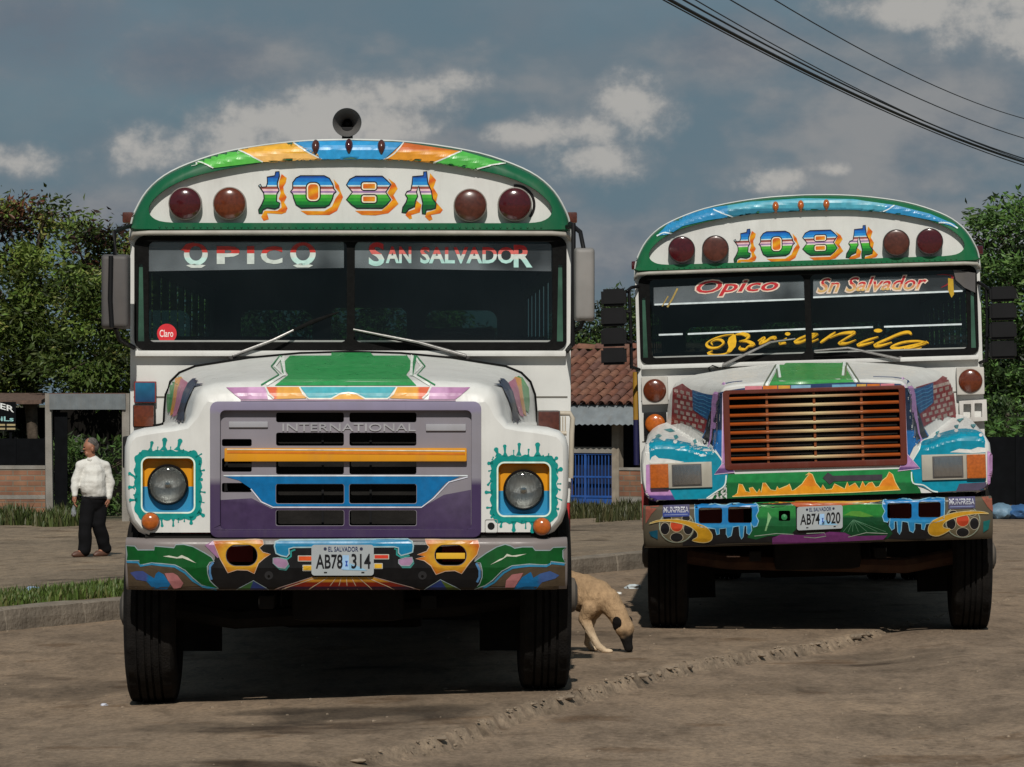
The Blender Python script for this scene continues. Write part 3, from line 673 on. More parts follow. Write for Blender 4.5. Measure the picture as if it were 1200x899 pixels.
def tile_house():
    d = 74.0; o0 = wpt(700, 0, d); zg = -.74; yaw = -28.0
    r = empty('tiled_house', (o0.x, d, zg), R(yaw)); tag(r, 'small brick house with clay tile roof and blue barred gate between the buses', 'house')
    s = F / d; H = lambda py: CAMZ - zg + (HY - py) / s          # height above its own ground
    zE = H(473)
    # walls of the porch
    MB().box(-4, -.62, .05, .2, -.2, zE - .1).build('wall', MT['brick'], r, None)
    MB().box(.45, 3.2, .05, .2, -.2, H(549) - .03).build('low_wall', MT['brick'], r, None)
    MB().box(.45, 3.2, .03, .22, H(549) - .03, H(549) + .02).build('wall_coping', MT['render'], r, None)
    MB().box(.45, 3.2, .042, .05, H(590), H(582)).build('cement_band', MT['render'], r, None)
    MB().box(.30, .45, .02, .22, -.2, H(498) + .1).build('column', M('cream_render', (.27, .23, .18), .9, var=.2, dirt=.3), r, None)
    MB().box(-.62, .30, .03, .19, H(531), H(524)).build('gate_lintel', MT['render'], r, None)
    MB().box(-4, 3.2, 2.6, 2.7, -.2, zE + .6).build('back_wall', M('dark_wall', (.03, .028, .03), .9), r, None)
    blue = M('blue_gate_paint', (.012, .075, .30), .5, var=.2, dirt=.15); db = M('dark_blue', (.006, .014, .05), .6)
    g = MB().box(-.6, .29, .07, .09, H(600), H(583)).build('gate', blue, r, None)
    MB().box(-.6, .29, .055, .105, H(533), H(530.5)).build('gate_rail', blue, g, None); MB().box(-.6, .29, .06, .1, H(560), H(558)).build('gate_rail', blue, g, None); MB().box(-.6, .29, .055, .105, H(583.5), H(581)).build('gate_rail', blue, g, None)
    for i in range(13):
        x = -.585 + i * .072; MB().box(x - .008, x + .008, .07, .09, H(583), H(531)).build('gate_bar', blue, g, None)
    MB().box(-.31, -.27, .05, .11, H(600), H(531)).build('gate_stile', blue, g, None)
    MB().box(-.6, .29, .25, .26, H(600), H(531)).build('gate_backing', db, g, None)
    # corrugated awning
    m = MB(); n = 120
    for i in range(n + 1):
        x = -4 + 7.4 * i / n; w = .014 * math.cos(i * math.pi); m.v += [Vector((x, -.1, zE - .005 + w)), Vector((x, -.25, H(485) + w)), Vector((x, -.42, H(497.5) + w))]
    for i in range(n):
        for j in range(2): m.f.append((i * 3 + j, i * 3 + 3 + j, i * 3 + 4 + j, i * 3 + 1 + j))
    m.build('awning', MT['sheet'], r, 60)
    for x in (-2.2, 1.6): MB().tube([(x, -.36, -.1), (x, -.36, H(499))], .035, 8).build('awning_post', MT['dark_sheet'], r, 60)
    # clay tiles
    pitch = math.atan2(1.08, 2.5); L = 2.5 / math.cos(pitch)
    roof = MB().add([(-5.2, -.15, zE - .02), (3.4, -.15, zE - .02), (3.4, 2.4, zE + 1.08), (-5.2, 2.4, zE + 1.08), (3.4, 5, zE), (-5.2, 5, zE)], [(0, 1, 2, 3), (3, 2, 4, 5)]).build('roof', M('tile_bed', (.05, .022, .016), .95, var=.4), r, None)
    cols = [(.165, .072, .048), (.14, .062, .044), (.185, .09, .06), (.13, .066, .052), (.16, .084, .062)]; ms = []
    for c in cols:
        mb = MB(); k = 7; le = .43
        for q, (yy, rr) in enumerate(((0, .078), (le, .068), (le, .058), (0, .068))):
            for j in range(k):
                t = math.pi * j / (k - 1); mb.v.append(Vector((rr * math.cos(t), yy, rr * math.sin(t) * 1.1 + (.018 if q in (1, 2) else .03))))
        for q in range(4):
            for j in range(k - 1): mb.f.append((q * k + j, q * k + j + 1, ((q + 1) % 4) * k + j + 1, ((q + 1) % 4) * k + j))
        to = mb.build('roof_tile', M('clay_%d' % len(ms), c, .9, var=.35, scale=9, dirt=.45, dirtcol=(.05, .04, .035), spec=.2), None, 40); ms.append(to.data); bpy.data.objects.remove(to)
    rnd = random.Random(5)
    for i in range(29):
        for j in range(8):
            x = -3.6 + i * .2; o = bpy.data.objects.new('roof_tile', rnd.choice(ms)); link(o, roof); yy = -.2 + j * .315 * math.cos(pitch)
            o.location = (x + rnd.uniform(-.012, .012), yy, zE - .05 + (yy + .2) * math.tan(pitch) + rnd.uniform(0, .012)); o.rotation_euler = (pitch + rnd.uniform(-.02, .02), rnd.uniform(-.05, .05), rnd.uniform(-.03, .03))
    for i in range(20):
        o = bpy.data.objects.new('ridge_tile', ms[i % 5]); link(o, roof); o.location = (-4.4 + i * .4, 2.36, zE + 1.06); o.rotation_euler = (0, 0, R(-90)); o.scale = (1.3, 1, 1.2)
tile_house()
def right_shade_sheet():
    d = 57.0; a = wpt(1140, 0, d).x; b = wpt(1290, 0, d).x; z = gz(a, d); p = empty('shade_sheet', ((a + b) / 2, d, z)); tag(p, 'added black sheet standing in for the shade below the tree at the right edge', 'fence'); w = (b - a) / 2  # black sheet added in place of the deep shade under the tree
    MB().box(-w, w, 0, .03, -.2, wpt(0, 512, d).z - z).build('sheet', MT['dark_sheet'], p, None)
    for i in range(4): MB().box(-w + i * w * .66, -w + i * w * .66 + .06, -.05, 0, -.2, wpt(0, 510, d).z - z).build('fence_post', MT['dark_sheet'], p, None)
    # low bundle of blue tarpaulin at its foot
    for px, w_, h_, c, lab in ((1174, .17, .20, (.13, .22, .30), 'pale blue tarpaulin bundle on the ground right of the far bus'), (1196, .22, .19, (.03, .10, .24), 'darker blue tarpaulin bundle at the right edge of the street')):
        q = wpt(px, 608, 50.3); bm = bmesh.new(); bmesh.ops.create_icosphere(bm, subdivisions=3, radius=1)
        for v in bm.verts:
            n_ = noise.noise(v.co * 2.2 + Vector((px, 0, 0))) * .25 + noise.noise(v.co * 6 + Vector((px, 0, 0))) * .1
            v.co = v.co * (1 + n_); v.co = Vector((v.co.x * w_, v.co.y * .2, max(-.05, v.co.z * h_ * .6 + h_ * .42)))
        o = from_bm('tarpaulin', bm, M('tarpaulin_%d' % px, c, .55, var=.25, bump=.3), None, 50); o.location = (q.x, 50.3, gz(q.x, 50.3)); tag(o, lab, 'tarpaulin', 'tarpaulin bundles at the right edge')
right_shade_sheet()

# ---- grass and weeds
def blades(name, label, pts, hmin, hmax, w, cols, seed, lean=.5):
    rnd = random.Random(seed); v = []; f = []; vc = []
    for x, y in pts:
        z = gz(x, y) - .01; h = rnd.uniform(hmin, hmax) * (.45 + .9 * max(0, min(1, .5 + noise.noise(Vector((x * 2.1, y * 1.3, seed)))))); a = rnd.uniform(0, 6.28); d = Vector((math.cos(a), math.sin(a), 0)); u = Vector((-d.y, d.x, 0)) * w * rnd.uniform(.6, 1.3); l = h * rnd.uniform(.1, lean)
        p = Vector((x, y, z)); k = len(v); v += [p - u, p + u, p + d * l * .4 + Vector((0, 0, h * .6)) + u * .8, p + d * l * .4 + Vector((0, 0, h * .6)) - u * .8, p + d * l + Vector((0, 0, h))]
        f += [(k, k + 1, k + 2, k + 3), (k + 3, k + 2, k + 4)]; c = rnd.choice(cols); t = rnd.uniform(.7, 1.3); vc += [tuple(q * t for q in c)] * 5
    o = obj(name, v, f, MT['leaf'], None, None, vcols=vc); o['kind'] = 'stuff'; o['label'] = label; o['category'] = 'grass'; return o
G = [(.06, .085, .022), (.075, .1, .026), (.05, .07, .02), (.10, .10, .04)]
rnd = random.Random(9); pts = []
while len(pts) < 60000:
    x = rnd.uniform(-6.0, -1.6); y = rnd.uniform(25, 38); k = kerb_k(x, y)
    if .35 < k < 7.5 and noise.noise(Vector((x * 1.1, y * .7, 2))) + .4 - max(0, k - 3.0) * .14 > rnd.uniform(-.35, .3): pts.append((x, y))
blades('grass', 'short green grass strip behind the kerb on the left', pts, .03, .11, .010, [(.085, .14, .028), (.11, .165, .035), (.07, .11, .025), (.14, .15, .05)], 1)
pts = []
while len(pts) < 6000:
    x = rnd.uniform(-11, -7.6); y = rnd.uniform(68.3, 71.7)
    if noise.noise(Vector((x * 1.4, y * .8, 5))) + (y - 70.2) * .35 > rnd.uniform(-.4, .3): pts.append((x, y))
blades('weeds', 'long weeds along the foot of the brick wall', pts, .08, .34, .02, G, 2)
pts = []
while len(pts) < 9000:
    x = rnd.uniform(.6, 3.3); y = rnd.uniform(66, 74.5); t = y - (73.6 - (x - 1.64) * .53)
    if t < -.1 and noise.noise(Vector((x * 1.4, y * .8, 8))) + t * .22 + 1.0 > rnd.uniform(0, .7): pts.append((x, y))
blades('weeds', 'tall weeds in front of the blue gate', pts, .05, .30, .018, [(.065, .07, .026), (.085, .08, .034), (.05, .058, .02)], 3)

# ---- overhead cables and their poles
def cables():
    A0, B0 = 60.0, 95.0
    defs = [((785, 0), (1200, 190), .028), ((801, 0), (1200, 186), .016), ((770, -4), (1200, 194), .012), ((856, 0), (1200, 162), .011), ((908, 0), (1200, 139), .010), ((815, 0), (1200, 188), .010)]
    labs = ['thick black cable bundle crossing the top right of the sky', 'cable running just above the thick bundle', 'thin cable running just below the thick bundle', 'single thin cable, second from the top right corner', 'uppermost thin cable near the top right corner', 'thin cable hugging the upper side of the bundle at the right edge']
    ends = []
    for (a, b, r_), lab in zip(defs, labs):
        A = wpt(*a, A0); Bp = wpt(*b, B0); pts = []
        for i in range(41):
            t = -.9 + 2.5 * i / 40; p = A.lerp(Bp, t); p.z -= .4 * 4 * t * (1 - t) * .5; pts.append(p)
        o = MB().tube(pts, r_, 6).build('overhead_cable', M('cable_black', (.012, .012, .013), .6), None, 60); tag(o, lab, 'cable', 'overhead cables'); ends.append((pts[0], pts[-1]))
    for k, lab in ((0, 'wooden utility pole beyond the left edge of the picture'), (1, 'wooden utility pole beyond the right edge of the picture')):
        c = sum((e[k] for e in ends), Vector()) / len(ends); p = empty('utility_pole', (c.x, c.y, gz(c.x, c.y))); tag(p, lab, 'pole', 'utility poles'); h = max(e[k].z for e in ends) + .4 - p.location.z
        MB().tube([(0, 0, -.3), (0, 0, h)], [.15, .1], 12).build('shaft', MT['bark'], p, 60); xs = [e[k].x - c.x for e in ends]
        MB().box(min(xs) - .2, max(xs) + .2, -.05, .05, h - .7, h - .58).build('crossarm', MT['bark'], p, None)
cables()
for x, d, h, sd, lab in ((4.6, 91, 4.6, 51, 'tree behind the far bus, on the side of the tiled house'), (7.0, 88, 5.0, 52, 'tree straight behind the middle of the far bus'), (9.6, 86, 4.8, 53, 'tree behind the far bus, on the side of the street edge'), (-5.6, 90, 5.0, 54, 'tree behind the near bus, on the side of the gateway'), (-2.4, 92, 4.8, 55, 'tree straight behind the near bus')):
    tree('leafy_tree', lab, (x, d, gz(x, d)), h, [(x, d, h * .72, 1.3, 1.2, .9), (x - 1.1, d, h * .55, 1.0, 1, .8), (x + 1.1, d + .2, h * .58, 1.0, 1, .8), (x, d - .6, h * .38, 1.4, 1, .8)], 7000, .2, (.06, .10, .026), sd, 'trees behind the walls', trunk=.14)

# ------------------------------------------------------------------ what both buses share
WHITE = (.64, .642, .618)
def inset(loop, k):
    n = len(loop); out = []
    area = sum(loop[i][0] * loop[(i + 1) % n][1] - loop[(i + 1) % n][0] * loop[i][1] for i in range(n))
    sg = 1 if area > 0 else -1
    for i in range(n):
        a = Vector(loop[i - 1]); b = Vector(loop[i]); c = Vector(loop[(i + 1) % n])
        d = ((b - a).normalized() + (c - b).normalized()).normalized(); nn = Vector((-d.y, d.x)) * sg
        kk = k[i] if isinstance(k, (list, tuple)) else k
        out.append((b.x + nn.x * kk, b.y + nn.y * kk))
    return out
ARCH = [(1.23, 2.478), (1.222, 2.59), (1.193, 2.67), (1.135, 2.765), (1.04, 2.85), (.905, 2.917), (.715, 2.979), (.477, 3.022), (.238, 3.046), (0, 3.053)]
def mirror(half):
    return half + [(-x, z) for x, z in reversed(half) if abs(x) > 1e-6]
def dens(half, k=4): return smooth_line(half, k)

def tyre_mesh():
    mb = MB(); n = 72; W = .135; Rr = .51
    prof = [(.30, -.10), (.315, -.122), (.36, -.135), (.42, -.137), (.465, -.130), (.49, -.122), (.503, -.112), (.507, -.085), (.507, -.066), (.492, -.064), (.492, -.054), (.509, -.052),
            (.51, -.024), (.495, -.022), (.495, -.012), (.511, -.010)]
    prof = prof + [(r_, -h) for r_, h in reversed(prof)]
    k = 0
    for i, (r_, h) in enumerate(prof):
        for j in range(n):
            t = 2 * math.pi * j / n
            rr = r_
            if abs(h) > .08 and r_ > .48: rr = r_ - (.012 if j % 3 == 0 else 0)
            tt = t + (.02 if (j % 2 and abs(h) < .07) else 0)
            mb.v.append(Vector((h, rr * math.cos(tt), rr * math.sin(tt))))
    for i in range(len(prof) - 1):
        for j in range(n): mb.f.append((i * n + j, i * n + (j + 1) % n, (i + 1) * n + (j + 1) % n, (i + 1) * n + j))
    return mb
RY = Matrix.Rotation(R(90), 4, 'Y')
_wheel = {}
def wheel_meshes():
    if _wheel: return _wheel
    t = tyre_mesh().build('tyre', MT['tyre'], None, 35); _wheel['tyre'] = t.data; bpy.data.objects.remove(t)
    # rim: dished steel disc seen from the outside (+x)
    m = MB().lathe([(.30, -.10), (.285, -.095), (.28, .06), (.30, .105), (.315, .118), (.30, .11), (.27, .07), (.20, .06), (.17, .03), (.12, .03)], 40, RY)
    m.lathe([(.12, .03), (.115, .12), (.10, .14), (.09, .17), (.05, .185), (.0005, .187)], 24, RY)
    r_ = m.build('wheel', M('wheel_paint', (.075, .068, .06), .7, .1, var=.3, dirt=.5), None, 35); _wheel['wheel'] = r_.data; bpy.data.objects.remove(r_)
    m = MB()
    for k in range(8):
        a = 2 * math.pi * k / 8; mt = Matrix.Translation((.06, .16 * math.cos(a), .16 * math.sin(a))) @ RY
        m.lathe([(.016, -.01), (.016, .03), (.009, .035), (.0005, .036)], 6, mt)
    r_ = m.build('lug_nuts', MT['steel'], None, 30); _wheel['nuts'] = r_.data; bpy.data.objects.remove(r_)
    return _wheel
def add_wheel(root, x, y, z, side, fr, cam=0.0):
    w = wheel_meshes()
    o = bpy.data.objects.new('wheel', w['wheel']); link(o, root)
    # wheels stand upright on the ground even where the body leans
    rot = fr.M.to_3x3().inverted() @ Matrix.Rotation(math.atan2(fr.M[1][0], fr.M[0][0]), 3, 'Z') @ Matrix.Rotation(R(0 if side > 0 else 180) + R(cam), 3, 'Z')
    mw = Matrix.Translation((x, y, z)) @ rot.to_4x4()
    o.matrix_basis = mw
    for nm, key in (('tyre', 'tyre'), ('lug_nuts', 'nuts')):
        c = bpy.data.objects.new(nm, w[key]); link(c, o)
    return o

def build_body(fr, root, yb, rim, glass_top=True, red=(.45, .03, .03), L=10.6, belt=(.05, .25, .10)):
    P = {}
    half = dens(ARCH, 3); arch = mirror(half)
    # roof skin
    mb = MB(); ys = [yb + .02, 3.5, 6, 8.5, L]
    for y in ys: mb.v += [Vector((x, y, z)) for x, z in arch]
    n = len(arch)
    for i in range(len(ys) - 1):
        for j in range(n - 1): mb.f.append((i * n + j, i * n + j + 1, (i + 1) * n + j + 1, (i + 1) * n + j))
    P['roof'] = mb.build('roof', MT['paint'], root, 60, WHITE)
    # sides with window openings and a rear wheel opening
    wins = [(yb + .95 + i * .84, yb + 1.62 + i * .84) for i in range(10)]
    wins = [w for w in wins if w[1] < L - .3]
    for sx in (-1, 1):
        notch = [(7.9 + .62 * math.cos(R(a)), .62 + .56 * math.sin(R(a))) for a in range(0, 181, 15)]
        outer = [(yb + .032, 1.04), (yb + .45, 1.04), (yb + .45, .62)] + notch[::-1] + [(L, .62), (L, 2.478), (yb + .032, 2.478)]
        holes = [rrect(a, 1.72, b, 2.36, .06) for a, b in wins]
        v, f = tess(outer, holes)
        o = obj('side_panel', [(sx * 1.23, p[0], p[1]) for p in v], f, MT['paint'], root)
        fill_col(o.data, WHITE)
        for zz, hh, cc in ((1.5, .1, belt), (1.15, .12, (.05, .2, .5)), (.7, .14, red)):
            b = MB().box(sx * 1.231 - .004, sx * 1.231 + .004, yb + .5, L - .01, zz, zz + hh, None)
            if zz > 1: b.build('side_stripe', MT['paint'], o, None, cc)
        for a, b in wins:
            g = obj('window_pane', [(sx * 1.222, a - .01, 1.71), (sx * 1.222, b + .01, 1.71), (sx * 1.222, b + .01, 2.37), (sx * 1.222, a - .01, 2.37)], [(0, 1, 2, 3)], MT['side_glass'], o)
    # rear wall
    ro = [(1.23, .62)] + arch + [(-1.23, .62)]
    rb = loc_prism(ro, L - .02, .02, [rrect(.45, 1.75, 1.02, 2.3, .08), rrect(-1.02, 1.75, -.45, 2.3, .08), rrect(-.3, 1.72, .3, 2.32, .06)])
    P['rear'] = from_bm('rear_wall', rb, MT['paint'], root, None, WHITE)
    for x0, x1 in ((.45, 1.02), (-1.02, -.45), (-.3, .3)):
        obj('rear_window_pane', [(x0 - .01, L - .01, 1.71), (x1 + .01, L - .01, 1.71), (x1 + .01, L - .01, 2.33), (x0 - .01, L - .01, 2.33)], [(0, 1, 2, 3)], MT['side_glass'], P['rear'])
    # floor, dash, seats
    MB().box(-1.2, 1.2, yb + .06, L - .05, .92, .98).build('floor_pan', MT['interior'], root, None)
    MB().box(-1.17, 1.17, yb + .06, yb + .42, 1.2, 1.83, b=.04).build('dashboard', MT['interior'], root, 30)
    obj('headliner', [(x * .985, y, z - .025) for y in (yb + .06, L - .04) for x, z in arch], [(j, j + 1, n + j + 1, n + j) for j in range(n - 1)], MT['interior'], root, 60)
    for i in range(10):
        for sx in (-1, 1):
            y = yb + 1.5 + i * .8
            if y > L - .6: continue
            m = MB().box(sx * .72 - .44, sx * .72 + .44, y, y + .12, 1.35, 1.98, b=.04).box(sx * .72 - .44, sx * .72 + .44, y - .4, y, 1.3, 1.42, b=.03).box(sx * .72 - .3, sx * .72 + .3, y - .3, y + .05, .98, 1.3)
            m.build('passenger_seat', MT['seat'], root, 30)
    m = MB().box(.33, .83, yb + .95, yb + 1.1, 1.35, 2.02, b=.05).box(.33, .83, yb + .6, yb + .95, 1.32, 1.44, b=.04).box(.43, .73, yb + .65, yb + .95, .98, 1.32)
    m.build('driver_seat', MT['seat'], root, 30)
    mt = Matrix.Translation((.58, yb + .5, 1.86)) @ Matrix.Rotation(R(-30), 4, 'X')
    ring = [mt @ Vector((.24 * math.cos(2 * math.pi * k / 28), .24 * math.sin(2 * math.pi * k / 28), 0)) for k in range(29)]
    m = MB().tube(ring, .014, 8, False)
    for a in (0, 120, 240): m.tube([mt @ Vector((0, 0, -.03)), mt @ Vector((.24 * math.cos(R(a + 90)), .24 * math.sin(R(a + 90)), 0))], .011, 6)
    m.build('steering_wheel', MT['black_plastic'], root, 60)
    # ---- roof cap with sign board
    outer = [(1.05, 2.537), (1.2, 2.54), (1.226, 2.553)] + half + [(-x, z) for x, z in reversed(half) if x > 1e-6] + [(-1.226, 2.553), (-1.2, 2.54), (-1.05, 2.537)]
    inn_half = smooth_line([(0, 2.944), (.3, 2.938), (.5, 2.92), (.713, 2.883), (.88, 2.842), (1.0, 2.79), (1.075, 2.735), (1.117, 2.68), (1.112, 2.63), (1.06, 2.597), (.97, 2.587)], 3)
    inner = inn_half + [(-x, z) for x, z in reversed(inn_half) if x > 1e-6]
    outer = [p for p in outer if not (abs(p[0]) > 1.2 and p[1] < 2.55 and p[1] < 2.54)]
    bm = bmesh.new(); rings = []
    for y, k in ((yb + .05, 0), (yb + .0, .004), (yb - .035, .014), (yb - .058, .032), (yb - .07, .056)):
        kk = [k if p[1] > 2.56 else k * .25 for p in outer]
        rings.append([bm.verts.new((p[0], y, p[1])) for p in inset(outer, kk)])
    n2 = len(outer)
    for a, b in zip(rings, rings[1:]):
        for j in range(n2): bm.faces.new((a[j], a[(j + 1) % n2], b[(j + 1) % n2], b[j]))
    v, f = tess([(q.co.x, q.co.z) for q in rings[-1]], [inner])
    iv = [bm.verts.new((p[0], yb - .07, p[1])) for p in inner]
    allv = rings[-1] + iv
    for q in f:
        try: bm.faces.new([allv[i] for i in q])
        except ValueError: pass
    iw = [bm.verts.new((p[0], yb - .025, p[1])) for p in inner]; m_ = len(inner)
    for j in range(m_): bm.faces.new((iv[j], iv[(j + 1) % m_], iw[(j + 1) % m_], iw[j]))
    P['cap'] = from_bm('roof_cap', bm, MT['paint'], root, 40, rim)
    MB().tube([(x, yb + .02, z + .003) for x, z in arch], .007, 6).build('roof_piping', M('piping_white', (.55, .57, .55), .4), P['cap'], 60)
    P['panel'] = from_bm('sign_board', loc_prism([(x * 1.003, z) for x, z in inner], yb - .026, .015), MT['paint'], P['cap'], None, WHITE)
    P['panel_y'] = yb - .026
    m = MB()
    for i in range(57): ball_rivet(m, (-1.06 + i * 2.12 / 56, yb - .0705, 2.562))
    o = m.build('rivets', MT['paint'], P['cap'], 60, tuple(c * .8 for c in rim)); o['kind'] = 'stuff'
    for z in (1.33, 1.62): MB().box(-1.21, 1.21, yb + .0085, yb + .0125, z - .004, z + .004).build('panel_seam', MT['paint'], P['bulk'] if 'bulk' in P else root, None, (.16, .15, .13))
    m = MB().tube([(-1.225, yb - .0, 2.50), (-1.205, yb - .05, 2.526), (-1.12, yb - .07, 2.531), (-.6, yb - .072, 2.533), (0, yb - .072, 2.533), (.6, yb - .072, 2.533), (1.12, yb - .07, 2.531), (1.205, yb - .05, 2.526), (1.225, yb, 2.50)], .013, 8)
    m.build('drip_rail', M('drip_rail_paint', (.36, .34, .30), .5, var=.15, dirt=.3), P['cap'], 60)
    # ---- bulkhead with windscreen
    op = rrect(-1.19, 1.892, 1.19, 2.51, .05)
    P['bulk'] = from_bm('cowl_panel', loc_prism([(-1.228, 1.03), (1.228, 1.03), (1.228, 2.55), (-1.228, 2.55)], yb + .012, .018, [op]), MT['paint'], root, None, WHITE)
    from_bm('lower_panel', loc_prism([(-1.226, .70), (1.226, .70), (1.226, 1.027), (-1.226, 1.027)], yb + .012, .018), MT['paint'], root, None, red)
    panes = [rrect(-1.125, 1.925, -.022, 2.487, .035), rrect(.022, 1.925, 1.125, 2.487, .035)]
    quart = [[(-1.185, 1.93), (-1.15, 1.93), (-1.158, 2.36), (-1.18, 2.36)], [(1.15, 1.93), (1.185, 1.93), (1.18, 2.36), (1.158, 2.36)]]
    P['gasket'] = from_bm('windscreen_gasket', loc_prism(rrect(-1.205, 1.88, 1.205, 2.518, .06), yb - .004, .028, panes + quart, 0), MT['black_rubber'], root, None)
    for p in panes:
        from_bm('windscreen_pane', loc_prism(inset(p, -.006), yb + .012, .006), MT['glass'], P['gasket'], None)
    for p in quart:
        from_bm('quarter_pane', loc_prism(inset(p, -.004), yb + .014, .004), M('quarter_glass', (.035, .09, .06), .15, var=.4, coat=.5), P['gasket'], None)
    for sx in (-1, 1):
        x0, x1 = sorted((sx * .03, sx * 1.12))
        MB().box(x0, x1, yb + .0, yb + .01, 1.926, 1.936).build('pane_trim', M('aluminium_trim', (.45, .46, .44), .4, .6), P['gasket'], None)
    MB().box(-1.2, 1.2, yb - .045, yb + .01, 1.846, 1.878, b=.01).build('cowl_lip', MT['paint'], root, 30, WHITE)
    return P
def undercarriage(fr, root, zl, zr, axle_mat):
    for sx in (-1, 1):
        MB().box(sx * .43 - .04, sx * .43 + .04, .12, 10.2, .62, .86).build('chassis_rail', MT['frame'], root, None)
        MB().box(sx * .43 - .04, sx * .43 + .04, .3, 1.45, .50, .57, b=.01).build('leaf_spring', MT['frame'], root, None)
    MB().tube([(-.98, .85, .51 + zl), (-.62, .85, .45 + zl), (.62, .85, .45 + zr), (.98, .85, .51 + zr)], .055, 8).build('front_axle', axle_mat, root, 40)
    MB().box(-.30, .30, .5, 1.5, .42, .9, b=.06).build('engine_sump', MT['frame'], root, 30)
    MB().box(-.5, .5, .32, .40, .7, 1.5).build('radiator', MT['frame'], root, None)
    MB().tube([(-.9, 7.9, .5), (.9, 7.9, .5)], .07, 10).build('rear_axle', MT['frame'], root, 40)
    MB().lathe([(.0005, -.2), (.12, -.18), (.2, -.06), (.2, .06), (.12, .18), (.0005, .2)], 20, Matrix.Translation((0, 7.9, .5))).build('differential', MT['frame'], root, 40)
    MB().box(-1.1, 1.1, 2.2, 6.8, .42, .90).build('underfloor_tank', MT['frame'], root, None); add_underbody_blockers(root)  # tank brought low to deepen the shade under the bus
def ball_rivet(m, c):
    m.lathe([(.0065, .0), (.005, .003), (.0004, .0045)], 6, Matrix.Translation(c) @ Matrix.Rotation(R(90), 4, 'X'))
def add_underbody_blockers(root):  # unseen parts added to keep light out from under the bus
    for sx in (-1, 1):
        a, b = sorted((sx * .72, sx * 1.2)); MB().box(a, b, 1.48, 1.5, .2, .9).build('added_mud_flap', MT['frame'], root, None)
    MB().box(-.4, .4, 1.6, 2.6, .32, .9, b=.05).build('added_gearbox', MT['frame'], root, 30)
    MB().box(-1.15, 1.15, 2.05, 2.12, .34, .9).build('added_cross_member', MT['frame'], root, None)
    for sx in (-1, 1):
        a, b = sorted((sx * .5, sx * 1.2)); MB().box(a, b, 8.6, 8.62, .2, .8).build('added_mud_flap', MT['frame'], root, None)
def dome_lamp(fr, root, px, py, rpx, yl, lens, casing, depth=.07, name='signal_lamp', lensdepth=.03):
    c = fr.at(px, py, yl); r_ = (fr.at(px + rpx, py, yl) - c).length
    mt = Matrix.Translation(c) @ Matrix.Rotation(R(90), 4, 'X')
    o = MB().lathe([(r_ * 1.03, -.002), (r_ * 1.03, depth), (r_ * .97, depth + .006), (r_ * .93, depth)], 36, mt).build(name, casing, root, 35)
    prof = [(r_ * .985 * math.cos(R(a)), depth + lensdepth * math.sin(R(a))) for a in range(0, 90, 12)] + [(.0004, depth + lensdepth)]
    MB().lathe(prof, 36, mt).build('lens', lens, o, 50)
    return o
def box_lamp(fr, root, x0, y0, x1, y1, yl, depth, lens, casing, name='marker_lamp', rnd=True):
    a = fr.at(x0, y1, yl); b = fr.at(x1, y0, yl)
    o = MB().box(a.x, b.x, yl - depth, yl, a.z, b.z, b=.012).build(name, casing, root, 30)
    if rnd:
        cx, cz, rr = (a.x + b.x) / 2, (a.z + b.z) / 2, min(b.x - a.x, b.z - a.z) * .44
        mt = Matrix.Translation((cx, yl - depth, cz)) @ Matrix.Rotation(R(90), 4, 'X')
        MB().lathe([(rr * math.cos(R(t)), .002 + .03 * math.sin(R(t))) for t in range(0, 90, 12)] + [(.0004, .032)], 30, mt).build('lens', lens, o, 50)
    else:
        MB().box(a.x + .006, b.x - .006, yl - depth - .016, yl - depth + .004, a.z + .006, b.z - .006, b=.006).build('lens', lens, o, 30)
    return o
def loft_hood(name, front, rear, ks, y0, y1, root, stations, col):
    """fender-and-hood shell: half outlines front and rear, the front edge rolled over by ks"""
    f = front + [(-x, z) for x, z in reversed(front[:-1])]; r_ = rear + [(-x, z) for x, z in reversed(rear[:-1])]
    kk = ks + list(reversed(ks[:-1])); n = len(f); bm = bmesh.new(); rings = []
    def ring(loop, y): return [bm.verts.new((p[0], y, p[1])) for p in loop]
    def ins(loop, k):
        out = []
        for i in range(n):
            a = Vector(loop[max(i - 1, 0)]); b = Vector(loop[i]); c = Vector(loop[min(i + 1, n - 1)])
            d = (c - a).normalized(); nn = Vector((-d.y, d.x)); q = b + nn * kk[i] * k; out.append((q.x, q.y))
        return out
    for dy, k in ((0, 1), (.012, .62), (.035, .30), (.075, .09), (.13, 0)): rings.append(ring(ins(f, k), y0 + dy))
    for t in stations:
        e = t
        rings.append(ring([(f[i][0] + (r_[i][0] - f[i][0]) * e, f[i][1] + (r_[i][1] - f[i][1]) * e) for i in range(n)], y0 + .13 + (y1 - y0 - .13) * t))
    for a, b in zip(rings, rings[1:]):
        for j in range(n - 1): bm.faces.new((a[j], a[j + 1], b[j + 1], b[j]))
    face = [(v.co.x, v.co.z) for v in rings[0]]
    return from_bm(name, bm, MT['paint'], root, 40, col), face
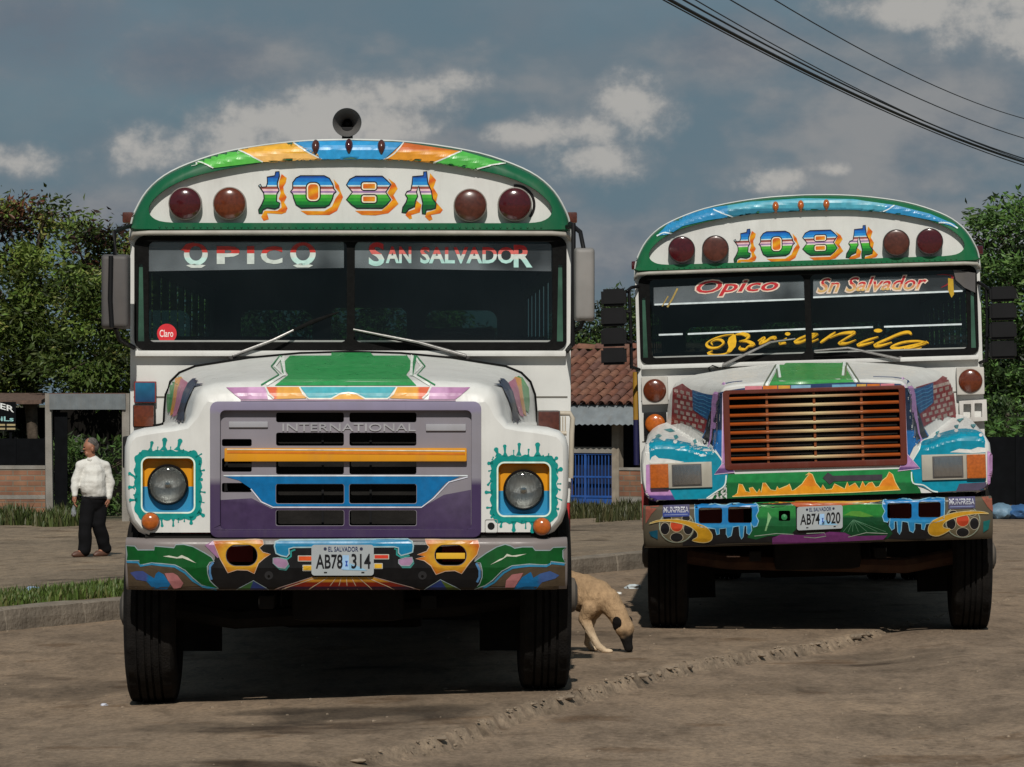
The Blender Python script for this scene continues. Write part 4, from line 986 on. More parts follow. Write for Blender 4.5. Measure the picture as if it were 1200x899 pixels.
def plate(fr, root, x0, y0, x1, y1, yl, left, right, slope=0.0, top='EL SALVADOR'):
    a = fr.at(x0, y1, yl); b = fr.at(x1, y0, yl)
    w = x1 - x0; h = y1 - y0
    def T(x, y): return (x, y + slope * (x - (x0 + x1) / 2))
    v = rrect(x0, y0, x1, y1, h * .1)
    bm = px_prism(fr, [T(*p) for p in v], yl - .008, .006)
    o = from_bm('licence_plate', bm, M('plate_enamel', (.34, .37, .385), .35, var=.06, dirt=.2), root, None)
    d = Decal(fr, yl - .008, T=T)
    d.poly([(x0 + w * .5, y0 + h * .82), (x0 + w * .62, y0 + h * .6), (x0 + w * .75, y0 + h * .7), (x0 + w * .9, y0 + h * .84)], C('#7fa9c4'))
    d.poly([(x0 + w * .5, y0 + h * .34), (x0 + w * .6, y0 + h * .34), (x0 + w * .6, y0 + h * .8), (x0 + w * .48, y0 + h * .8)], C('#93b6d8'))
    d.text(top, (x0 + w * .27, y0 + h * .06, x0 + w * .75, y0 + h * .22), C('#26325c'), bold=.01)
    for q in (.22, .8): d.poly(ell(x0 + w * q, y0 + h * .13, w * .025), C('#2a2f45'), layer=1)
    d.text(left, (x0 + w * .07, y0 + h * .31, x0 + w * .50, y0 + h * .78), (.008, .008, .01), bold=.015)
    d.text(right, (x0 + w * .64, y0 + h * .29, x0 + w * .95, y0 + h * .78), (.008, .008, .01), bold=.015)
    d.poly([(x0 + w * .54, y0 + h * .52), (x0 + w * .585, y0 + h * .52), (x0 + w * .57, y0 + h * .6), (x0 + w * .585, y0 + h * .7), (x0 + w * .54, y0 + h * .7), (x0 + w * .555, y0 + h * .6)], C('#2c4a9a'), layer=1)
    for q in (.2, .8): d.poly(rrect(x0 + w * q, y0 + h * .88, x0 + w * q + w * .05, y0 + h * .92, .3), (.02, .02, .02), layer=1)
    d.build('plate_print', o)
    return o
ROUTE = {
 '1': [(313, 207.5), (322, 206), (323, 201.5), (327, 201), (327.5, 206), (325, 214), (325, 218), (327, 223), (324.5, 227), (324, 236), (328, 238), (327, 243), (322, 245), (313, 243.5), (308, 246), (307, 250), (303.5, 250), (303, 246), (307, 239), (309.5, 233), (309, 226), (305, 220), (303, 217.5), (305, 216), (307, 219.5), (312, 219), (313.5, 214)],
 '0': [(343, 214), (347, 208.5), (352, 206), (380, 206), (386, 209), (390, 216), (391.5, 222), (394, 224.5), (391, 227), (389.5, 233), (386, 240), (381, 243), (353, 244), (347, 240), (344, 232), (343, 227), (340.5, 224.5), (343, 221.5)],
 '8': [(406, 216.5), (410, 210), (417, 206.5), (448, 206.5), (453, 211), (458, 216), (452, 225), (458, 234), (453, 240), (448, 244), (418, 244), (412, 240), (406, 234), (413, 225)],
 'A': [(483.5, 207), (496, 206), (496.5, 201.5), (500, 201), (500.5, 207), (501.5, 215), (505.5, 224), (507, 233), (511, 238), (510.5, 244), (505, 245.5), (499.5, 246), (498.5, 251), (495, 250.5), (494.5, 244), (495.5, 238), (493.5, 229), (490.5, 218), (488, 225), (489.5, 230), (487, 235), (486, 242), (479, 245), (475.5, 249.5), (471, 249), (472, 243), (476, 237), (477.5, 232), (475, 228), (477, 224.5), (481.5, 223), (483, 215)]}
ROUTE_SH = [[(330, 204), (336, 208.5), (335, 214), (332, 219), (333, 226), (336, 231), (333, 237), (337, 244), (335, 249), (330, 251), (313, 250), (315, 257), (309, 259), (306, 254), (310, 247), (325, 247), (330, 243), (329, 236), (326.5, 233), (329, 226), (327, 219), (327, 213)],
 [(391, 210), (397, 217), (399, 224), (402, 231), (399, 238), (395, 247), (386, 252), (360, 252), (352, 247), (380, 247.5), (389, 242), (393, 233), (398, 226), (393, 220)],
 [(455, 209), (463, 215), (466, 221), (461, 229), (467, 239), (455, 250), (440, 252.5), (424, 252), (416, 247), (447, 247), (455, 240), (460, 234), (454, 226), (459, 216)],
 [(504, 203), (511, 211), (508, 220), (513, 228), (511, 237), (519, 246), (516, 250), (505, 252), (507, 257), (503, 259), (498, 254), (500, 249), (510, 246), (511, 240), (507, 234), (506, 225), (502, 215)],
 [(488, 235), (494, 240), (492, 249), (482, 252), (483, 256), (480, 257), (475, 252), (478, 248), (486, 245), (487, 240)]]
def route_number(fr, yl, parent, T=None):
    d = Decal(fr, yl, T=T)
    gold, deep = C('#d99a1c'), C('#c5501c')
    def shc(x, y):
        t = .5 + .5 * math.sin(y * .45 + x * .2); return tuple(gold[i] * (1 - t) + deep[i] * t for i in range(3))
    for p in ROUTE_SH: d.poly(p, shc, layer=0, cuts=[206 + 3 * i for i in range(18)])
    bands = [(209, C('#1f4f9c')), (213, C('#1c6fbd')), (217, C('#2a86c8')), (218.6, C('#b9d3d6')), (221.5, C('#8c4a3e')), (224, C('#dcb6bc')), (226, C('#8e6d9c')), (228, C('#d3c6c4')), (232, C('#46a538')), (236, C('#2f9134')), (240, C('#1b7430')), (260, C('#12542c'))]
    ink = (.012, .014, .02)
    for k, p in ROUTE.items():
        if k == '0': hh = [rrect(358, 213, 376, 237, 7)]
        elif k == '8': hh = [rrect(422.5, 212.5, 442.5, 224, 4), rrect(422.5, 227.5, 442.5, 239, 4)]
        else: hh = []
        d.poly(p, None, hh, layer=1, bands=bands); d.stroke(p, 1.35, ink, True, layer=2)
        for h in hh:
            d.poly(h, ink, layer=1); d.poly(inset(h, 1.5), C('#e6dcc2'), layer=2); d.poly(inset(h, 3.0), shc, layer=3, cuts=[212 + 3 * i for i in range(9)])
    return d.build('route_number', parent)

# ------------------------------------------------------------------ the near bus
def splash(d, x0, y0, x1, y1, spikes, col, ring):
    """paint splash round a headlamp recess: a wavy border with drops thrown off it"""
    out = []
    base = rrect(x0 - 8, y0 - 8, x1 + 8, y1 + 8, 12, 7)
    rnd = random.Random(int(x0))
    dn = []
    for i in range(len(base)):
        a = Vector(base[i]); b = Vector(base[(i + 1) % len(base)]); m = max(1, int((b - a).length / 2.5))
        for j in range(m): dn.append(a.lerp(b, j / m))
    cx, cy = (x0 + x1) / 2, (y0 + y1) / 2
    for i, p in enumerate(dn):
        n_ = (p - Vector((cx, cy))).normalized(); out.append(p + n_ * (1.1 * math.sin(i * 1.1) + rnd.uniform(-.5, .6)))
    d.poly([tuple(p) for p in out], col, [rrect(x0, y0, x1, y1, 8)], layer=0)
    for ax, ay, bx, by, w in spikes:      # foot, tip, drop radius
        a = Vector((ax, ay)); b = Vector((bx, by)); t = (b - a).normalized(); nn = Vector((-t.y, t.x))
        pts = [a + nn * w * 1.5, a.lerp(b, .4) + nn * w * .5, b - t * w * .5 + nn * w * .75]
        pts += [b + Vector((math.cos(q), math.sin(q))) * w for q in [math.atan2(nn.y, nn.x) + k * (-math.pi) / 5 for k in range(6)]]
        pts += [b - t * w * .5 - nn * w * .75, a.lerp(b, .4) - nn * w * .5, a - nn * w * 1.5]
        d.poly([tuple(p) for p in pts], col, layer=0)
    d.stroke(rrect(x0, y0, x1, y1, 8, 6), 1.9, ring, True, layer=1)

def headlamp_bezel(fr, root, x0, y0, x1, y1, cx, cy, rpx, yl, name='headlight'):
    """square dished recess, yellow above and blue below, round sealed-beam lamp in it"""
    ring = rrect(x0, y0, x1, y1, 8, 6); inn = rrect(x0 + 3.5, y0 + 3.5, x1 - 3.5, y1 - 3.5, 7, 6)
    n = len(ring); a = [fr.at(*p, yl) for p in ring]; b = [fr.at(*p, yl + .055) for p in inn]
    bm = bmesh.new(); A = [bm.verts.new(p) for p in a]; B = [bm.verts.new(p) for p in b]
    for i in range(n): bm.faces.new((A[i], A[(i + 1) % n], B[(i + 1) % n], B[i]))
    bm.faces.new(B)
    zc = fr.at(cx, (y0 + y1) / 2 + 2, yl).z
    bmesh.ops.triangulate(bm, faces=bm.faces[:])
    bmesh.ops.bisect_plane(bm, geom=bm.verts[:] + bm.edges[:] + bm.faces[:], plane_co=(0, 0, zc), plane_no=(0, 0, 1))
    top, bot = C('#cf8d16'), C('#2f86ae')
    fc = {}
    o = from_bm(name, bm, MT['paint'], root, None)
    me = o.data; at = me.color_attributes.new('Col', 'FLOAT_COLOR', 'CORNER')
    for p in me.polygons:
        c = top if p.center.z > zc else bot
        for li in p.loop_indices: at.data[li].color = (*c, 1)
    c = fr.at(cx, cy, yl + .055); r_ = (fr.at(cx + rpx, cy, yl + .055) - c).length; mt = Matrix.Translation(c) @ Matrix.Rotation(R(90), 4, 'X')
    MB().lathe([(r_ * 1.06, -.002), (r_ * 1.07, .03), (r_ * 1.0, .045), (r_ * .95, .04)], 40, mt).build('lamp_ring', MT['black_plastic'], o, 35)
    MB().lathe([(r_ * .95 * math.sin(R(t)), .038 - .034 * math.cos(R(t)) ** 1.2) for t in range(90, 4, -8)] + [(.0004, .0042)], 40, mt).build('reflector', MT['reflector'], o, 60)
    MB().lathe([(.0004, .032), (r_ * .14, .03), (r_ * .18, .018), (r_ * .14, .006)], 20, mt).build('bulb_shield', MT['chrome'], o, 50)
    MB().lathe([(r_ * .955 * math.cos(R(t)), .038 + .022 * math.sin(R(t))) for t in range(0, 90, 9)] + [(.0004, .06)], 40, mt).build('lens', MT['clear_lens'], o, 60)
    return o

B1 = Frame((-0.862, 20.0, 0.0), 1.5)
YB1 = 1.42
def bus_one():
    fr = B1
    root = empty('passenger_bus', mat=fr.M)
    tag(root, 'painted bus with round headlamps, grey loudspeaker on its roof and number plate AB78-314', 'bus', 'brightly painted buses parked side by side')
    GREEN = C('#15583a')
    P = build_body(fr, root, YB1, GREEN)
    capb = bvh_of(P['cap'])
    d = Decal(fr, YB1 - .07, capb, 2.6, base=.005)
    wl = C('#cfd3cc')
    for pts, col in (([(222, 189), (277, 176.5), (308, 190), (250, 197), (240, 193)], C('#54ae48')), ([(278, 176), (342, 167.5), (372, 180), (377, 187.5), (309, 190)], lambda x, y: C('#d8a236') if y < 180 else C('#e2b064')),
                     ([(343, 167), (407, 165.5), (472, 168), (449, 187.5), (378, 187.5), (360, 178)], lambda x, y: C('#2f8fc6') if abs(x - 409) < 40 else C('#3a86b8')), ([(473, 168), (540, 178), (507, 190.5), (450, 188)], lambda x, y: C('#cf8a2a') if y > 178 else C('#b85f2c')),
                     ([(541, 178), (592, 192), (577, 194), (556, 199), (509, 191)], C('#4aa346'))):
        d.poly(pts, col)
    for ln in ([(222, 189), (236, 191), (250, 197)], [(277, 176), (290, 181), (308, 190)], [(342, 167), (358, 177), (377, 187)], [(473, 168), (462, 180), (449, 188)], [(541, 178), (525, 184), (508, 191)], [(592, 192), (575, 194), (556, 199)]):
        d.stroke(smooth_line(ln, 4), 1.5, wl)
    d.build('rim_painting', P['cap'])
    route_number(fr, P['panel_y'], P['panel'])
    dk = M('lamp_casing', (.24, .22, .20), .5, var=.2)
    for x, y, r_, l in ((217.5, 239, 19, 'red_lens'), (269.5, 239, 19, 'amber_lens'), (551, 241, 19, 'brown_lens'), (603, 240, 19.5, 'red_lens')):
        dome_lamp(fr, root, x, y, r_, P['panel_y'], MT[l], dk, .05, 'warning_lamp')
    d = Decal(fr, P['panel_y']); d.stroke(ell(604, 240, 22, 22.5, 16, -95, 40), 3.2, (.015, .012, .012)); d.build('sealant_smear', P['panel'])
    for i, (x, y) in enumerate(((370, 174), (409, 173), (447, 174))):
        c = fr.at(x, y, YB1 - .05); mt = Matrix.Translation((c.x, YB1 - .04, c.z)) @ Matrix.Diagonal((.026, .055, .05, 1))
        bm = bmesh.new(); bmesh.ops.create_uvsphere(bm, u_segments=16, v_segments=10, radius=1)
        for v in bm.verts:
            if v.co.z < 0: v.co.x *= 1 + v.co.z * .55
        MB().bm(bm, mt).build('clearance_light', MT['red_lens' if i == 1 else 'brown_lens'], root, 60)
    for x, sx in ((150, -1), (670, 1)):
        c = fr.at(x, 255, YB1 + .05); MB().box(c.x - .03, c.x + .03, YB1 + .02, YB1 + .12, c.z - .03, c.z + .03, b=.012).build('side_marker', MT['brown_lens'], root, 40)
        MB().box(sx * 1.215 - .02, sx * 1.215 + .02, YB1 + .03, YB1 + .1, c.z - .02, c.z + .02).build('marker_base', MT['black_plastic'], root, 40)
    # roof loudspeaker
    c = fr.at(407, 145, 1.55); mt = Matrix.Translation(c) @ Matrix.Rotation(R(90), 4, 'X')
    hr = 16.5 * 21.55 / F
    horn = MB().lathe([(hr * .97, .10), (hr, .108), (hr * 1.03, .10), (hr * .93, .085), (hr * .6, .02), (hr * .38, -.06), (hr * .3, -.12), (hr * .5, -.14), (hr * .5, -.22), (.0004, -.22)], 36, mt)
    horn.lathe([(hr * .97, .10), (hr * .85, .08), (hr * .55, .02), (hr * .36, -.02)], 36, mt)
    ho = horn.build('loudspeaker', M('horn_metal', (.22, .215, .21), .38, .5, var=.2), root, 60)
    MB().lathe([(hr * .36, -.02), (hr * .33, -.05), (.0004, -.06)], 20, mt).lathe([(hr * .2, -.03), (hr * .16, .005), (.0004, .012)], 20, mt).build('horn_throat', MT['black_plastic'], ho, 60)
    MB().box(c.x - .03, c.x + .03, 1.53, 1.62, 3.035, c.z - hr * .25, b=.006).build('loudspeaker_bracket', MT['black_plastic'], ho, 30)
    # windscreen lettering and film
    yg = YB1 + .012
    d = Decal(fr, yg, base=.002)
    red, wh, tl = C('#b53a35'), C('#c3cbc6'), C('#86c7be')
    bo = [(297, red), (320, wh)]
    def ring(cx, cy, rx, ry):
        d.raw(*ringmesh(cx, cy, rx, ry), None, layer=1, bands=[(296, red), (302, wh), (330, C('#b9d8d2'))])
    def ringmesh(cx, cy, rx, ry):
        o_ = ell(cx, cy, rx, ry, 30); i_ = ell(cx, cy - 1, rx * .55, ry * .66, 30); n = 30
        return o_ + i_, [(k, (k + 1) % n, n + (k + 1) % n, n + k) for k in range(n)]
    ring(229.5, 298, 14, 13); ring(355, 297.5, 15, 13.5)
    d.poly([(218, 311), (228, 309), (241, 311), (236, 314), (224, 314)], wh, layer=1); d.poly([(343, 311), (355, 308), (367, 311), (362, 313.5), (348, 313.5)], wh, layer=1)
    d.poly([(212, 293), (218, 286), (228, 284), (222, 289), (218, 294)], red, layer=2)
    for t, x0, x1 in (('P', 254, 281), ('I', 289.5, 298), ('C', 305.5, 331)):
        d.text(t, (x0, 288.5, x1, 309.5), None, bold=.04, bands=[(297, red), (330, wh)])
    d.build('destination_lettering', P['gasket']); d = Decal(fr, yg, base=.002)
    bs = [(293, C('#c22f30')), (298, C('#c86560')), (304, wh), (330, C('#a9d0ca'))]
    d.text('S', (432, 284, 450.5, 312), None, bold=.03, bands=bs)
    d.text('AN', (452, 289, 482, 308.5), None, bold=.03, bands=bs)
    d.build('destination_lettering', P['gasket']); d = Decal(fr, yg, base=.002)
    d.text('SALVADO', (492.5, 289.5, 603, 309), None, bold=.03, bands=bs)
    d.text('R', (602, 287, 624, 313.5), None, bold=.03, bands=bs)
    d.build('destination_lettering', P['gasket'])
    d = Decal(fr, yg, base=.0008)
    film = film_mat()
    d.poly([(174, 284), (403, 284), (403, 314), (174, 318)], (1, 1, 1)); d.poly([(414, 284), (646, 286), (646, 318), (414, 314)], (1, 1, 1)); d.build('sun_strip', P['gasket'], film)
    d = Decal(fr, yg, base=.002); d.poly(ell(195.5, 391, 11.5, 11.5), C('#c9323a')); d.text('Claro', (187, 386.5, 203, 395), C('#e8d8d4'), bold=.01); d.build('round_sticker', P['gasket'])
    # wipers
    def wiper(pv, mid, tip, b0, b1):
        y = YB1 - .05
        m = MB().tube([fr.at(*pv, y), fr.at(*mid, y - .02), fr.at(*tip, y - .005)], [.012, .009, .006], 6); o = m.build('wiper', MT['steel'], root, 60)
        m = MB().lathe([(.022, 0), (.022, .03), (.0004, .035)], 12, Matrix.Translation(fr.at(*pv, y + .04)) @ Matrix.Rotation(R(90), 4, 'X')); m.build('wiper_pivot', MT['dark_grey'], o, 40)
        q0, q1 = fr.at(*b0, y + .02), fr.at(*b1, y + .02); m = MB().tube([q0, q0.lerp(q1, .5) + Vector((0, -.01, .006)), q1], [.008, .014, .006], 6); m.build('wiper_blade', MT['black_rubber'], o, 60)
    wiper((273, 417), (320, 399), (344, 387), (335, 391), (397, 366))
    wiper((546, 417), (490, 401), (414, 386), (418, 388), (530, 412))
    # mirrors
    def mirror_box(x0, x1, y0, y1, mat, arms, pole):
        a = fr.at(x0, y1, 1.05); b = fr.at(x1, y0, 1.05)
        bm = bmesh.new(); bmesh.ops.create_cube(bm, size=1)
        for v in bm.verts:
            t = 1 if v.co.y > 0 else .86
            v.co = Vector(((a.x + b.x) / 2 + v.co.x * (b.x - a.x) * t, 1.1 + v.co.y * .11, (a.z + b.z) / 2 + v.co.z * (b.z - a.z) * (t + .08 if t < 1 else 1)))
        bmesh.ops.bevel(bm, geom=bm.edges[:], offset=.022, segments=3, profile=.6, affect='EDGES')
        o = from_bm('side_mirror', bm, mat, root, 40)
        MB().box(a.x + .015, b.x - .015, 1.155, 1.162, a.z + .015, b.z - .015).build('mirror_glass', MT['chrome'], o, None)
        m = MB()
        for pts in arms: m.tube([fr.at(px, py, yy) for px, py, yy in pts], .013, 8)
        m.build('mirror_arm', MT['black_plastic'], o, 60)
        return o
    mirror_box(117, 152, 297, 386, MT['dark_grey'], [[(135, 300, 1.08), (134, 272, 1.12), (148, 266, 1.3), (158, 264, 1.45)], [(135, 384, 1.08), (140, 398, 1.2), (158, 408, 1.45)], [(130, 300, 1.035), (129, 350, 1.03), (131, 384, 1.035)]], None)
    mirror_box(673, 698, 289, 377, MT['grey_plastic'], [[(672, 262, 1.2), (672, 330, 1.15), (671, 405, 1.2)], [(672, 264, 1.2), (660, 267, 1.45)], [(671, 403, 1.2), (664, 412, 1.45)], [(684, 292, 1.1), (680, 272, 1.15), (668, 262, 1.3)], [(684, 374, 1.1), (680, 384, 1.15), (672, 388, 1.2)]], None)
    # ---------------- hood and fenders
    front = [(1.036, .888), (1.09, .915), (1.13, .965), (1.152, 1.03), (1.162, 1.11), (1.165, 1.25), (1.163, 1.36), (1.15, 1.41), (1.115, 1.445), (1.06, 1.46), (.98, 1.468), (.90, 1.472), (.845, 1.485), (.82, 1.53), (.81, 1.59), (.795, 1.64), (.755, 1.682), (.68, 1.70), (.5, 1.708), (.25, 1.712), (0, 1.714)]
    rear = [(1.036, .888), (1.09, .915), (1.13, .965), (1.152, 1.03), (1.162, 1.11), (1.165, 1.25), (1.163, 1.36), (1.15, 1.41), (1.13, 1.44), (1.09, 1.455), (1.06, 1.46), (1.04, 1.465), (1.03, 1.485), (1.027, 1.55), (1.02, 1.63), (.995, 1.70), (.945, 1.75), (.86, 1.785), (.56, 1.832), (.28, 1.858), (0, 1.866)]
    ks = [.03, .035, .035, .035, .035, .035, .035, .04, .04, .04, .035, .03, .035, .05, .07, .085, .1, .11, .115, .12, .12]
    hood, face = loft_hood('hood', front, rear, ks, .03, 1.33, root, (.15, .35, .55, .8, 1.0), WHITE)
    rr = rear + [(-x, z) for x, z in reversed(rear[:-1])]; MB().tube([(x * 1.004, 1.338, z + .004) for x, z in rr if z > 1.45], .009, 6).build('hood_gap_line', MT['black_rubber'], hood, 60)  # black tube stands in for the dark gap at the hood's rear edge
    g_out = [fr.at(*p, .03) for p in rrect(247, 471, 563, 630.5, 9)]
    gh = [(v.x, v.z) for v in g_out]
    def hole(x0, y0, x1, y1): return [(v.x, v.z) for v in (fr.at(*p, .03) for p in rrect(x0, y0, x1, y1, 8, 6))]
    zmin = min(p[1] for p in face) + .004
    gh = [(x, max(z, zmin)) for x, z in gh]
    fp = from_bm('hood_front', loc_prism(face, .03, .0, [gh, hole(166, 536, 228, 601), hole(583, 542, 645, 605)]), MT['paint'], hood, None, WHITE)
    for nm, (x, y, l) in (('turn_lamp', (176.5, 611, 'orange_lens')), ('turn_lamp', (635, 617, 'orange_lens'))):
        dome_lamp(fr, hood, x, y, 10.5, .03, MT[l], MT['dark_grey'], .012, nm, .03)
    headlamp_bezel(fr, hood, 166, 536, 228, 601, 197, 568, 22.5, .03)
    headlamp_bezel(fr, hood, 583, 542, 645, 605, 613.5, 574, 22.5, .03)
    # splashes
    d = Decal(fr, .03); tq, rg = C('#0c827c'), C('#cfe0d4')
    splash(d, 166, 536, 228, 601, [(176, 529, 178, 519, 2.2), (192, 528, 193, 516, 3.2), (208, 528, 211, 517, 3.0), (184, 529, 185, 524, .8), (200, 529, 200, 524, .8), (214, 531, 215, 527, .8), (219, 532, 223, 529, 1), (229, 536, 236, 532, 1),
        (167, 533, 164, 531, 1.3), (160, 560, 152, 555, 2), (158, 571, 152, 571, 2.2), (161, 586, 153, 586, 2), (162, 579, 157, 580, 1), (234, 545, 234, 541, 1.5), (234, 552, 239, 551, 1.3), (233, 561, 236, 562, 2), (234, 576, 240, 577, 1.2), (233, 588, 239, 589, .8), (232, 600, 238, 604, 2.4),
        (189, 607, 190, 616, 1.8), (203, 608, 203, 616, 1.5), (216, 606, 216, 611, 1), (224, 605, 224, 613, 2.2), (209, 607, 209, 612, .8), (184, 606, 183, 613, 2)], tq, rg)
    d.build('paint_splash', fp); d = Decal(fr, .03)
    splash(d, 583, 542, 645, 605, [(592, 535, 591.5, 523, 2.2), (608, 534, 608.5, 521, 2.2), (630, 535, 630, 521.5, 3.1), (584, 534, 581.5, 527, 2.8), (602, 535, 602, 528, .9), (619, 535, 619.5, 527, 1.3), (642, 536, 643, 532, .9), (649, 540, 652, 537, 2.2), (637, 535, 636.5, 534, 1),
        (652, 552, 657, 550, 2.8), (653, 567, 657, 567, 1), (652, 572, 656, 574, 1.3), (651, 583, 658, 586, 1), (651, 596, 654, 596.5, 1.5), (578, 543, 573, 543, 2.2), (577, 539, 578, 536, .9), (577, 551, 573, 552, 1), (576, 563, 572, 568, 1.5), (577, 577, 570, 577, 2.2), (577, 595, 571, 595, 1.5), (579, 603, 576, 606, 1.4),
        (588, 611, 587, 617, 1.8), (602, 611, 602, 621, 2.6), (616, 611, 616, 619, 1.1), (624, 611, 624, 622, 3), (612, 610, 611, 613, 1)], tq, rg)
    d.poly(ell(575.5, 616.5, 4.2, 4.2), (.01, .01, .01), layer=1); d.stroke(rrect(568.5, 609, 583, 624, 2), .8, C('#8a8a86'), True)
    d.build('paint_splash', fp)
    # hood painting
    hb = bvh_of(hood, fp)
    d = Decal(fr, .3, hb, 3.5, base=.004)
    gr = C('#2f8a4c')
    d.poly([(350, 407), (470, 407), (484, 428), (476, 440), (488, 452.5), (322, 452.5), (338, 440), (330, 428)], gr)
    for sx in (-1, 1):
        def m(p): return [(408 + sx * (x - 408), y) for x, y in p]
        d.stroke(m([(345, 407), (332, 416), (322, 430), (332, 440), (312, 452)]), 3.0, C('#dfe3dc')); d.stroke(m([(341, 408), (328, 418), (318, 430), (327, 440), (306, 452)]), 1.6, C('#2f7d4f'))
        d.poly(m([(265, 454.5), (311, 454), (314, 468), (282, 468), (274, 462)]), lambda x, y: C('#a06f98') if abs(x - 408) > 115 else C('#b78ab0'))
        d.poly(m([(312, 454), (350, 454), (359, 467), (320, 468)]), lambda x, y: C('#c8542c') if abs(x - 408) > 82 else C('#d0922a'))
        d.poly(m([(352, 454), (408, 454), (408, 461), (397, 462), (388, 467), (362, 467)]), C('#2f99a6'))
        d.poly(m([(408, 460), (397, 462), (388, 467), (388, 468.3), (408, 468.3)]), C('#d69a28'))
        d.stroke(m([(311, 454), (315, 462), (321, 467)]), 2, WHITE); d.stroke(m([(351, 454), (355, 462), (362, 467.5), (388, 467.5), (398, 462), (408, 460.5)]), 1.6, C('#d9d6c8'))
    d.stroke([(282, 469.3), (408, 469), (534, 469.3)], 1.6, C('#8f7189'))
    # hood sides: rainbow panel with a black feathered edge
    for sx in (-1, 1):
        def m(p): return [(408 + sx * (408 - x), y) for x, y in p] if sx > 0 else p
        d.poly(m([(197, 455), (204, 443), (209, 441), (213, 444), (207, 458), (204, 470), (202, 480), (197, 484), (196, 470)]), lambda x, y: C('#3c8d4a'))
        d.poly(m([(206, 444), (213, 442), (216, 446), (210, 458), (208, 470), (205, 484), (200, 488), (203, 470), (205, 456)]), C('#c98a35'), layer=1)
        d.poly(m([(213, 444), (221, 449), (217, 458), (214, 468), (211, 478), (208, 487), (203, 489), (207, 472), (209, 458)]), C('#b06c84'), layer=2)
        d.poly(m([(221, 450), (226, 445), (231, 444.5), (228, 447), (233, 447), (229, 450), (239, 451), (229, 453.5), (224, 463), (220, 472), (217.5, 480), (217.5, 490), (215, 497), (213, 492), (210, 498), (209, 492), (206, 496), (210, 486), (213, 472), (216, 460)]), lambda x, y: C('#252634') if y > 472 else C('#2c3a52'), layer=3)
    d.build('hood_painting', hood)
    # ---------------- grille
    yl = .03
    bm = px_prism(fr, rrect(246, 470.5, 564, 630, 9), yl - .012, .05, [rrect(258, 481, 552.5, 620.5, 6)], .006)
    for zc in (1.16, 1.2, 1.5, 1.53, 1.56): bmesh.ops.bisect_plane(bm, geom=bm.verts[:] + bm.edges[:] + bm.faces[:], plane_co=(0, 0, zc), plane_no=(0, 0, 1))
    surr = from_bm('grille_surround', bm, MT['paint'], hood, 30)
    fill_col(surr.data, lambda co: C('#837d94') if co.z > 1.54 else (C('#827f88') if co.z > 1.18 else C('#3f3152')))
    holes = []
    for y0, y1 in ((483.5, 495), (507, 522.5), (536, 556), (567.5, 590), (598, 616)):
        for x0, x1 in ((323.5, 403), (409.5, 488)): holes.append(rrect(x0, y0, x1, y1, 2.5, 3))
    holes += [rrect(260, 514.5, 295, 523, 2, 3), rrect(260, 537, 295, 553, 2, 3), rrect(260, 566, 295, 577, 2, 3)]
    bm = px_prism(fr, rrect(255, 478, 555, 623, 5), yl + .03, .02, holes)
    gp = from_bm('grille_panel', bm, MT['paint'], hood, None)
    fill_col(gp.data, C('#827e86', 1.05))
    d = Decal(fr, yl + .03)
    pu, bl = C('#3c2d4c'), C('#0a6298')
    def nohole(outer, col, layer, hs=()):
        d.poly(outer, col, hs, layer=layer)
    hs_b = [rrect(x0 - .5, 567, x1 + .5, 590.5, 2.5, 3) for x0, x1 in ((323.5, 403), (409.5, 488))]
    hs_p = [rrect(x0 - .5, 597.5, x1 + .5, 616.5, 2.5, 3) for x0, x1 in ((323.5, 403), (409.5, 488))]
    nohole([(258.5, 586), (295, 584), (318, 596), (492, 596), (520, 580), (552, 574), (552, 621), (258.5, 621)], lambda x, y: pu if y > 585 else C('#50455f'), 0, hs_p)
    nohole([(262, 558), (540, 558), (523, 565.5), (506, 584), (494, 593.5), (320, 593.5), (308, 588), (296, 574), (280, 563)], bl, 1, hs_b)
    d.stroke([(262, 557.5), (548, 557.5)], 1.4, C('#cfd6da'), layer=2); d.stroke([(548, 559), (526, 565), (508, 584), (494, 594.5), (320, 594.5), (306, 588), (294, 573)], 1.3, C('#c9ccd8'), layer=2)
    d.build('grille_painting', gp)
    for x0, y0, x1, y1, c in ((268, 494, 314, 501, C('#9a9aa0')), (499, 497, 546, 505, C('#9a9aa0')), (264, 591, 545, 594, C('#6a6488')), (262, 561, 546, 565, C('#2a86c0'))):
        a = fr.at(x0, y1, yl + .02); b = fr.at(x1, y0, yl + .02)
        if y0 < 520: MB().box(a.x, b.x, yl + .018, yl + .032, a.z, b.z, b=.005).build('grille_rib', MT['paint'], gp, 30, c)
    a = fr.at(263, 541, yl + .01); b = fr.at(547, 525, yl + .01)
    bar = MB().box(a.x, b.x, yl - .005, yl + .032, a.z, b.z, b=.008).build('grille_bar', MT['paint'], gp, 30, C('#cf8d1e'))
    d = Decal(fr, yl - .005); d.stroke([(266, 526.5), (545, 528.5)], 1.4, C('#d9c9b0')); d.stroke([(266, 530), (545, 532)], 2.5, C('#c8701e'), layer=0); d.build('bar_highlight', bar)
    v, f = text2d('INTERNATIONAL', (331, 496.5, 487, 505.5), 0, 0)
    bm = bmesh.new(); bv = [bm.verts.new(fr.at(p[0], p[1], yl + .024)) for p in v]
    for q in f:
        try: bm.faces.new([bv[i] for i in q])
        except ValueError: pass
    r_ = bmesh.ops.extrude_face_region(bm, geom=bm.faces[:])
    for e in r_['geom']:
        if isinstance(e, bmesh.types.BMVert): e.co.y += .008
    from_bm('raised_lettering', bm, M('silver_letters', (.42, .42, .44), .35, .3), gp, None)
    a = fr.at(258, 622, yl); b = fr.at(553, 480, yl)
    MB().box(a.x, b.x, .2, .22, a.z, b.z).build('radiator_core', MT['frame'], gp, None)
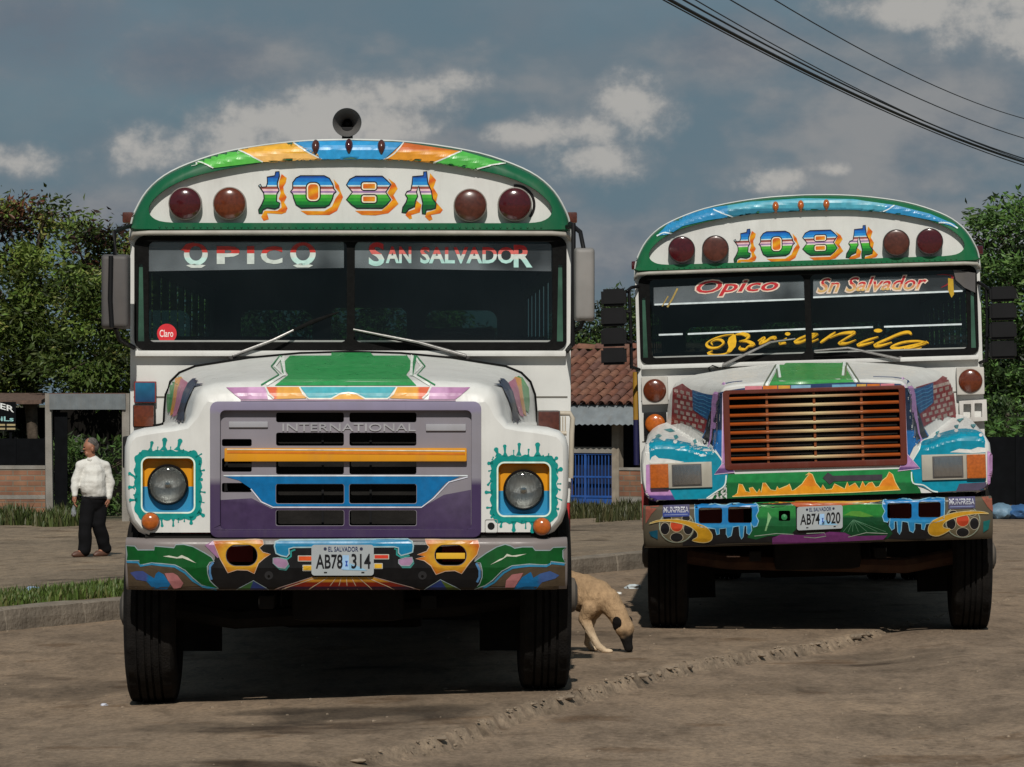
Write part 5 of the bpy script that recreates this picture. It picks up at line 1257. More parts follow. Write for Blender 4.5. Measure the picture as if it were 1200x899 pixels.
    for i in range(16):
        t = i / 15; x = a.x + (b.x - a.x) * (t * .96 + .02); MB().box(x - .006, x + .006, .19, .2, a.z + .02, b.z - .02).build('radiator_fin', MT['black_plastic'], gp, None) if i % 3 == 0 else None
    # bumper ------------------------------------------------
    z0, z1, hw = .613, .884, 1.158
    prof = [(.11, z1), (.035, z1), (.012, z1 - .008), (.002, z1 - .024), (0, z1 - .036), (0, z0 + .118), (.022, z0 + .05), (.042, z0 + .012), (.06, z0), (.12, z0)]
    xs = [-hw, -hw + .004, -hw + .02, -1.10, -1.05, -.98, -.9, .9, .98, 1.05, 1.10, hw - .02, hw - .004, hw]
    def off(x): t = max(0, (abs(x) - .9) / (hw - .9)); return .09 * t ** 2.5
    mb = MB(); np_ = len(prof)
    for x in xs:
        e = 1 if abs(abs(x) - hw) > .001 else .8
        for y, z in prof: mb.v.append(Vector((x, y + off(x) + (.02 if e < 1 else 0), (z0 + z1) / 2 + (z - (z0 + z1) / 2) * e)))
    for i in range(len(xs) - 1):
        for j in range(np_ - 1):
            if abs(xs[i]) <= .9 and abs(xs[i + 1]) <= .9 and j == 4: continue
            mb.f.append((i * np_ + j, i * np_ + j + 1, (i + 1) * np_ + j + 1, (i + 1) * np_ + j))
    hl = [[(v.x, v.z) for v in (fr.at(*p, 0) for p in rr)] for rr in (rrect(265, 639, 301.5, 663, 11.5, 6), rrect(509.5, 639, 546.5, 662.5, 11.5, 6))]
    v, f = tess([(-.9, z0 + .118), (.9, z0 + .118), (.9, z1 - .036), (-.9, z1 - .036)], hl)
    mb.add([(p.x, 0, p.y) for p in v], f)
    bump = mb.build('bumper', MT['paint'], root, 40, (.20, .175, .17))
    for h in hl:
        m = MB(); n = len(h); m.v += [Vector((p[0], 0, p[1])) for p in h] + [Vector((p[0], .05, p[1])) for p in h]; m.f += [(i, (i + 1) % n, n + (i + 1) % n, n + i) for i in range(n)]
        m.build('tow_slot', MT['frame'], bump, 60)
    a = fr.at(511, 655, .02); b = fr.at(545, 648, .02); MB().box(a.x, b.x, .012, .03, a.z, b.z, b=.004).build('slot_bar', MT['paint'], bump, 30, C('#d3a52e'))
    bb = bvh_of(bump)
    d = Decal(fr, 0, bb, 4.5, base=.0028, step=.0009)
    K = lambda h: C(h, .74)
    blk, lg, cy = (.008, .008, .009), K('#9fb0b4'), K('#3a8fb8')
    d.poly([(250, 634), (560, 634), (556, 656), (566, 672), (560, 690.5), (252, 690.5), (243, 670), (252, 655)], blk, [rrect(264.5, 638.5, 302, 663.5, 11.5, 6), rrect(509, 638.5, 547, 663, 11.5, 6)])
    d.poly([(149, 655), (163, 657), (180, 661), (205, 662), (222, 672), (236, 686), (250, 690.5), (151, 690.5)], K('#5d4f3e'))
    d.poly([(662, 655), (640, 660), (615, 662), (590, 670), (575, 684), (560, 690.5), (662, 690.5)], K('#5d4f3e'))
    g1 = [(148.5, 639.5), (158.5, 640), (162, 644.5), (181, 644.5), (181.5, 640), (204, 642), (206, 638.5), (215, 638), (226, 640.5), (240, 648), (248, 653), (251, 658), (246, 659), (243, 664), (243.5, 672), (246, 680), (251, 685), (256, 689), (248, 689), (236, 685), (226, 677), (217, 668), (205, 662), (190, 660.5), (183, 660), (178, 659.5), (163.5, 662.5), (163.5, 657), (149, 657), (149.5, 650)]
    g2 = [(556, 658), (570, 648), (582, 641), (592, 638), (599, 640), (603, 642.5), (612, 641), (624, 641), (627, 645), (644, 645), (648, 641.5), (663, 641), (659, 645), (659, 653), (662, 660), (645, 658), (644.5, 661.5), (637, 662), (620, 661), (600, 663), (588, 669), (577, 680), (568, 686), (556, 690), (562, 684), (565, 676), (565, 668), (563, 660)]
    for g in (g1, g2): d.poly(g, K('#0d5a26'), layer=1); d.stroke(g, 1.1, lg, True, layer=2)
    d.stroke([(149, 658.5), (162, 659), (165, 663), (178, 661), (190, 662.5), (205, 664), (217, 671), (226, 680), (238, 687), (254, 690)], 2.4, cy, layer=2)
    d.stroke([(661, 661.5), (646, 660), (640, 663.5), (620, 663), (601, 665), (590, 671), (579, 682), (566, 689)], 2.4, cy, layer=2)
    d.stroke([(250, 659), (246, 664), (246, 672), (248, 679)], 2.6, K('#5a8fc0'), layer=2); d.stroke([(558, 660), (562, 668), (562, 676), (559, 682)], 2.6, K('#5a8fc0'), layer=2)
    d.poly([(191, 652), (198, 651), (208, 653), (213, 650.5), (220, 653.5), (230, 660), (214, 654), (207, 654.5), (198, 653)], K('#dfe2cf'), layer=3)
    d.poly([(574.5, 662), (585, 655.5), (590, 653.5), (594, 649), (600, 651), (617, 649), (605, 652.5), (594, 652), (588, 656)], K('#dfe2cf'), layer=3)
    d.poly([(153, 671), (160, 669), (168, 669), (175, 674), (181, 677.5), (183, 672), (186, 669.5), (192, 673), (196, 679), (200, 684), (196, 690), (180, 690), (172, 681), (160, 679)], lambda x, y: K('#4a5a9a') if x < 172 else K('#1b78b5'), layer=1)
    d.poly([(193, 671.5), (203, 671), (208, 674), (215, 683), (212, 688), (204, 690), (197, 680)], K('#c27f80'), layer=2)
    d.poly([(592, 688), (593, 680), (600, 673), (613, 671), (610, 677), (603, 688)], K('#c27f80'), layer=2)
    d.poly([(602, 690), (612, 676), (622, 670), (625, 677), (633, 672), (644, 669), (655, 674), (650, 678), (635, 682), (628, 690)], lambda x, y: K('#4a6aa8') if x > 632 else K('#1b78b5'), layer=1)
    d.poly([(240, 639), (250, 634), (257, 640), (259, 652), (255, 654)], K('#a87aa0'), layer=1)
    def fl(cx):
        def f(x, y):
            q = math.hypot((x - cx) / 30, (y - 651) / 20); t = max(0, min(1, (q - .75) * 2.2)); a_, b_ = K('#dba32c'), K('#c9621e'); return tuple(a_[i] * (1 - t) + b_[i] * t for i in range(3))
        return f
    f1 = [(250, 634.5), (300, 633), (308, 633.5), (309, 638), (304, 642), (308, 647), (317, 649.5), (310, 654), (303, 660), (298, 672), (290, 668), (278, 667.5), (267, 671), (258, 655), (254, 645)]
    f2 = [(498, 633), (500, 638), (503, 641), (500, 646), (489, 650), (498, 652), (487, 655), (497, 657), (505, 663), (511, 673), (522, 669), (533, 668.5), (541, 672), (550, 660), (559, 650), (562, 640), (560, 633.5)]
    d.poly(f1, fl(283), [rrect(264.5, 638.5, 302, 663.5, 11.5, 6)], layer=2); d.poly(f2, fl(528), [rrect(509, 638.5, 547, 663, 11.5, 6)], layer=2)
    for f_ in (f1, f2): d.stroke(f_, .9, K('#d8b89c'), True, layer=3)
    bar = [(321.5, 640), (323, 635), (328, 633.5), (404, 633), (478, 632.5), (483, 635), (484.5, 640), (483.5, 647), (478, 649), (470, 651), (467, 648), (467, 642), (462, 640.8), (344, 641.5), (338.5, 643), (339, 649), (336, 652.5), (329, 651), (323.5, 648.5)]
    d.poly(bar, K('#1d86b4'), layer=1); d.stroke(bar, 1.5, K('#a9c6cc'), True, layer=2)
    d.stroke([(462, 643), (465, 644), (465, 650), (470, 653), (480, 651)], 2, K('#2f9a94'), layer=1); d.stroke([(346, 644), (341, 646), (341, 652), (337, 655), (328, 654)], 2, K('#2f9a94'), layer=1)
    for b_ in ([(320, 654), (326, 653.5), (336, 656), (338, 661), (334, 666), (326, 665), (320, 660)], [(467, 656), (475, 653.5), (483, 653), (484, 658), (480, 663), (470, 663), (467, 660)]):
        d.poly([(x + 1.5, y + 2.5) for x, y in b_], K('#4a8f8a'), layer=1); d.poly(b_, K('#b08aac'), layer=2); d.stroke(b_, .9, lg, True, layer=3)
    for x0, y0, x1, y1, c in ((349, 651, 366, 658, '#c85022'), (438, 649.5, 456, 655.5, '#c23a28'), (354.5, 662, 366, 669, '#cfa22e'), (438, 660, 448.5, 666.5, '#cfa22e')):
        d.poly(rrect(x0, y0, x1, y1, .6), K('#cfcabc'), layer=1); d.poly(rrect(x0 + 1, y0 + 1, x1 - 1, y1 - 1, .5), C(c), layer=2)
    d.poly([(366, 676), (438, 676), (490, 690.5), (322, 690.5)], None, layer=1, bands=[(679, K('#d6a044')), (682, K('#c98a30')), (687, K('#8c2c1c')), (700, K('#4a2c40'))])
    for x0, x1 in ((372, 330), (384, 362), (394, 384), (400, 396), (406, 407), (412, 419), (420, 436), (430, 462)): d.stroke([(x0, 676.5), (x1, 690)], .8, K('#d9bfa0'), layer=2)
    d.stroke([(366, 676), (322, 690)], .9, K('#b59a90'), layer=2); d.stroke([(438, 676), (492, 690.5)], .9, K('#b59a90'), layer=2)
    d.poly([(277, 690.5), (297, 680), (293, 690.5)], K('#3f6a38'), layer=1); d.poly([(297, 680), (315, 690.5), (293, 690.5)], K('#2f3f78'), layer=1); d.stroke([(277, 690.5), (297, 680), (315, 690.5)], .8, lg, layer=2)
    d.poly([(497, 690.5), (516, 679), (524, 690.5)], K('#2f3f78'), layer=1); d.poly([(516, 679), (540, 690.5), (524, 690.5)], K('#566a2c'), layer=1); d.stroke([(497, 690.5), (516, 679), (540, 690.5)], .8, lg, layer=2)
    for cx in (315, 495): d.poly(ell(cx, 674, 5, 5), (.03, .03, .032), layer=2); d.poly(ell(cx, 675, 1.6, 1.6), (.004, .004, .004), layer=3)
    d.build('bumper_mural', bump)
    plate(fr, bump, 365, 638.5, 438, 674.5, 0, 'AB78', '314', 0.0)
    MB().box(-1.05, 1.05, .05, .16, .885, .905).build('bumper_gap_strip', MT['frame'], bump, None)
    # cowl lamps -------------------------------------------
    a = fr.at(157, 472, YB1 - .02); b = fr.at(183, 447, YB1 - .02)
    bx = MB().box(a.x, b.x, YB1 - .03, YB1 + .02, a.z, b.z, b=.006).build('cowl_vent', MT['paint'], root, 30, C('#7a2c2a'))
    d = Decal(fr, YB1 - .03); d.poly([(158.5, 448.5), (181.5, 448.5), (181.5, 471), (158.5, 471)], lambda x, y: C('#1c3a5c') if y > 460 else C('#1f5f7e')); d.build('vent_painting', bx)
    box_lamp(fr, root, 156.5, 474, 182.5, 501, YB1 + .01, .06, MT['amber_lens'], MT['black_plastic'], 'cowl_lamp', False)
    box_lamp(fr, root, 629, 481, 656, 507, 1.0, .07, MT['brown_lens'], MT['dark_grey'], 'fender_lamp', False)
    m = MB()
    for px in (656.5, 659.5, 662.5): m.tube([fr.at(px, 488, 1.0), fr.at(px, 508, 1.0)], .004, 6)
    m.tube([fr.at(655, 484.5, 1.0), fr.at(668, 484.5, 1.0), fr.at(671, 490, 1.0), fr.at(670, 508, 1.0), fr.at(669, 560, 1.05)], .014, 8); m.tube([fr.at(640, 507, 1.0), fr.at(664, 508, 1.0)], .012, 8)
    m.build('lamp_bracket', M('cream_bracket', (.45, .40, .32), .5, dirt=.5, dirtcol=(.2, .07, .02)), root, 50)
    a = fr.at(146, 548, .35); b = fr.at(163.5, 511, .35)
    MB().box(a.x, b.x, .2, .36, a.z, b.z, b=.012).build('fender_step_block', MT['black_plastic'], hood, 30)
    # wheels -----------------------------------------------
    zz = {}
    for sx in (-1, 1):
        w = fr.M @ Vector((sx * 1.055, .85, 0)); zz[sx] = gz(w.x, w.y); add_wheel(root, sx * 1.055, .85, .508 + zz[sx], sx, fr)
        for xx in (.98, .68):
            w = fr.M @ Vector((sx * xx, 7.9, 0)); add_wheel(root, sx * xx, 7.9, .508 + gz(w.x, w.y), sx if xx > .9 else -sx, fr)
    undercarriage(fr, root, zz[-1], zz[1], MT['frame'])
    return root

# ------------------------------------------------------------------ the far bus
B2 = Frame((2.075, 26.0, 0.0), -3.5, -1.7)
YB2 = 1.40
def bus_two():
    fr = B2
    root = empty('passenger_bus', mat=fr.M)
    tag(root, 'painted bus with blue roof rim, orange slatted grille, square headlamps and yellow windscreen name', 'bus', 'brightly painted buses parked side by side')
    P = build_body(fr, root, YB2, C('#175e3a'), red=(.3, .05, .05))
    capb = bvh_of(P['cap'])
    d = Decal(fr, YB2 - .07, capb, 2.4, base=.005); wl = C('#c8d6da')
    def bl(x, y): return C('#2a7fae') if abs(x - 945) > 92 else (C('#4a98ac') if y < 243 + abs(x - 945) * .03 else C('#2c7088'))
    d.poly([(770, 277), (784, 262), (800, 254), (830, 245), (880, 237), (940, 233), (1000, 234), (1050, 241), (1090, 251), (1118, 263), (1122, 268), (1100, 260), (1060, 252), (1010, 248), (945, 247), (880, 251), (830, 258), (800, 265), (786, 274)], bl)
    for ln in ([(836, 246), (846, 250), (864, 256)], [(1048, 241), (1035, 248), (1015, 252)], [(770, 277), (778, 273), (788, 274)], [(1122, 268), (1112, 262), (1100, 261)]): d.stroke(smooth_line(ln, 4), 1.3, wl)
    d.build('rim_painting', P['cap'])
    T = lambda x, y: (860 + (x - 303) * .782, 269.0 + (y - 201) * .775 - (x - 303) * .782 * .033)
    route_number(fr, P['panel_y'], P['panel'], T)
    dk = M('lamp_casing_dark', (.05, .045, .045), .5, var=.2)
    for x, y, l in ((799, 293, 'red_lens'), (838.5, 292, 'brown_lens'), (1050, 285, 'brown_lens'), (1089, 283.5, 'red_lens')):
        dome_lamp(fr, root, x, y, 15.3, P['panel_y'], MT[l], dk, .075, 'warning_lamp', .012)
    for i, (x, y) in enumerate(((909, 242.5), (938.5, 241), (968.5, 240))):
        c = fr.at(x, y, YB2 - .1); mt = Matrix.Translation((c.x, YB2 - .04, c.z)) @ Matrix.Diagonal((.03, .06, .045, 1))
        bm = bmesh.new(); bmesh.ops.create_uvsphere(bm, u_segments=16, v_segments=10, radius=1)
        for v in bm.verts:
            if v.co.z < 0: v.co.x *= 1 + v.co.z * .5
        MB().bm(bm, mt).build('clearance_light', MT['orange_lens'], root, 60)
    for x, y in ((745, 311), (1147, 293)):
        c = fr.at(x, y, YB2 + .05); MB().box(c.x - .03, c.x + .03, YB2 + .02, YB2 + .12, c.z - .03, c.z + .03, b=.012).build('side_marker', MT['red_lens'], root, 40)
    # windscreen
    yg = YB2 + .012
    d = Decal(fr, yg, base=.0008); film = film_mat()
    d.poly([(766, 337), (944, 329), (944, 349), (766, 358)], (1, 1, 1)); d.poly([(953, 328), (1130, 321), (1130, 341), (953, 349)], (1, 1, 1)); d.build('sun_strip', P['gasket'], film)
    d = Decal(fr, yg, base=.002)
    wb = C('#c9d3d6')
    for a, b in (((767, 357), (944, 350.5)), ((953, 348.5), (1128, 341)), ((772, 392.5), (800, 391.5)), ((806, 391.5), (945, 385.5)), ((953, 386), (1023, 383.3)), ((1036, 383), (1127, 380))): d.stroke([a, b], 2.0, wb)
    rd, cr = C('#b52f35'), C('#d8c3b4')
    d.text('Opico', (814, 328, 914, 350), cr, layer=1, shear=.3, bold=.05, slope=-.035); d.text('Opico', (816, 329.5, 912, 348), rd, layer=2, shear=.3, bold=.012, slope=-.035)
    d.text('Sn Salvador', (956, 325.5, 1088, 345), cr, layer=1, shear=.35, bold=.05, slope=-.035); d.text('Sn Salvador', (958, 326.5, 1086, 343), None, layer=2, shear=.35, bold=.008, slope=-.035, bands=[(333, rd), (337, C('#c9865f')), (350, C('#c9a56a'))])
    d.nib([(1098, 322), (1108, 322), (1116, 324), (1112, 332), (1103, 337)], 1, 3, 0, C('#8c2430')); d.poly([(1111, 326), (1117, 327), (1118, 345), (1115, 349), (1111, 340)], C('#b9962e'), layer=2)
    d.stroke([(782, 360), (788, 350), (794, 338)], 2.0, C('#a08a50')); d.stroke([(776, 359), (783, 347)], 1.4, C('#a08a50'))
    ye = C('#d9a92a'); yo = C('#7a5a14')
    def nb(p, a, b, ang=-35): d.nib([(x + .7, y + 1.2) for x, y in p], a, b, ang, yo, 1); d.nib(p, a, b, ang, ye, 2)
    nb([(860, 391.5), (848, 393), (837, 396.5), (829, 401), (828.5, 405), (834, 407.5), (842, 406.5), (847.5, 402), (845, 398.5), (839, 398), (833.5, 401), (835, 404)], 1.2, 3.4)
    d.poly([(854, 396), (859, 392), (862, 392), (863, 400), (862, 406), (857, 412), (851, 414), (854, 407), (852.5, 401)], ye, layer=2)
    nb([(856, 411), (848, 415), (836, 416), (830, 413.5), (835, 411)], 1.4, 3.6)
    nb([(862, 392), (870, 391), (876.5, 394), (873, 398.5), (866, 400)], 1.6, 5.5); nb([(866, 400), (876, 400), (883, 404), (877, 405.5), (873, 409), (867, 408.5), (867.5, 405.5)], 1.3, 4.6)
    nb([(888, 399.5), (893, 396.5), (895, 397), (891, 402), (898, 399.5), (903, 396), (908.5, 395.5), (907, 398)], 2.4, 5.0)
    nb([(922, 396), (917, 399.5), (914, 402), (921, 401.5)], 2.4, 5.2); d.poly(ell(923, 391.3, 3.2, 2), ye, layer=2)
    nb([(958, 391), (950, 391.5), (938, 396), (932, 400), (938, 400.5), (948, 396), (957, 391.5), (949, 398), (951, 400), (959, 397)], 2.0, 5.0)
    nb([(961, 401.5), (968, 396.5), (979, 389)], 2.5, 6.0); nb([(972, 396), (984, 391), (997, 389.5), (1000, 391), (990, 397), (984, 401.5), (992, 402), (1003, 398)], 1.6, 5.6)
    nb([(1029, 394.5), (1016, 398.5), (1006, 403), (1010, 404), (1024, 400.5)], 1.6, 5.2); d.poly(ell(1029, 387.5, 5, 2.2), ye, layer=2)
    nb([(1068, 391.5), (1064, 389), (1054, 391), (1040, 397), (1026, 403.5), (1031, 405), (1045, 401)], 2.2, 5.4)
    nb([(1088, 401.5), (1075, 399.5), (1058, 401), (1045, 406), (1052, 408), (1068, 405), (1086, 401), (1072, 406), (1060, 409), (1068, 410), (1080, 407.5)], 1.7, 4.6)
    d.build('windscreen_lettering', P['gasket'])
    m = MB(); m.v += [fr.at(1117, 316, YB2 - .02), fr.at(1143, 320, YB2 - .02), fr.at(1143, 343, YB2 - .02), fr.at(1130, 337, YB2 - .02), fr.at(1120, 328, YB2 - .02)]; m.v += [v + Vector((0, .012, 0)) for v in m.v]
    m.f += [(0, 1, 2, 3, 4), (9, 8, 7, 6, 5)] + [(i, (i + 1) % 5, 5 + (i + 1) % 5, 5 + i) for i in range(5)]
    m.build('corner_patch', MT['dark_grey'], P['gasket'], None)
    def wiper(pv, mid, tip):
        y = YB2 - .06; o = MB().tube([fr.at(*pv, y), fr.at(*mid, y - .02), fr.at(*tip, y)], [.012, .009, .006], 6).build('wiper', MT['steel'], root, 60)
        MB().lathe([(.022, 0), (.022, .03), (.0004, .035)], 12, Matrix.Translation(fr.at(*pv, y + .05)) @ Matrix.Rotation(R(90), 4, 'X')).build('wiper_pivot', MT['dark_grey'], o, 40)
        q0 = fr.at(*mid, y + .02); q1 = fr.at(*tip, y + .02); MB().tube([q0, q0.lerp(q1, .5), q1], [.007, .012, .005], 6).build('wiper_blade', MT['black_rubber'], o, 60)
    wiper((847, 428), (903, 401), (932, 397)); wiper((1055, 421), (994, 407.5), (954, 411))
    m = MB().tube([fr.at(*p, YB2 - .06) for p in ((833, 436), (830, 431), (835, 428.5), (842, 431))], .006, 6); m.build('washer_hose', MT['black_rubber'], root, 60)
    # stacked black mirrors
    def mirrors(x0, x1, rows, arms):
        o = None
        for y0, y1 in rows:
            a = fr.at(x0, y1, 1.2); b = fr.at(x1, y0, 1.2)
            bm = bmesh.new(); bmesh.ops.create_cube(bm, size=1)
            for v in bm.verts:
                t = 1 if v.co.y > 0 else .965; v.co = Vector(((a.x + b.x) / 2 + v.co.x * (b.x - a.x) * t, 1.2 + v.co.y * .12, (a.z + b.z) / 2 + v.co.z * (b.z - a.z) * t))
            bmesh.ops.bevel(bm, geom=bm.edges[:], offset=.016, segments=2, affect='EDGES')
            q = from_bm('side_mirror', bm, MT['black_plastic'], root, 40); o = o or q
            MB().box(a.x + .015, b.x - .015, 1.258, 1.266, a.z + .012, b.z - .012).build('mirror_glass', MT['chrome'], q, None)
        m = MB()
        for pts in arms: m.tube([fr.at(px, py, yy) for px, py, yy in pts], .012, 8)
        m.build('mirror_arm', MT['black_plastic'], o, 60)
    mirrors(704.5, 734, [(338, 359.5), (360, 383), (383.5, 406.5), (407, 428)], [[(737, 340, 1.26), (739, 380, 1.25), (740, 432, 1.3)], [(734, 342, 1.22), (740, 337, 1.3), (752, 335, 1.45)], [(733, 365, 1.24), (739, 366, 1.25)], [(733, 400, 1.24), (740, 402, 1.25)], [(740, 430, 1.3), (752, 434, 1.45)]])
    mirrors(1159, 1191, [(335, 354), (354.5, 376), (376.5, 398.5), (399, 421)], [[(1156, 338, 1.26), (1157, 380, 1.25), (1156, 424, 1.3)], [(1160, 340, 1.22), (1152, 334, 1.3), (1145, 330, 1.45)], [(1160, 360, 1.24), (1156, 361, 1.25)], [(1160, 392, 1.24), (1156, 394, 1.25)], [(1156, 422, 1.3), (1146, 426, 1.45)]])
    # ---------------- hood and fenders
    front = [(1.08, .93), (1.14, .95), (1.175, 1.0), (1.188, 1.08), (1.19, 1.19), (1.182, 1.27), (1.15, 1.325), (1.09, 1.35), (.98, 1.345), (.86, 1.315), (.76, 1.27), (.70, 1.27), (.675, 1.33), (.66, 1.45), (.65, 1.60), (.635, 1.68), (.60, 1.712), (.52, 1.725), (.35, 1.733), (.17, 1.737), (0, 1.738)]
    rear = [(1.08, .93), (1.14, .95), (1.175, 1.0), (1.188, 1.08), (1.19, 1.19), (1.185, 1.30), (1.165, 1.38), (1.13, 1.42), (1.09, 1.445), (1.06, 1.455), (1.04, 1.46), (1.03, 1.465), (1.025, 1.49), (1.02, 1.56), (1.0, 1.66), (.965, 1.735), (.91, 1.772), (.80, 1.80), (.55, 1.835), (.27, 1.857), (0, 1.862)]
    ks = [.015, .018, .018, .018, .02, .03, .05, .055, .05, .04, .03, .02, .015, .015, .015, .018, .02, .022, .022, .022, .022]
    hood, face = loft_hood('hood', front, rear, ks, .03, 1.31, root, (.08, .2, .35, .55, .8, 1.0), WHITE)
    zt, zb = fr.at(953, 456.5, .03).z, fr.at(955, 546, .03).z
    gx = .605
    gh = rrect(-gx, zb, gx, zt, .02, 3)
    fp = from_bm('hood_front', loc_prism(face, .03, 0, [gh]), MT['paint'], hood, None, WHITE)
    hb = bvh_of(hood, fp); d = Decal(fr, .3, hb, 2.2, base=.004)
    gr = C('#3a8a48')
    d.poly([(916, 424), (985, 421.5), (1001, 448), (901, 452)], gr)
    for a, b in (((914, 424), (898, 452)), ((987, 421.5), (1004, 448))): d.stroke([a, b], 2.4, C('#d9e2de')); d.stroke([(a[0] + (-2.5 if a[0] < 950 else 2.5), a[1]), (b[0] + (-3 if b[0] < 950 else 3), b[1])], 1.4, C('#5d6a58'))
    d.poly([(838, 462), (850, 458), (870, 455), (905, 452), (1000, 448), (1035, 449), (1055, 450), (1060, 453), (1058, 456), (1000, 453.5), (880, 457.5), (852, 462)], C('#2a3f66'))
    for x0, x1, c in ((873, 893, '#c77a86'), (894, 911, '#c8702e'), (912, 926, '#d09a40'), (927, 950, '#7fa9c0'), (1004, 1015, '#c8a050'), (1016, 1031, '#c8702e'), (1032, 1048, '#c77a86'), (975, 1003, '#6aa0bc')):
        s = lambda x: 455.2 - (x - 873) * .018
        d.poly([(x0, s(x0) - 2.6), (x1, s(x1) - 2.6), (x1, s(x1) + 1.6), (x0, s(x0) + 1.6)], C(c), layer=1)
    # hood sides: blue shingles, brick wall and dark wedge
    red_, grey_ = C('#7a2a30'), C('#8d7f78')
    def side(sgn):
        def m(p): return p if sgn < 0 else [fr.mirror(x, y) for x, y in p]   # same painting on the other flank
        d.poly(m([(789, 455), (800, 450), (812, 458), (824, 462), (842, 463), (833, 480), (826, 508), (815, 502), (809, 497), (803, 502), (800, 496), (787, 500)]), red_)
        for i in range(8):
            for j in range(5):
                x = 791 + j * 7 + (i % 2) * 3; y = 456 + i * 6 + j * 1.4
                if x > 812 and y < 486: continue
                if x > 826 or y > 497 + (x - 790) * .2: continue
                d.poly(m([(x, y), (x + 4.4, y + 1.2), (x + 4.2, y + 5), (x - .2, y + 3.8)]), grey_ if (i + j) % 3 else C('#a5948c'), layer=1)
        d.poly(m([(812, 457), (824, 461), (839, 464), (836, 480), (831, 493), (822, 487), (813, 480)]), C('#1c4f7c'), layer=2)
        for i in range(6):
            d.stroke(m([(813.5, 461 + i * 4), (819, 464 + i * 4), (825, 464 + i * 4.4), (831, 467 + i * 4.4), (836, 468 + i * 4.6)] if i < 4 else [(815, 461 + i * 4), (822, 465 + i * 4), (829, 468 + i * 4)]), .9, C('#3f7fa8'), layer=3)
        d.poly(m([(840, 462), (850, 459), (850, 546), (845, 543), (838, 530), (830, 523), (820, 520), (826, 508), (833, 480)]), lambda x, y: C('#1f5f9a') if y > 505 else C('#1e2b40'), layer=2)
        d.poly(m([(834, 478), (838, 478), (838, 500), (836, 523), (822, 520), (828, 506)]), (.012, .013, .018), layer=3)
        d.stroke(m([(842, 463), (836, 480), (831, 500)]), .9, C('#7a8f9a'), layer=3)
    side(-1); side(1)
    d.poly([(778, 500), (800, 496), (809, 500), (822, 512), (836, 523), (846, 538), (851, 548), (852, 585), (757, 588), (757, 520), (762, 512)], WHITE, layer=3)
    # lower front: green valance with flames
    d.poly([(848, 556), (1070, 549), (1082, 560), (1074, 569), (1078, 573), (1080, 580), (834, 586), (838, 578), (848, 571)], lambda x, y: C('#1f7a40') if y < 566 else C('#155c30'), layer=3)
    tq = C('#057f98')
    d.poly([(761, 521), (766, 515), (770, 513), (775, 517), (782, 515.5), (791, 516.5), (800, 519), (812, 521), (818, 523), (833, 525), (842, 533), (851, 547), (853, 557), (850, 570), (840, 576), (829, 584.5), (776, 586), (772, 578), (762, 560)], tq, layer=4)
    d.poly([(1075, 531), (1080, 518), (1094, 513.5), (1097, 511), (1108, 507), (1120, 504), (1132, 503.5), (1143, 505), (1151, 509), (1154, 518), (1155, 560), (1152, 573), (1095, 577), (1082, 571), (1072, 568), (1070, 556), (1064, 545)], tq, layer=4)
    d.poly([(761, 541), (764, 535.5), (768, 533.5), (772, 537), (784, 538), (802, 541.5), (790, 543), (762, 544)], WHITE, layer=5)
    d.poly([(1113, 530), (1124, 526), (1138, 527), (1146, 524), (1155, 525), (1155, 530), (1140, 531)], WHITE, layer=5)
    for x, y, r_ in ((766, 514, 2.2), (778, 516.5, 2), (791, 519, 2.4), (811, 522, 2.2), (1101, 512, 2.0), (1121, 506, 2.4), (1149, 511, 2.2)): d.poly(ell(x, y, r_, r_ * .9, 10), WHITE, layer=5)
    for p in ([(768, 512), (772, 510), (776, 512), (771, 515)], [(789, 512), (793, 511), (795, 514), (791, 517)], [(812, 518), (815, 516), (817, 520), (813, 522)], [(778, 505), (786, 503.5), (791, 507), (785, 508)], [(1118, 500), (1124, 499), (1122, 504)], [(1137, 499), (1143, 498), (1141, 503)], [(1096, 508), (1101, 506), (1099, 511)], [(1121, 493), (1130, 491), (1125, 496)]): d.poly(p, C('#2a7f86'), layer=5)
    lil = lambda x, y: C('#b184b4') if y < 580 else C('#4a3a78')
    d.poly([(757, 545), (761, 544), (763, 571), (785, 574), (792, 587), (757, 588)], lil, layer=5); d.poly([(1157, 528), (1163, 535), (1163, 575), (1157, 576)], C('#b488b6'), layer=5)
    d.poly([(1124, 567), (1156, 565), (1156, 574), (1120, 576)], C('#4a4458'), layer=5)
    wl = C('#cfdcd8')
    d.stroke(smooth_line([(818, 523.5), (833, 526), (842, 534), (849, 545)], 4), 1.2, wl, layer=6); d.stroke(smooth_line([(851, 557), (849, 569), (838, 577), (828, 584)], 4), 1.5, wl, layer=6)
    d.stroke(smooth_line([(1095, 514), (1081, 518), (1077, 527), (1066, 545)], 4), 1.2, wl, layer=6); d.stroke(smooth_line([(1068, 553), (1070, 566), (1082, 568.5), (1092, 575), (1099, 576.5)], 4), 1.5, wl, layer=6)
    fl = [(858, 582), (864, 578), (866, 567), (870, 568), (874, 576), (879, 577), (878, 572), (882, 571), (887, 577.5), (890, 573), (892, 577), (894, 566), (897, 566), (903, 574), (909, 575), (911, 570), (913, 573), (923, 569), (925, 567), (928, 575), (931, 574), (940, 567), (944, 561), (948, 556), (944, 557), (948, 554), (952, 556), (956, 566), (962, 573), (964, 568), (968, 574), (975, 573), (978, 567), (986, 571), (990, 573), (993, 565), (995, 570), (1002, 566), (1007, 573), (1011, 564), (1014, 570), (1018, 566), (1022, 565), (1026, 571), (1030, 570), (1034, 563), (1039, 559), (1042, 553), (1046, 556), (1049, 565), (1053, 572), (1055, 574), (1000, 577), (900, 580.5)]
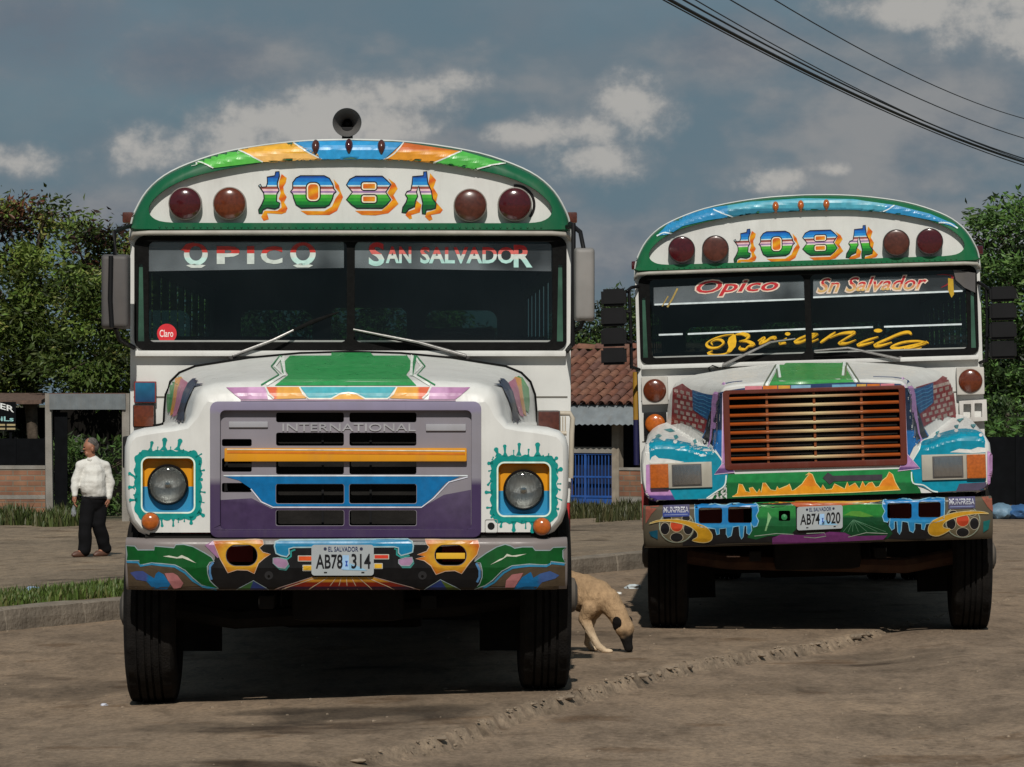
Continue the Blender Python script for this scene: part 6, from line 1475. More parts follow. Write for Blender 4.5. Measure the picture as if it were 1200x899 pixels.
    d.poly(fl, lambda x, y: C('#d08a1c') if y > 570 else C('#cf7a20'), layer=5); d.stroke(fl, .8, C('#dcc27a'), True, layer=6)
    d.poly([(964, 560), (970, 553.5), (976, 557.5), (1034, 556), (1034, 562.5), (977, 564), (972, 567.5)], (.05, .045, .055), layer=7)
    for p in ([(847, 461), (852, 459.5), (853.5, 538), (861, 553.5), (837, 556), (846, 544)], [(1055.5, 453), (1060, 451.5), (1063, 532), (1078, 549), (1052, 552), (1059, 539)]): d.poly(p, lil if False else (lambda x, y: C('#a47aa8') if y < 548 else C('#5a4070')), layer=6); d.stroke(p, .9, C('#cdb8cf'), True, layer=7)
    d.build('hood_painting', hood)
    # grille
    m = from_bm('grille_frame', loc_prism(rrect(-gx - .012, zb - .012, gx + .012, zt + .012, .025, 3), .012, .06, [rrect(-gx + .032, zb + .03, gx - .032, zt - .016, .01, 3)], .006), MT['paint'], hood, 30, C('#5c2a20'))
    ns = 8; sl = []
    for i in range(ns):
        z = zb + .06 + (zt - zb - .105) * i / (ns - 1)
        mb = MB(); xs = [-gx + .03 + (2 * gx - .06) * k / 12 for k in range(13)]
        for x in xs: mb.v += [Vector((x, .02, z - .008)), Vector((x, .015, z + .001)), Vector((x, .05, z + .013)), Vector((x, .06, z - .005))]
        for k in range(12):
            for j in range(4): mb.f.append((k * 4 + j, k * 4 + (j + 1) % 4, k * 4 + 4 + (j + 1) % 4, k * 4 + 4 + j))
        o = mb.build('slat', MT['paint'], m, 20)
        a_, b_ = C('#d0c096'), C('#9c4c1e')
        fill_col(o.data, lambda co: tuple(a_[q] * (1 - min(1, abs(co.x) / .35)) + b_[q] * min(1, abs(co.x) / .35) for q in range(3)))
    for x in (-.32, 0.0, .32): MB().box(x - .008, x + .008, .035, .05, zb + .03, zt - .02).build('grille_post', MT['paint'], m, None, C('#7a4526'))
    MB().box(-gx, gx, .17, .19, zb, zt).build('radiator_core', MT['frame'], hood, None)
    # headlamps
    def head(x0, y0, x1, y1, left):
        a = fr.at(x0, y1, .03); b = fr.at(x1, y0, .03); zz0, zz1 = a.z, b.z
        o = MB().box(a.x, b.x, .006, .04, zz0, zz1, b=.006).build('headlight', M('headlamp_bezel', (.42, .40, .34), .4, .3, dirt=.3), hood, 30)
        w = b.x - a.x
        ax0, ax1 = (a.x, a.x + w * .31) if left else (b.x - w * .31, b.x)
        MB().box(ax0 + .003, ax1 - .003, -.012, .02, zz0 + .006, zz1 - .006, b=.008).build('turn_lens', MT['orange_lens'], o, 30)
        lx0, lx1 = (a.x + w * .37, a.x + w * .82) if left else (b.x - w * .82, b.x - w * .37)
        MB().box(lx0 - .006, lx1 + .006, .0, .012, zz0 + .014, zz1 - .012, b=.004).build('lamp_ring', MT['dark_grey'], o, 30)
        MB().box(lx0, lx1, -.006, .02, zz0 + .02, zz1 - .018, b=.012).build('lens', MT['lamp_glass'], o, 30)
    head(762, 541, 834, 573, True); head(1080.5, 531, 1155, 563, False)
    # bumper ------------------------------------------------
    z1, z0, hw = fr.at(961, 587.5, 0).z, fr.at(961, 637.5, 0).z, 1.185
    prof = [(.11, z1), (.035, z1), (.012, z1 - .008), (.002, z1 - .02), (0, z1 - .03), (0, z0 + .13), (.022, z0 + .06), (.045, z0 + .012), (.065, z0), (.12, z0)]
    xs = [-hw, -hw + .004, -hw + .02, -1.12, -1.07, -1.0, -.93, .93, 1.0, 1.07, 1.12, hw - .02, hw - .004, hw]
    mb = MB(); np_ = len(prof)
    for x in xs:
        e = 1 if abs(abs(x) - hw) > .001 else .8; t = max(0, (abs(x) - .93) / (hw - .93)); oy = .09 * t ** 2.5
        for y, z in prof: mb.v.append(Vector((x, y + oy, (z0 + z1) / 2 + (z - (z0 + z1) / 2) * e)))
    for i in range(len(xs) - 1):
        for j in range(np_ - 1):
            if abs(xs[i]) <= .93 and abs(xs[i + 1]) <= .93 and j == 4: continue
            mb.f.append((i * np_ + j, i * np_ + j + 1, (i + 1) * np_ + j + 1, (i + 1) * np_ + j))
    hpx = [rrect(819, 595.5, 846, 613, 2.5, 3), rrect(853.5, 594.5, 881, 612.5, 2.5, 3), rrect(1040, 590, 1068, 607.5, 2.5, 3), rrect(1076.5, 588.5, 1102, 606, 2.5, 3), rrect(912.5, 598.5, 926, 610.5, 1.5, 3)]
    hl = [[(v.x, v.z) for v in (fr.at(*p, 0) for p in rr)] for rr in hpx]
    v, f = tess([(-.93, z0 + .13), (.93, z0 + .13), (.93, z1 - .03), (-.93, z1 - .03)], hl)
    mb.add([(p.x, 0, p.y) for p in v], f)
    bump = mb.build('bumper', MT['paint'], root, 40, (.10, .085, .06))
    for h in hl:
        q = MB(); n = len(h); q.v += [Vector((p[0], 0, p[1])) for p in h] + [Vector((p[0], .05, p[1])) for p in h]; q.f += [(i, (i + 1) % n, n + (i + 1) % n, n + i) for i in range(n)]
        q.build('bumper_slot', MT['frame'], bump, 60)
    c = fr.at(919, 606, .02); MB().lathe([(.02, 0), (.02, .02), (.0004, .025)], 14, Matrix.Translation(c) @ Matrix.Rotation(R(90), 4, 'X')).build('tow_eye', MT['paint'], bump, 40, C('#2f7a4a'))
    d = Decal(fr, 0, bvh_of(bump), 4, base=.0028, step=.0009)
    K = lambda h: C(h, .78)
    blk = (.012, .012, .014); dg = K('#15502c'); lg = K('#a8b8a8')
    d.poly([(800, 618), (815, 606), (815, 592), (895, 590), (930, 588), (1030, 586), (1108, 583), (1108, 600), (1095, 622), (1090, 634), (800, 640)], blk, hpx)
    d.poly([(882, 590), (895, 589), (932, 588.5), (933, 620), (926, 627), (900, 628), (886, 632), (876, 630), (880, 615)], lambda x, y: K('#2f8a44') if y < 605 else K('#1c6236'), [hpx[4]], layer=1)
    d.poly([(984, 592), (1000, 590), (1034, 587), (1036, 600), (1038, 612), (1046, 625), (1040, 631), (985, 626)], lambda x, y: K('#2c8a3c') if y < 604 else K('#124a2a'), layer=1)
    d.poly([(893, 587.8), (1034, 584), (1030, 588), (1005, 591), (990, 592), (985, 593), (934, 594), (925, 589.5), (905, 591)], lambda x, y: K('#d6a23a') if y < 589 else K('#b5562a'), layer=2)
    d.poly([(988, 604), (998, 599), (1008, 599), (1024, 605), (1010, 606), (995, 604)], K('#5a9a3c'), layer=2)
    for x in (988, 994, 999, 1006, 1016, 1028, 1038): d.stroke([(1000, 609), (x, 623)], .6, K('#5a8a6a'), layer=2)
    d.poly([(905, 630), (918, 625), (938, 627), (958, 626), (972, 623), (990, 624), (998, 628), (1040, 627), (1035, 632), (995, 634), (905, 637)], K('#7a3a78'), layer=2)
    for p in ([(884, 628), (910, 625), (930, 626)], [(942, 629), (955, 630), (968, 628), (966, 624), (945, 625)], [(994, 629), (1015, 624), (1040, 625)]): d.stroke(p, .8, lg, layer=3)
    d.poly([(900, 600), (904, 606), (901, 613), (898, 622), (896, 622), (899, 612)], K('#8fc08a'), layer=2)
    for xo, yo, xe, sg in ((814, 590.5, 889, 1), (1034, 584.5, 1107, -1)):
        s = -.045
        fr_ = [(xo, yo), (xo + 15, yo - 1), (xo + 30, yo + 2), (xo + 37, yo + 2.2), (xo + 45, yo - .5), (xo + 60, yo - 2), (xe - 6, yo - 2), (xe - 1, yo + 2), (xe, yo + 8), (xe - 3, yo + 14), (xe, yo + 20)]
        fr_ += [(xe - 2, yo + 26), (xe - 6, yo + 27), (xe - 9, yo + 22), (xe - 8, yo + 31), (xe - 11, yo + 36), (xe - 14, yo + 34), (xe - 14, yo + 26), (xe - 17, yo + 26), (xe - 18, yo + 38), (xe - 20, yo + 41), (xe - 22, yo + 37), (xe - 23, yo + 26), (xe - 30, yo + 27), (xe - 32, yo + 37), (xe - 36, yo + 39), (xe - 38, yo + 35), (xe - 38, yo + 28), (xe - 46, yo + 29), (xe - 46, yo + 35), (xe - 49, yo + 36), (xe - 51, yo + 29), (xo + 8, yo + 27), (xo + 1, yo + 24), (xo, yo + 12)]
        if sg < 0: fr_ = [(xo + xe - x, y + (x - xo) * -s * .2) for x, y in fr_]
        hs = hpx[0:2] if sg > 0 else hpx[2:4]
        hs = [[(x, y) for x, y in inset(h, -.4)] for h in hs]
        d.poly(fr_, lambda x, y: K('#1f7fc0') if y < yo + 24 else K('#2f8fc8'), hs, layer=3); d.stroke(fr_, 1.0, K('#8fc4dc'), True, layer=4)
    def planet(cx, cy, ring, mir):
        d.poly(ell(cx, cy, 21.5, 20), K('#6f6650'), layer=1); d.stroke(ell(cx, cy, 20, 19, 30), .8, lg, True, layer=2)
        for dx, dy, rx, ry in ((-13.5, 3, 5.5, 7), (13.5, 3, 5.5, 7), (0, 13, 7.5, 5.5), (-11, -9, 5, 3.5), (11, -9, 5, 3.5)):
            d.poly(ell(cx + dx, cy + dy, rx, ry, 18), blk, layer=2); d.stroke(ell(cx + dx, cy + dy, rx, ry, 18), .7, K('#b5ac98'), True, layer=3)
        d.poly(ell(cx, cy - 1, 7.5, 7.5), K('#c8482a'), layer=2); d.stroke(ell(cx, cy - 1, 7.5, 7.5), .8, K('#c9b08a'), True, layer=3)
        d.poly(ring, lambda x, y: K('#cf9a24'), layer=4); d.stroke(ring, .8, K('#d8c48a'), True, layer=5)
    planet(793, 616.5, smooth_line([(761, 614), (770, 610), (785, 608.5), (800, 609.5), (815, 613), (828, 618), (834.5, 626), (833, 633), (824, 635.5), (811, 633), (817, 629), (816, 622.5), (806, 616), (790, 612), (775, 611)], 3, True), False)
    planet(1128, 610.5, smooth_line([(1158, 602), (1150, 599.5), (1135, 599), (1118, 601), (1102, 606), (1091, 612), (1087.5, 620), (1090, 626), (1100, 627.5), (1114, 620), (1106, 618), (1106, 613), (1115, 608), (1130, 604), (1146, 602)], 3, True), True)
    d.poly([(757, 594), (773, 593), (764, 602), (757, 614)], K('#9c5a4c'), layer=1); d.poly([(1150, 583), (1163, 582), (1163, 600), (1157, 594)], K('#a0604e'), layer=1)
    d.poly([(761, 623), (771, 621), (771, 632), (763, 628)], K('#1f5f78'), layer=1); d.poly([(1152, 611), (1160, 609), (1158, 620), (1152, 624)], K('#1f7a78'), layer=1)
    for x0, y0 in ((777, 593.5), (1111.5, 584)):
        d.poly([(x0, y0), (x0 + 31, y0 - 1), (x0 + 31, y0 + 11.5), (x0, y0 + 12.5)], lambda x, y: K('#5a5878') if y < 598 else K('#4858a0'), layer=6)
        d.text('MUNFRESA', (x0 + 1, y0 + 1.5, x0 + 30, y0 + 7.5), K('#c9ccd6'), layer=7, bold=.02, slope=-.02)
        d.stroke([(x0 + 2, y0 + 10), (x0 + 29, y0 + 9.2)], 1.0, K('#8f9cc8'), layer=7)
    d.build('bumper_mural', bump)
    plate(fr, bump, 934, 593, 987.5, 620.5, 0, 'AB74', '020', -.045)
    MB().box(-1.0, 1.0, .06, .16, z1 + .001, z1 + .03).build('bumper_gap_strip', MT['frame'], bump, None)
    ra, rb_, rc = fr.at(745, 436, 1.55), fr.at(745.5, 492, 1.55), fr.at(746, 545, 1.55)
    hr = MB().tube([ra, rb_], .022, 10).build('door_handrail', M('handrail_yellow', (.34, .18, .015), .5, dirt=.3), root, 60)
    MB().tube([rb_, rc], .022, 10).build('handrail_lower', M('handrail_blue', (.012, .012, .06), .5), hr, 60)
    for q in (ra, rc): MB().tube([q, Vector((-1.23, 1.55, q.z))], .014, 8).build('handrail_bracket', MT['black_plastic'], hr, 60)
    # cowl lamps
    wcase = MT['paint']
    for x0, y0, x1, y1, ln in ((752.5, 441, 782.5, 474.5, 'amber_lens'), (1121, 430, 1152.5, 463, 'amber_lens')):
        o = box_lamp(fr, root, x0, y0, x1, y1, YB2 + .005, .06, MT[ln], M('white_lamp_box', (.5, .48, .44), .5, dirt=.3), 'cowl_lamp')
    o = box_lamp(fr, root, 755, 483, 781, 511, YB2 + .005, .05, MT['orange_lens'], MT['black_plastic'], 'cowl_lamp')
    a = fr.at(1124, 493, YB2); b = fr.at(1156, 469, YB2)
    from_bm('step_box', px_prism(fr, [(1124, 470), (1156, 468), (1157, 493), (1125, 495)], YB2 - .05, .05, [rrect(1129, 473.5, 1138, 489.5, 1), rrect(1142, 472.5, 1151, 489, 1)]), M('white_box', (.55, .53, .5), .5, dirt=.25), root, None)
    for sx in (-1, 1):
        wl_ = fr.M @ Vector((sx * 1.05, .9, 0)); wl_.z = gz(wl_.x, wl_.y) + .508; p = fr.I @ wl_
        add_wheel(root, p.x, p.y, p.z, sx, fr)
        for xx in (.98, .68):
            wl_ = fr.M @ Vector((sx * xx, 7.9, 0)); wl_.z = gz(wl_.x, wl_.y) + .508; p = fr.I @ wl_; add_wheel(root, p.x, p.y, p.z, sx if xx > .9 else -sx, fr)
    undercarriage(fr, root, 0.03, -0.03, MT['rust'])
    return root

bus_one()
bus_two()

# ------------------------------------------------------------------ the walking man, the dog, litter
def skin_mesh(name, J, edges, root_joint, voxel=.008, smooth=6):
    """one continuous surface: tapered limbs between joints (position, radius), fused and smoothed"""
    m = MB()
    for n in J:
        p, r_ = J[n]; r_ = r_ if isinstance(r_, tuple) else (r_, r_)
        bm = bmesh.new(); bmesh.ops.create_uvsphere(bm, u_segments=14, v_segments=10, radius=1); m.bm(bm, Matrix.Translation(p) @ Matrix.Diagonal((r_[0], r_[1], r_[0], 1)))
    for a, b in edges:
        pa, ra = J[a]; pb, rb = J[b]; ra = ra[0] * .97 if isinstance(ra, tuple) else ra * .97; rb = rb[0] * .97 if isinstance(rb, tuple) else rb * .97
        pa = Vector(pa); pb = Vector(pb)
        if (pb - pa).length > 1e-4: m.tube([pa, pa.lerp(pb, .5), pb], [ra, (ra + rb) / 2, rb], 14)
    me = bpy.data.meshes.new(name); me.from_pydata([tuple(v) for v in m.v], [], m.f); me.update()
    o = bpy.data.objects.new(name, me)
    rm = o.modifiers.new('fuse', 'REMESH'); rm.mode = 'VOXEL'; rm.voxel_size = voxel; rm.use_smooth_shade = True
    sm = o.modifiers.new('smooth', 'SMOOTH'); sm.factor = .5; sm.iterations = smooth
    out = temp_mesh(o); bpy.data.objects.remove(o); bpy.data.meshes.remove(me)
    out.shade_smooth(); return out
def ruffle(me, f):
    nn = [v.normal.copy() for v in me.vertices]
    for v, n_ in zip(me.vertices, nn): v.co = v.co + n_ * f(v.co)
def mesh_obj(name, me, mat, parent, colf=None):
    me.materials.clear(); me.materials.append(mat); me.name = name
    if colf: fill_col(me, colf)
    o = bpy.data.objects.new(name, me); return link(o, parent)
def ball(mb, c, r, n=10):
    bm = bmesh.new(); bmesh.ops.create_uvsphere(bm, u_segments=n + 4, v_segments=n, radius=1); return mb.bm(bm, Matrix.Translation(c) @ Matrix.Diagonal((*r, 1)))
def hand(J, E, wrist, d, palm_n, side, pre, sc=1.0):
    """palm and five separate, slightly curled fingers; the thumb leaves the side of the palm"""
    w = Vector(wrist); d = Vector(d).normalized(); pn = Vector(palm_n).normalized(); s = d.cross(pn).normalized() * side
    J[pre + 'palm'] = (tuple(w + d * .05 * sc), (.033 * sc, .02 * sc)); E.append((pre + 'wrist', pre + 'palm'))
    for k, (o, l) in enumerate(((.026, .07), (.009, .08), (-.009, .075), (-.025, .058))):
        a = w + d * .085 * sc + s * o * sc; b = a + (d * .9 + pn * .35).normalized() * l * .5 * sc; c = b + (d * .7 + pn * .75).normalized() * l * .5 * sc
        for q, (p, r_) in enumerate(((a, .0105), (b, .0095), (c, .008))): J['%sf%d%d' % (pre, k, q)] = (tuple(p), r_ * sc)
        E += [(pre + 'palm', '%sf%d0' % (pre, k)), ('%sf%d0' % (pre, k), '%sf%d1' % (pre, k)), ('%sf%d1' % (pre, k), '%sf%d2' % (pre, k))]
    a = w + d * .035 * sc + s * .034 * sc; b = a + (d * .7 + s * .6 + pn * .2).normalized() * .035 * sc; c = b + (d * .95 + pn * .3).normalized() * .028 * sc
    for q, (p, r_) in enumerate(((a, .012), (b, .011), (c, .009))): J['%st%d' % (pre, q)] = (tuple(p), r_ * sc)
    E += [(pre + 'palm', pre + 't0'), (pre + 't0', pre + 't1'), (pre + 't1', pre + 't2')]
def build_man():
    d = 53.0; p = wpt(108, 0, d); g = gz(p.x, d)
    root = empty('person', (p.x, d, g)); tag(root, 'person in white long-sleeved shirt and black trousers walking past the gateway', 'person')
    # x to the right of the picture, y away from the camera; he walks to the left and a little towards the camera
    J = {'pelvis': ((.03, 0, .84), .115), 'waist': ((.02, 0, .99), .12), 'chest': ((.02, .0, 1.14), .13), 'upper': ((.015, .01, 1.26), .10), 'neck': ((-.005, .0, 1.36), .056), 'headlow': ((-.03, -.01, 1.43), .066), 'head': ((-.035, -.01, 1.52), .087), 'crown': ((-.03, .0, 1.57), .07),
         'Lsh': ((-.145, -.055, 1.255), .055), 'Lel': ((-.215, -.09, 1.03), .048), 'Lwrist': ((-.225, -.15, .835), .032),
         'Rsh': ((.175, .045, 1.255), .055), 'Rel': ((.235, .07, 1.02), .048), 'Rwrist': ((.215, .03, .80), .032),
         'Lhip': ((-.04, -.04, .8), .085), 'Lkn': ((-.09, -.09, .47), .07), 'Lan': ((-.105, -.08, .085), .045), 'Lheel': ((-.085, -.06, .05), .042), 'Ltoe': ((-.215, -.17, .03), .034),
         'Rhip': ((.095, .03, .8), .085), 'Rkn': ((.08, .0, .46), .07), 'Ran': ((.16, .12, .10), .045), 'Rheel': ((.175, .13, .075), .042), 'Rtoe': ((.06, .03, .03), .034)}
    E = [('pelvis', 'waist'), ('waist', 'chest'), ('chest', 'upper'), ('upper', 'neck'), ('neck', 'headlow'), ('headlow', 'head'), ('head', 'crown'), ('upper', 'Lsh'), ('Lsh', 'Lel'), ('Lel', 'Lwrist'), ('upper', 'Rsh'), ('Rsh', 'Rel'), ('Rel', 'Rwrist'),
         ('pelvis', 'Lhip'), ('Lhip', 'Lkn'), ('Lkn', 'Lan'), ('Lan', 'Lheel'), ('Lan', 'Ltoe'), ('pelvis', 'Rhip'), ('Rhip', 'Rkn'), ('Rkn', 'Ran'), ('Ran', 'Rheel'), ('Ran', 'Rtoe')]
    J['chin'] = ((-.068, -.045, 1.425), .034); J['nose'] = ((-.112, -.065, 1.485), .013); E += [('headlow', 'chin'), ('head', 'nose')]
    hand(J, E, J['Lwrist'][0], (-.05, -.15, -1), (.9, .2, 0), 1, 'L'); hand(J, E, J['Rwrist'][0], (-.05, -.12, -1), (-.9, .2, 0), -1, 'R')
    skin = M('skin', (.30, .13, .075), .55, var=.12, scale=20)
    body = mesh_obj('body', skin_mesh('body', J, E, 'pelvis', .0065, 2), skin, root)
    m = MB(); ball(m, (-.012, .016, 1.562), (.093, .096, .086)); ball(m, (.022, .03, 1.52), (.074, .082, .08)); m.build('hair', M('grey_hair', (.085, .075, .068), .9, var=.6, scale=50, bump=.4, bscale=150), body, 60)
    m = MB(); ball(m, (.012, -.088, 1.485), (.02, .012, .032)); m.build('ear', skin, body, 60)
    m = MB(); ball(m, (-.1, -.075, 1.51), (.012, .012, .008)); ball(m, (-.118, -.03, 1.51), (.01, .012, .008)); m.build('eyes', MT['black_plastic'], body, 60)
    m = MB(); ball(m, (-.098, -.068, 1.443), (.016, .022, .006)); m.build('mouth', M('lips', (.22, .07, .05), .5), body, 60)
    # shirt: loose over belly and arms, cuffs at the wrists
    S = {'hem': ((.03, -.005, .90), .175), 'belly': ((.005, -.025, .99), .188), 'chest': ((.015, -.005, 1.14), .172), 'up': ((.015, .01, 1.265), .13), 'col': ((0, .0, 1.338), .072),
         'Ls': ((-.15, -.055, 1.25), .07), 'Le': ((-.222, -.09, 1.03), .064), 'Lw': ((-.226, -.145, .86), .047), 'Rs': ((.18, .045, 1.25), .07), 'Re': ((.242, .07, 1.02), .064), 'Rw': ((.222, .034, .83), .047)}
    SE = [('hem', 'belly'), ('belly', 'chest'), ('chest', 'up'), ('up', 'col'), ('up', 'Ls'), ('Ls', 'Le'), ('Le', 'Lw'), ('up', 'Rs'), ('Rs', 'Re'), ('Re', 'Rw')]
    me = skin_mesh('shirt', S, SE, 'belly', .011, 8)
    ruffle(me, lambda c: noise.noise(Vector((c.x * 7, c.y * 7, c.z * 11))) * .014 + noise.noise(c * 17) * .006)
    sh = mesh_obj('shirt', me, M('white_shirt', (.62, .61, .57), .85, var=.08, scale=12, bump=.3, bscale=30), root)
    m = MB(); m.tube([(-.05, -.03, 1.36), (-.045, -.085, 1.345), (.0, -.1, 1.33)], .016, 6).tube([(-.05, -.03, 1.36), (.03, .05, 1.375), (.06, -.02, 1.355)], .016, 6); m.build('collar', sh.data.materials[0], sh, 60)
    ball(MB(), (0, 0, 0), (1, 1, 1))
    a = [(.03 + .162 * math.cos(t), .0 + .158 * math.sin(t), .815) for t in [2 * math.pi * k / 24 for k in range(25)]]
    MB().tube(a, .02, 6, False).build('belt', MT['black_plastic'], root, 60)
    Tj = {'top': ((.03, 0, .80), .165), 'seat': ((.03, .0, .76), .152), 'Lh': ((-.045, -.045, .74), .115), 'Lk': ((-.085, -.085, .47), .098), 'La': ((-.095, -.072, .10), .095), 'Rh': ((.105, .04, .74), .115), 'Rk': ((.085, .0, .46), .098), 'Ra': ((.16, .12, .12), .095)}
    TE = [('top', 'seat'), ('seat', 'Lh'), ('Lh', 'Lk'), ('Lk', 'La'), ('seat', 'Rh'), ('Rh', 'Rk'), ('Rk', 'Ra')]
    me = skin_mesh('trousers', Tj, TE, 'seat', .011, 6)
    ruffle(me, lambda c: noise.noise(c * 8) * .012)
    mesh_obj('trousers', me, M('black_trousers', (.007, .007, .008), .9, var=.2, spec=.1), root)
    for k, (h, t) in enumerate((('Lheel', 'Ltoe'), ('Rheel', 'Rtoe'))):
        a = Vector(J[h][0]); b = Vector(J[t][0]); m = MB(); dr = (b - a).normalized(); a.z = .045; b.z = .035
        m.tube([a - dr * .045, a, a.lerp(b, .5), b, b + dr * .05], [.03, .048, .05, .046, .02], 12); o = m.build('shoe', M('brown_shoe_%d' % k, (.10, .045, .028), .5, var=.2), root, 60)
build_man()
def held_bag():
    p = wpt(108, 0, 53.0); bm = bmesh.new(); bmesh.ops.create_icosphere(bm, subdivisions=3, radius=1)
    for v in bm.verts: v.co *= 1 + .35 * noise.noise(v.co * 2.4); v.co = Vector((v.co.x * .032, v.co.y * .03, v.co.z * .075 - .02 * (1 - abs(v.co.z))))
    o = from_bm('plastic_bag', bm, M('clear_plastic', (.20, .21, .22), .15, var=.3, coat=1.0), None, 25); o.location = (p.x - .235, 52.83, gz(p.x, 53) + .63); tag(o, 'small shiny plastic bag hanging from the hand of the walking person', 'bag')
held_bag()

def build_dog():
    d = 24.05; X = (700 - HX) / F * d; g = gz(X, d); yaw = -32.0
    root = empty('dog', (X, d, g), R(yaw)); tag(root, 'tan dog with dark muzzle sniffing the ground beside the near bus', 'dog')
    k = 1 / (187.0 * math.cos(R(yaw)))
    def P(px, py, y=0.0): return ((px - 700) * k, y, (768 - py) / 187.0)
    J = {'rump': (P(612, 686), .085), 'loin': (P(640, 682), .092), 'mid': (P(665, 693), .108), 'rib': (P(684, 700), .122), 'chest': (P(699, 704), .112), 'base': (P(712, 708), .082), 'neck': (P(722, 721), .066), 'poll': (P(728, 732), .06), 'skull': (P(731.5, 740), .061), 'stop': (P(733.5, 750), .04), 'muz': (P(734.5, 756), .034), 'nose': (P(736, 762.5), .029),
         'tail0': (P(606, 684), .03), 'tail1': (P(596, 700), .022), 'tail2': (P(592, 720), .012)}
    E = [('rump', 'loin'), ('loin', 'mid'), ('mid', 'rib'), ('rib', 'chest'), ('chest', 'base'), ('base', 'neck'), ('neck', 'poll'), ('poll', 'skull'), ('skull', 'stop'), ('stop', 'muz'), ('muz', 'nose'), ('rump', 'tail0'), ('tail0', 'tail1'), ('tail1', 'tail2')]
    for nm, y, pts in (('A', -.075, ((699, 716, .055), (692, 729, .04), (702, 750, .026), (709, 761, .022), (717, 766.3, .02))), ('B', .075, ((694, 716, .05), (686, 729, .036), (683, 748, .024), (681, 760, .02), (687, 766.5, .019)))):
        pr = 'chest'
        for i, (px, py, r_) in enumerate(pts): n_ = 'F%s%d' % (nm, i); J[n_] = (P(px, py, y), r_); E.append((pr, n_)); pr = n_
    for nm, y, dx in (('A', -.075, 0), ('B', .075, 14)):
        pr = 'rump'
        for i, (px, py, r_) in enumerate(((616, 704, .07), (628, 722, .05), (611, 742, .026), (614, 758, .021), (622, 766.5, .02))): n_ = 'H%s%d' % (nm, i); J[n_] = (P(px + dx, py, y), r_); E.append((pr, n_)); pr = n_
    tan, pale, dark = (.40, .265, .15), (.52, .40, .27), (.006, .005, .0045)
    mz = Vector(P(735.5, 758)); fo = Vector(P(733, 745))
    def colf(co):
        t = 1 - smoothstep(.06, .10, (co - mz).length + .02 * noise.noise(co * 25)); e = .5 + .5 * noise.noise(co * 7)
        c = tuple(tan[i] * (.8 + .35 * e) for i in range(3))
        if co.z < .2: q = smoothstep(.22, .1, co.z) if False else max(0, min(1, (.22 - co.z) / .12)); c = tuple(c[i] * (1 - q) + pale[i] * q for i in range(3)) if co.x < .1 * 1.2 else c
        if co.z > .38: c = tuple(c[i] * .9 for i in range(3))
        return tuple(c[i] * (1 - t) + dark[i] * t for i in range(3))
    me = skin_mesh('body', J, E, 'rib', .007, 5)
    ruffle(me, lambda c: noise.noise(c * 30) * .003 + noise.noise(c * 90) * .002)
    fur = M('dog_fur', rough=.85, var=.16, scale=45, attr=True, bump=.5, bscale=160, spec=.2, stretch=(1, 1, .35)); body = mesh_obj('body', me, fur, root, colf)
    dk = M('dark_fur', (.008, .0065, .006), .85, var=.3, bump=.4, spec=.2)
    for s in (-1, 1):
        a = Vector(P(727.5, 734)) + Vector((0, s * .058, .0)); m = MB(); bm = bmesh.new(); bmesh.ops.create_uvsphere(bm, u_segments=14, v_segments=10, radius=1)
        for v in bm.verts: v.co.x *= .55 + .45 * (v.co.z + 1) / 2; v.co.y += .25 * v.co.z * v.co.z
        m.bm(bm, Matrix.Translation(a) @ Matrix.Rotation(R(28), 4, 'Y') @ Matrix.Rotation(R(-18 * s), 4, 'X') @ Matrix.Diagonal((.042, .012, .05, 1))); m.build('ear', dk, body, 60)
    m = MB(); ball(m, Vector(P(736.4, 764.5)), (.016, .017, .012)); m.build('nose', MT['black_plastic'], body, 60)
    for s in (-1, 1): m = MB(); ball(m, Vector(P(735.5, 746)) + Vector((.0, s * .03, 0)), (.008, .006, .008)); m.build('eye', MT['black_plastic'], body, 60)
    for nm, (px, y) in (('A', (717, -.075)), ('B', (687, .075))):
        m = MB(); c = Vector(P(px, 766.5, y)); ball(m, c + Vector((.012, 0, .004)), (.036, .026, .016)); m.build('paw', M('paw_fur_' + nm, pale, .85, var=.2, bump=.3), body, 60)
build_dog()

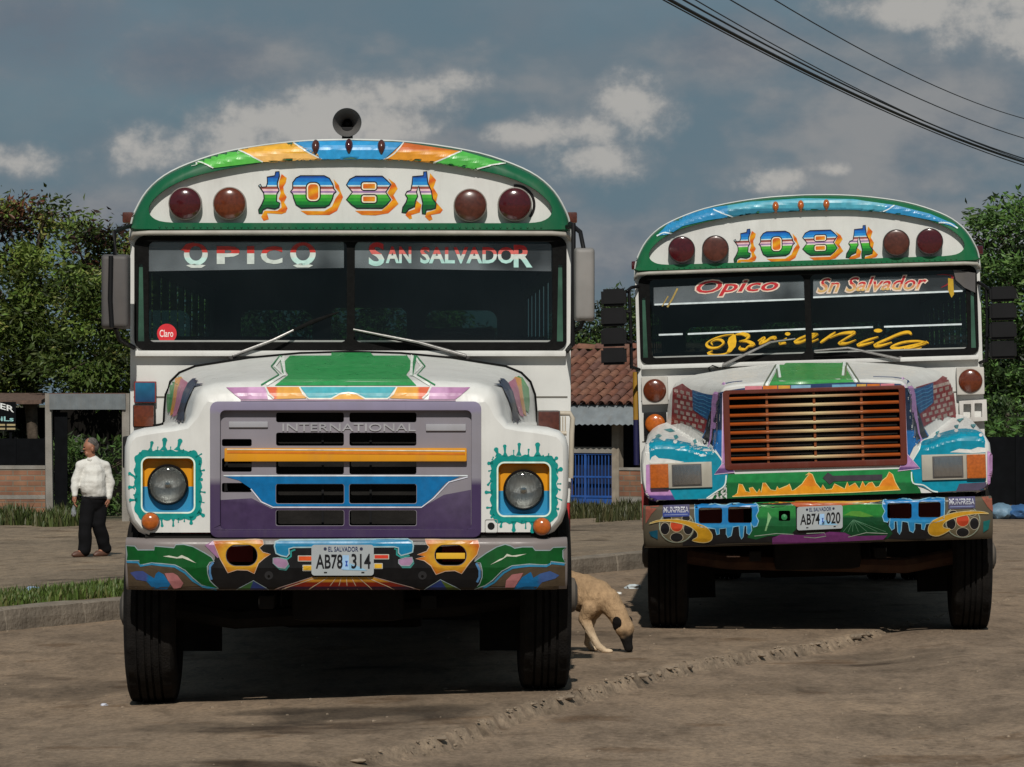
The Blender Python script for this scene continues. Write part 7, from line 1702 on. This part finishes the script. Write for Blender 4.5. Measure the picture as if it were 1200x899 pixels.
def litter():
    rnd = random.Random(4)
    items = [(40, 671, 33.5, .11, (.28, .40, .55), 'crumpled pale blue plastic bag on the verge'), (85, 678, 31.5, .06, (.62, .6, .55), 'white paper scrap lying on the grass below the walking person'), (62, 674, 33, .05, (.55, .55, .52), 'small white scrap beside the blue bag'), (110, 680, 31, .05, (.6, .58, .5), 'white scrap nearest the near bus on the grass'),
             (724, 697, None, .035, (.62, .62, .6), 'small bright scrap on the road behind the dog'), (742, 690, None, .07, (.45, .5, .52), 'pale plastic bottle fragment on the road by the far bus tyre'), (122, 818, None, .02, (.5, .52, .6), 'tiny foil scrap on the road left of the near bus tyre')]
    for px, py, d, s, c, lab in items:
        if d is None: d = F * CAMZ / (py - HY)
        X = (px - HX) / F * d; bm = bmesh.new(); bmesh.ops.create_icosphere(bm, subdivisions=2, radius=1)
        for v in bm.verts: v.co *= 1 + .6 * noise.noise(v.co * 2.3 + Vector((px, py, 0))); v.co = Vector((v.co.x * s, v.co.y * s * .8, max(-.02, v.co.z * s * .45)))
        o = from_bm('litter', bm, M('litter_%d' % px, c, .5, var=.2), None, 15); o.location = (X, d, gz(X, d) + s * .1 + (.05 if py < 685 and px < 200 else 0)); tag(o, lab, 'litter', 'scraps of litter')
    # pebbles broken from the concrete edge
    v = []; f = []
    bm0 = bmesh.new(); bmesh.ops.create_icosphere(bm0, subdivisions=1, radius=1); bv = [q.co.copy() for q in bm0.verts]; bf = [tuple(q.index for q in ff.verts) for ff in bm0.faces]; bm0.free()
    for i in range(620):
        if i < 360: x = rnd.uniform(-.7, 4.0); y = edge_y(x) + rnd.gauss(-.07, .07)
        else: x = rnd.uniform(-3.6, 4); y = rnd.uniform(16.5, 30)
        s = rnd.uniform(.004, .013) if i < 360 else rnd.uniform(.004, .013); z = gz(x, y); k = len(v)
        v += [Vector((x + q.x * s * rnd.uniform(.7, 1.3), y + q.y * s, z + q.z * s * .6 + s * .2)) for q in bv]; f += [tuple(j + k for j in ff) for ff in bf]
    # broken lumps of the slab edge
    bm0 = bmesh.new(); bmesh.ops.create_icosphere(bm0, subdivisions=2, radius=1); bv = [q.co.copy() for q in bm0.verts]; bf = [tuple(q.index for q in ff.verts) for ff in bm0.faces]; bm0.free()
    for i in range(26):
        x = rnd.uniform(-.75, 2.75); y0 = edge_y(x); y = y0 + .16 * n2(x, y0, 1.9, 3) + .06 * n2(x, y0, 6, 9) - .03 + rnd.gauss(0, .025); sx, sy, sz = rnd.uniform(.015, .05), rnd.uniform(.012, .03), rnd.uniform(.006, .018); a = rnd.uniform(0, 3.1); z = gz(x, y + .05) - sz * rnd.uniform(.6, 1.1); k = len(v)
        for q in bv:
            t = 1 + .35 * noise.noise(q * 1.7 + Vector((i * 3.1, 0, 0))); p = Vector((q.x * sx, q.y * sy, q.z * sz)) * t; v.append(Vector((x + p.x * math.cos(a * .3) - p.y * math.sin(a * .3), y + p.x * math.sin(a * .3) + p.y * math.cos(a * .3), z + p.z)))
        f += [tuple(j + k for j in ff) for ff in bf]
    o = obj('gravel', v, f, M('grit', (.22, .17, .122), .9, var=.4, scale=3), None, None); o['kind'] = 'stuff'; o['label'] = 'loose grit and crumbs along the broken concrete edge'; o['category'] = 'gravel'
litter()
tree('roadside_tree', 'young roadside tree beyond the left edge of the picture', (-4.6, 13.6, gz(-4.6, 13.6)), 4.2, [(-3.4, 14.3, 3.1, .75, .5, .5), (-4.2, 14.0, 3.6, .9, .7, .5)], 9000, .09, (.05, .08, .02), 77, trunk=.08)

bpy.data.scenes.remove(TMP)
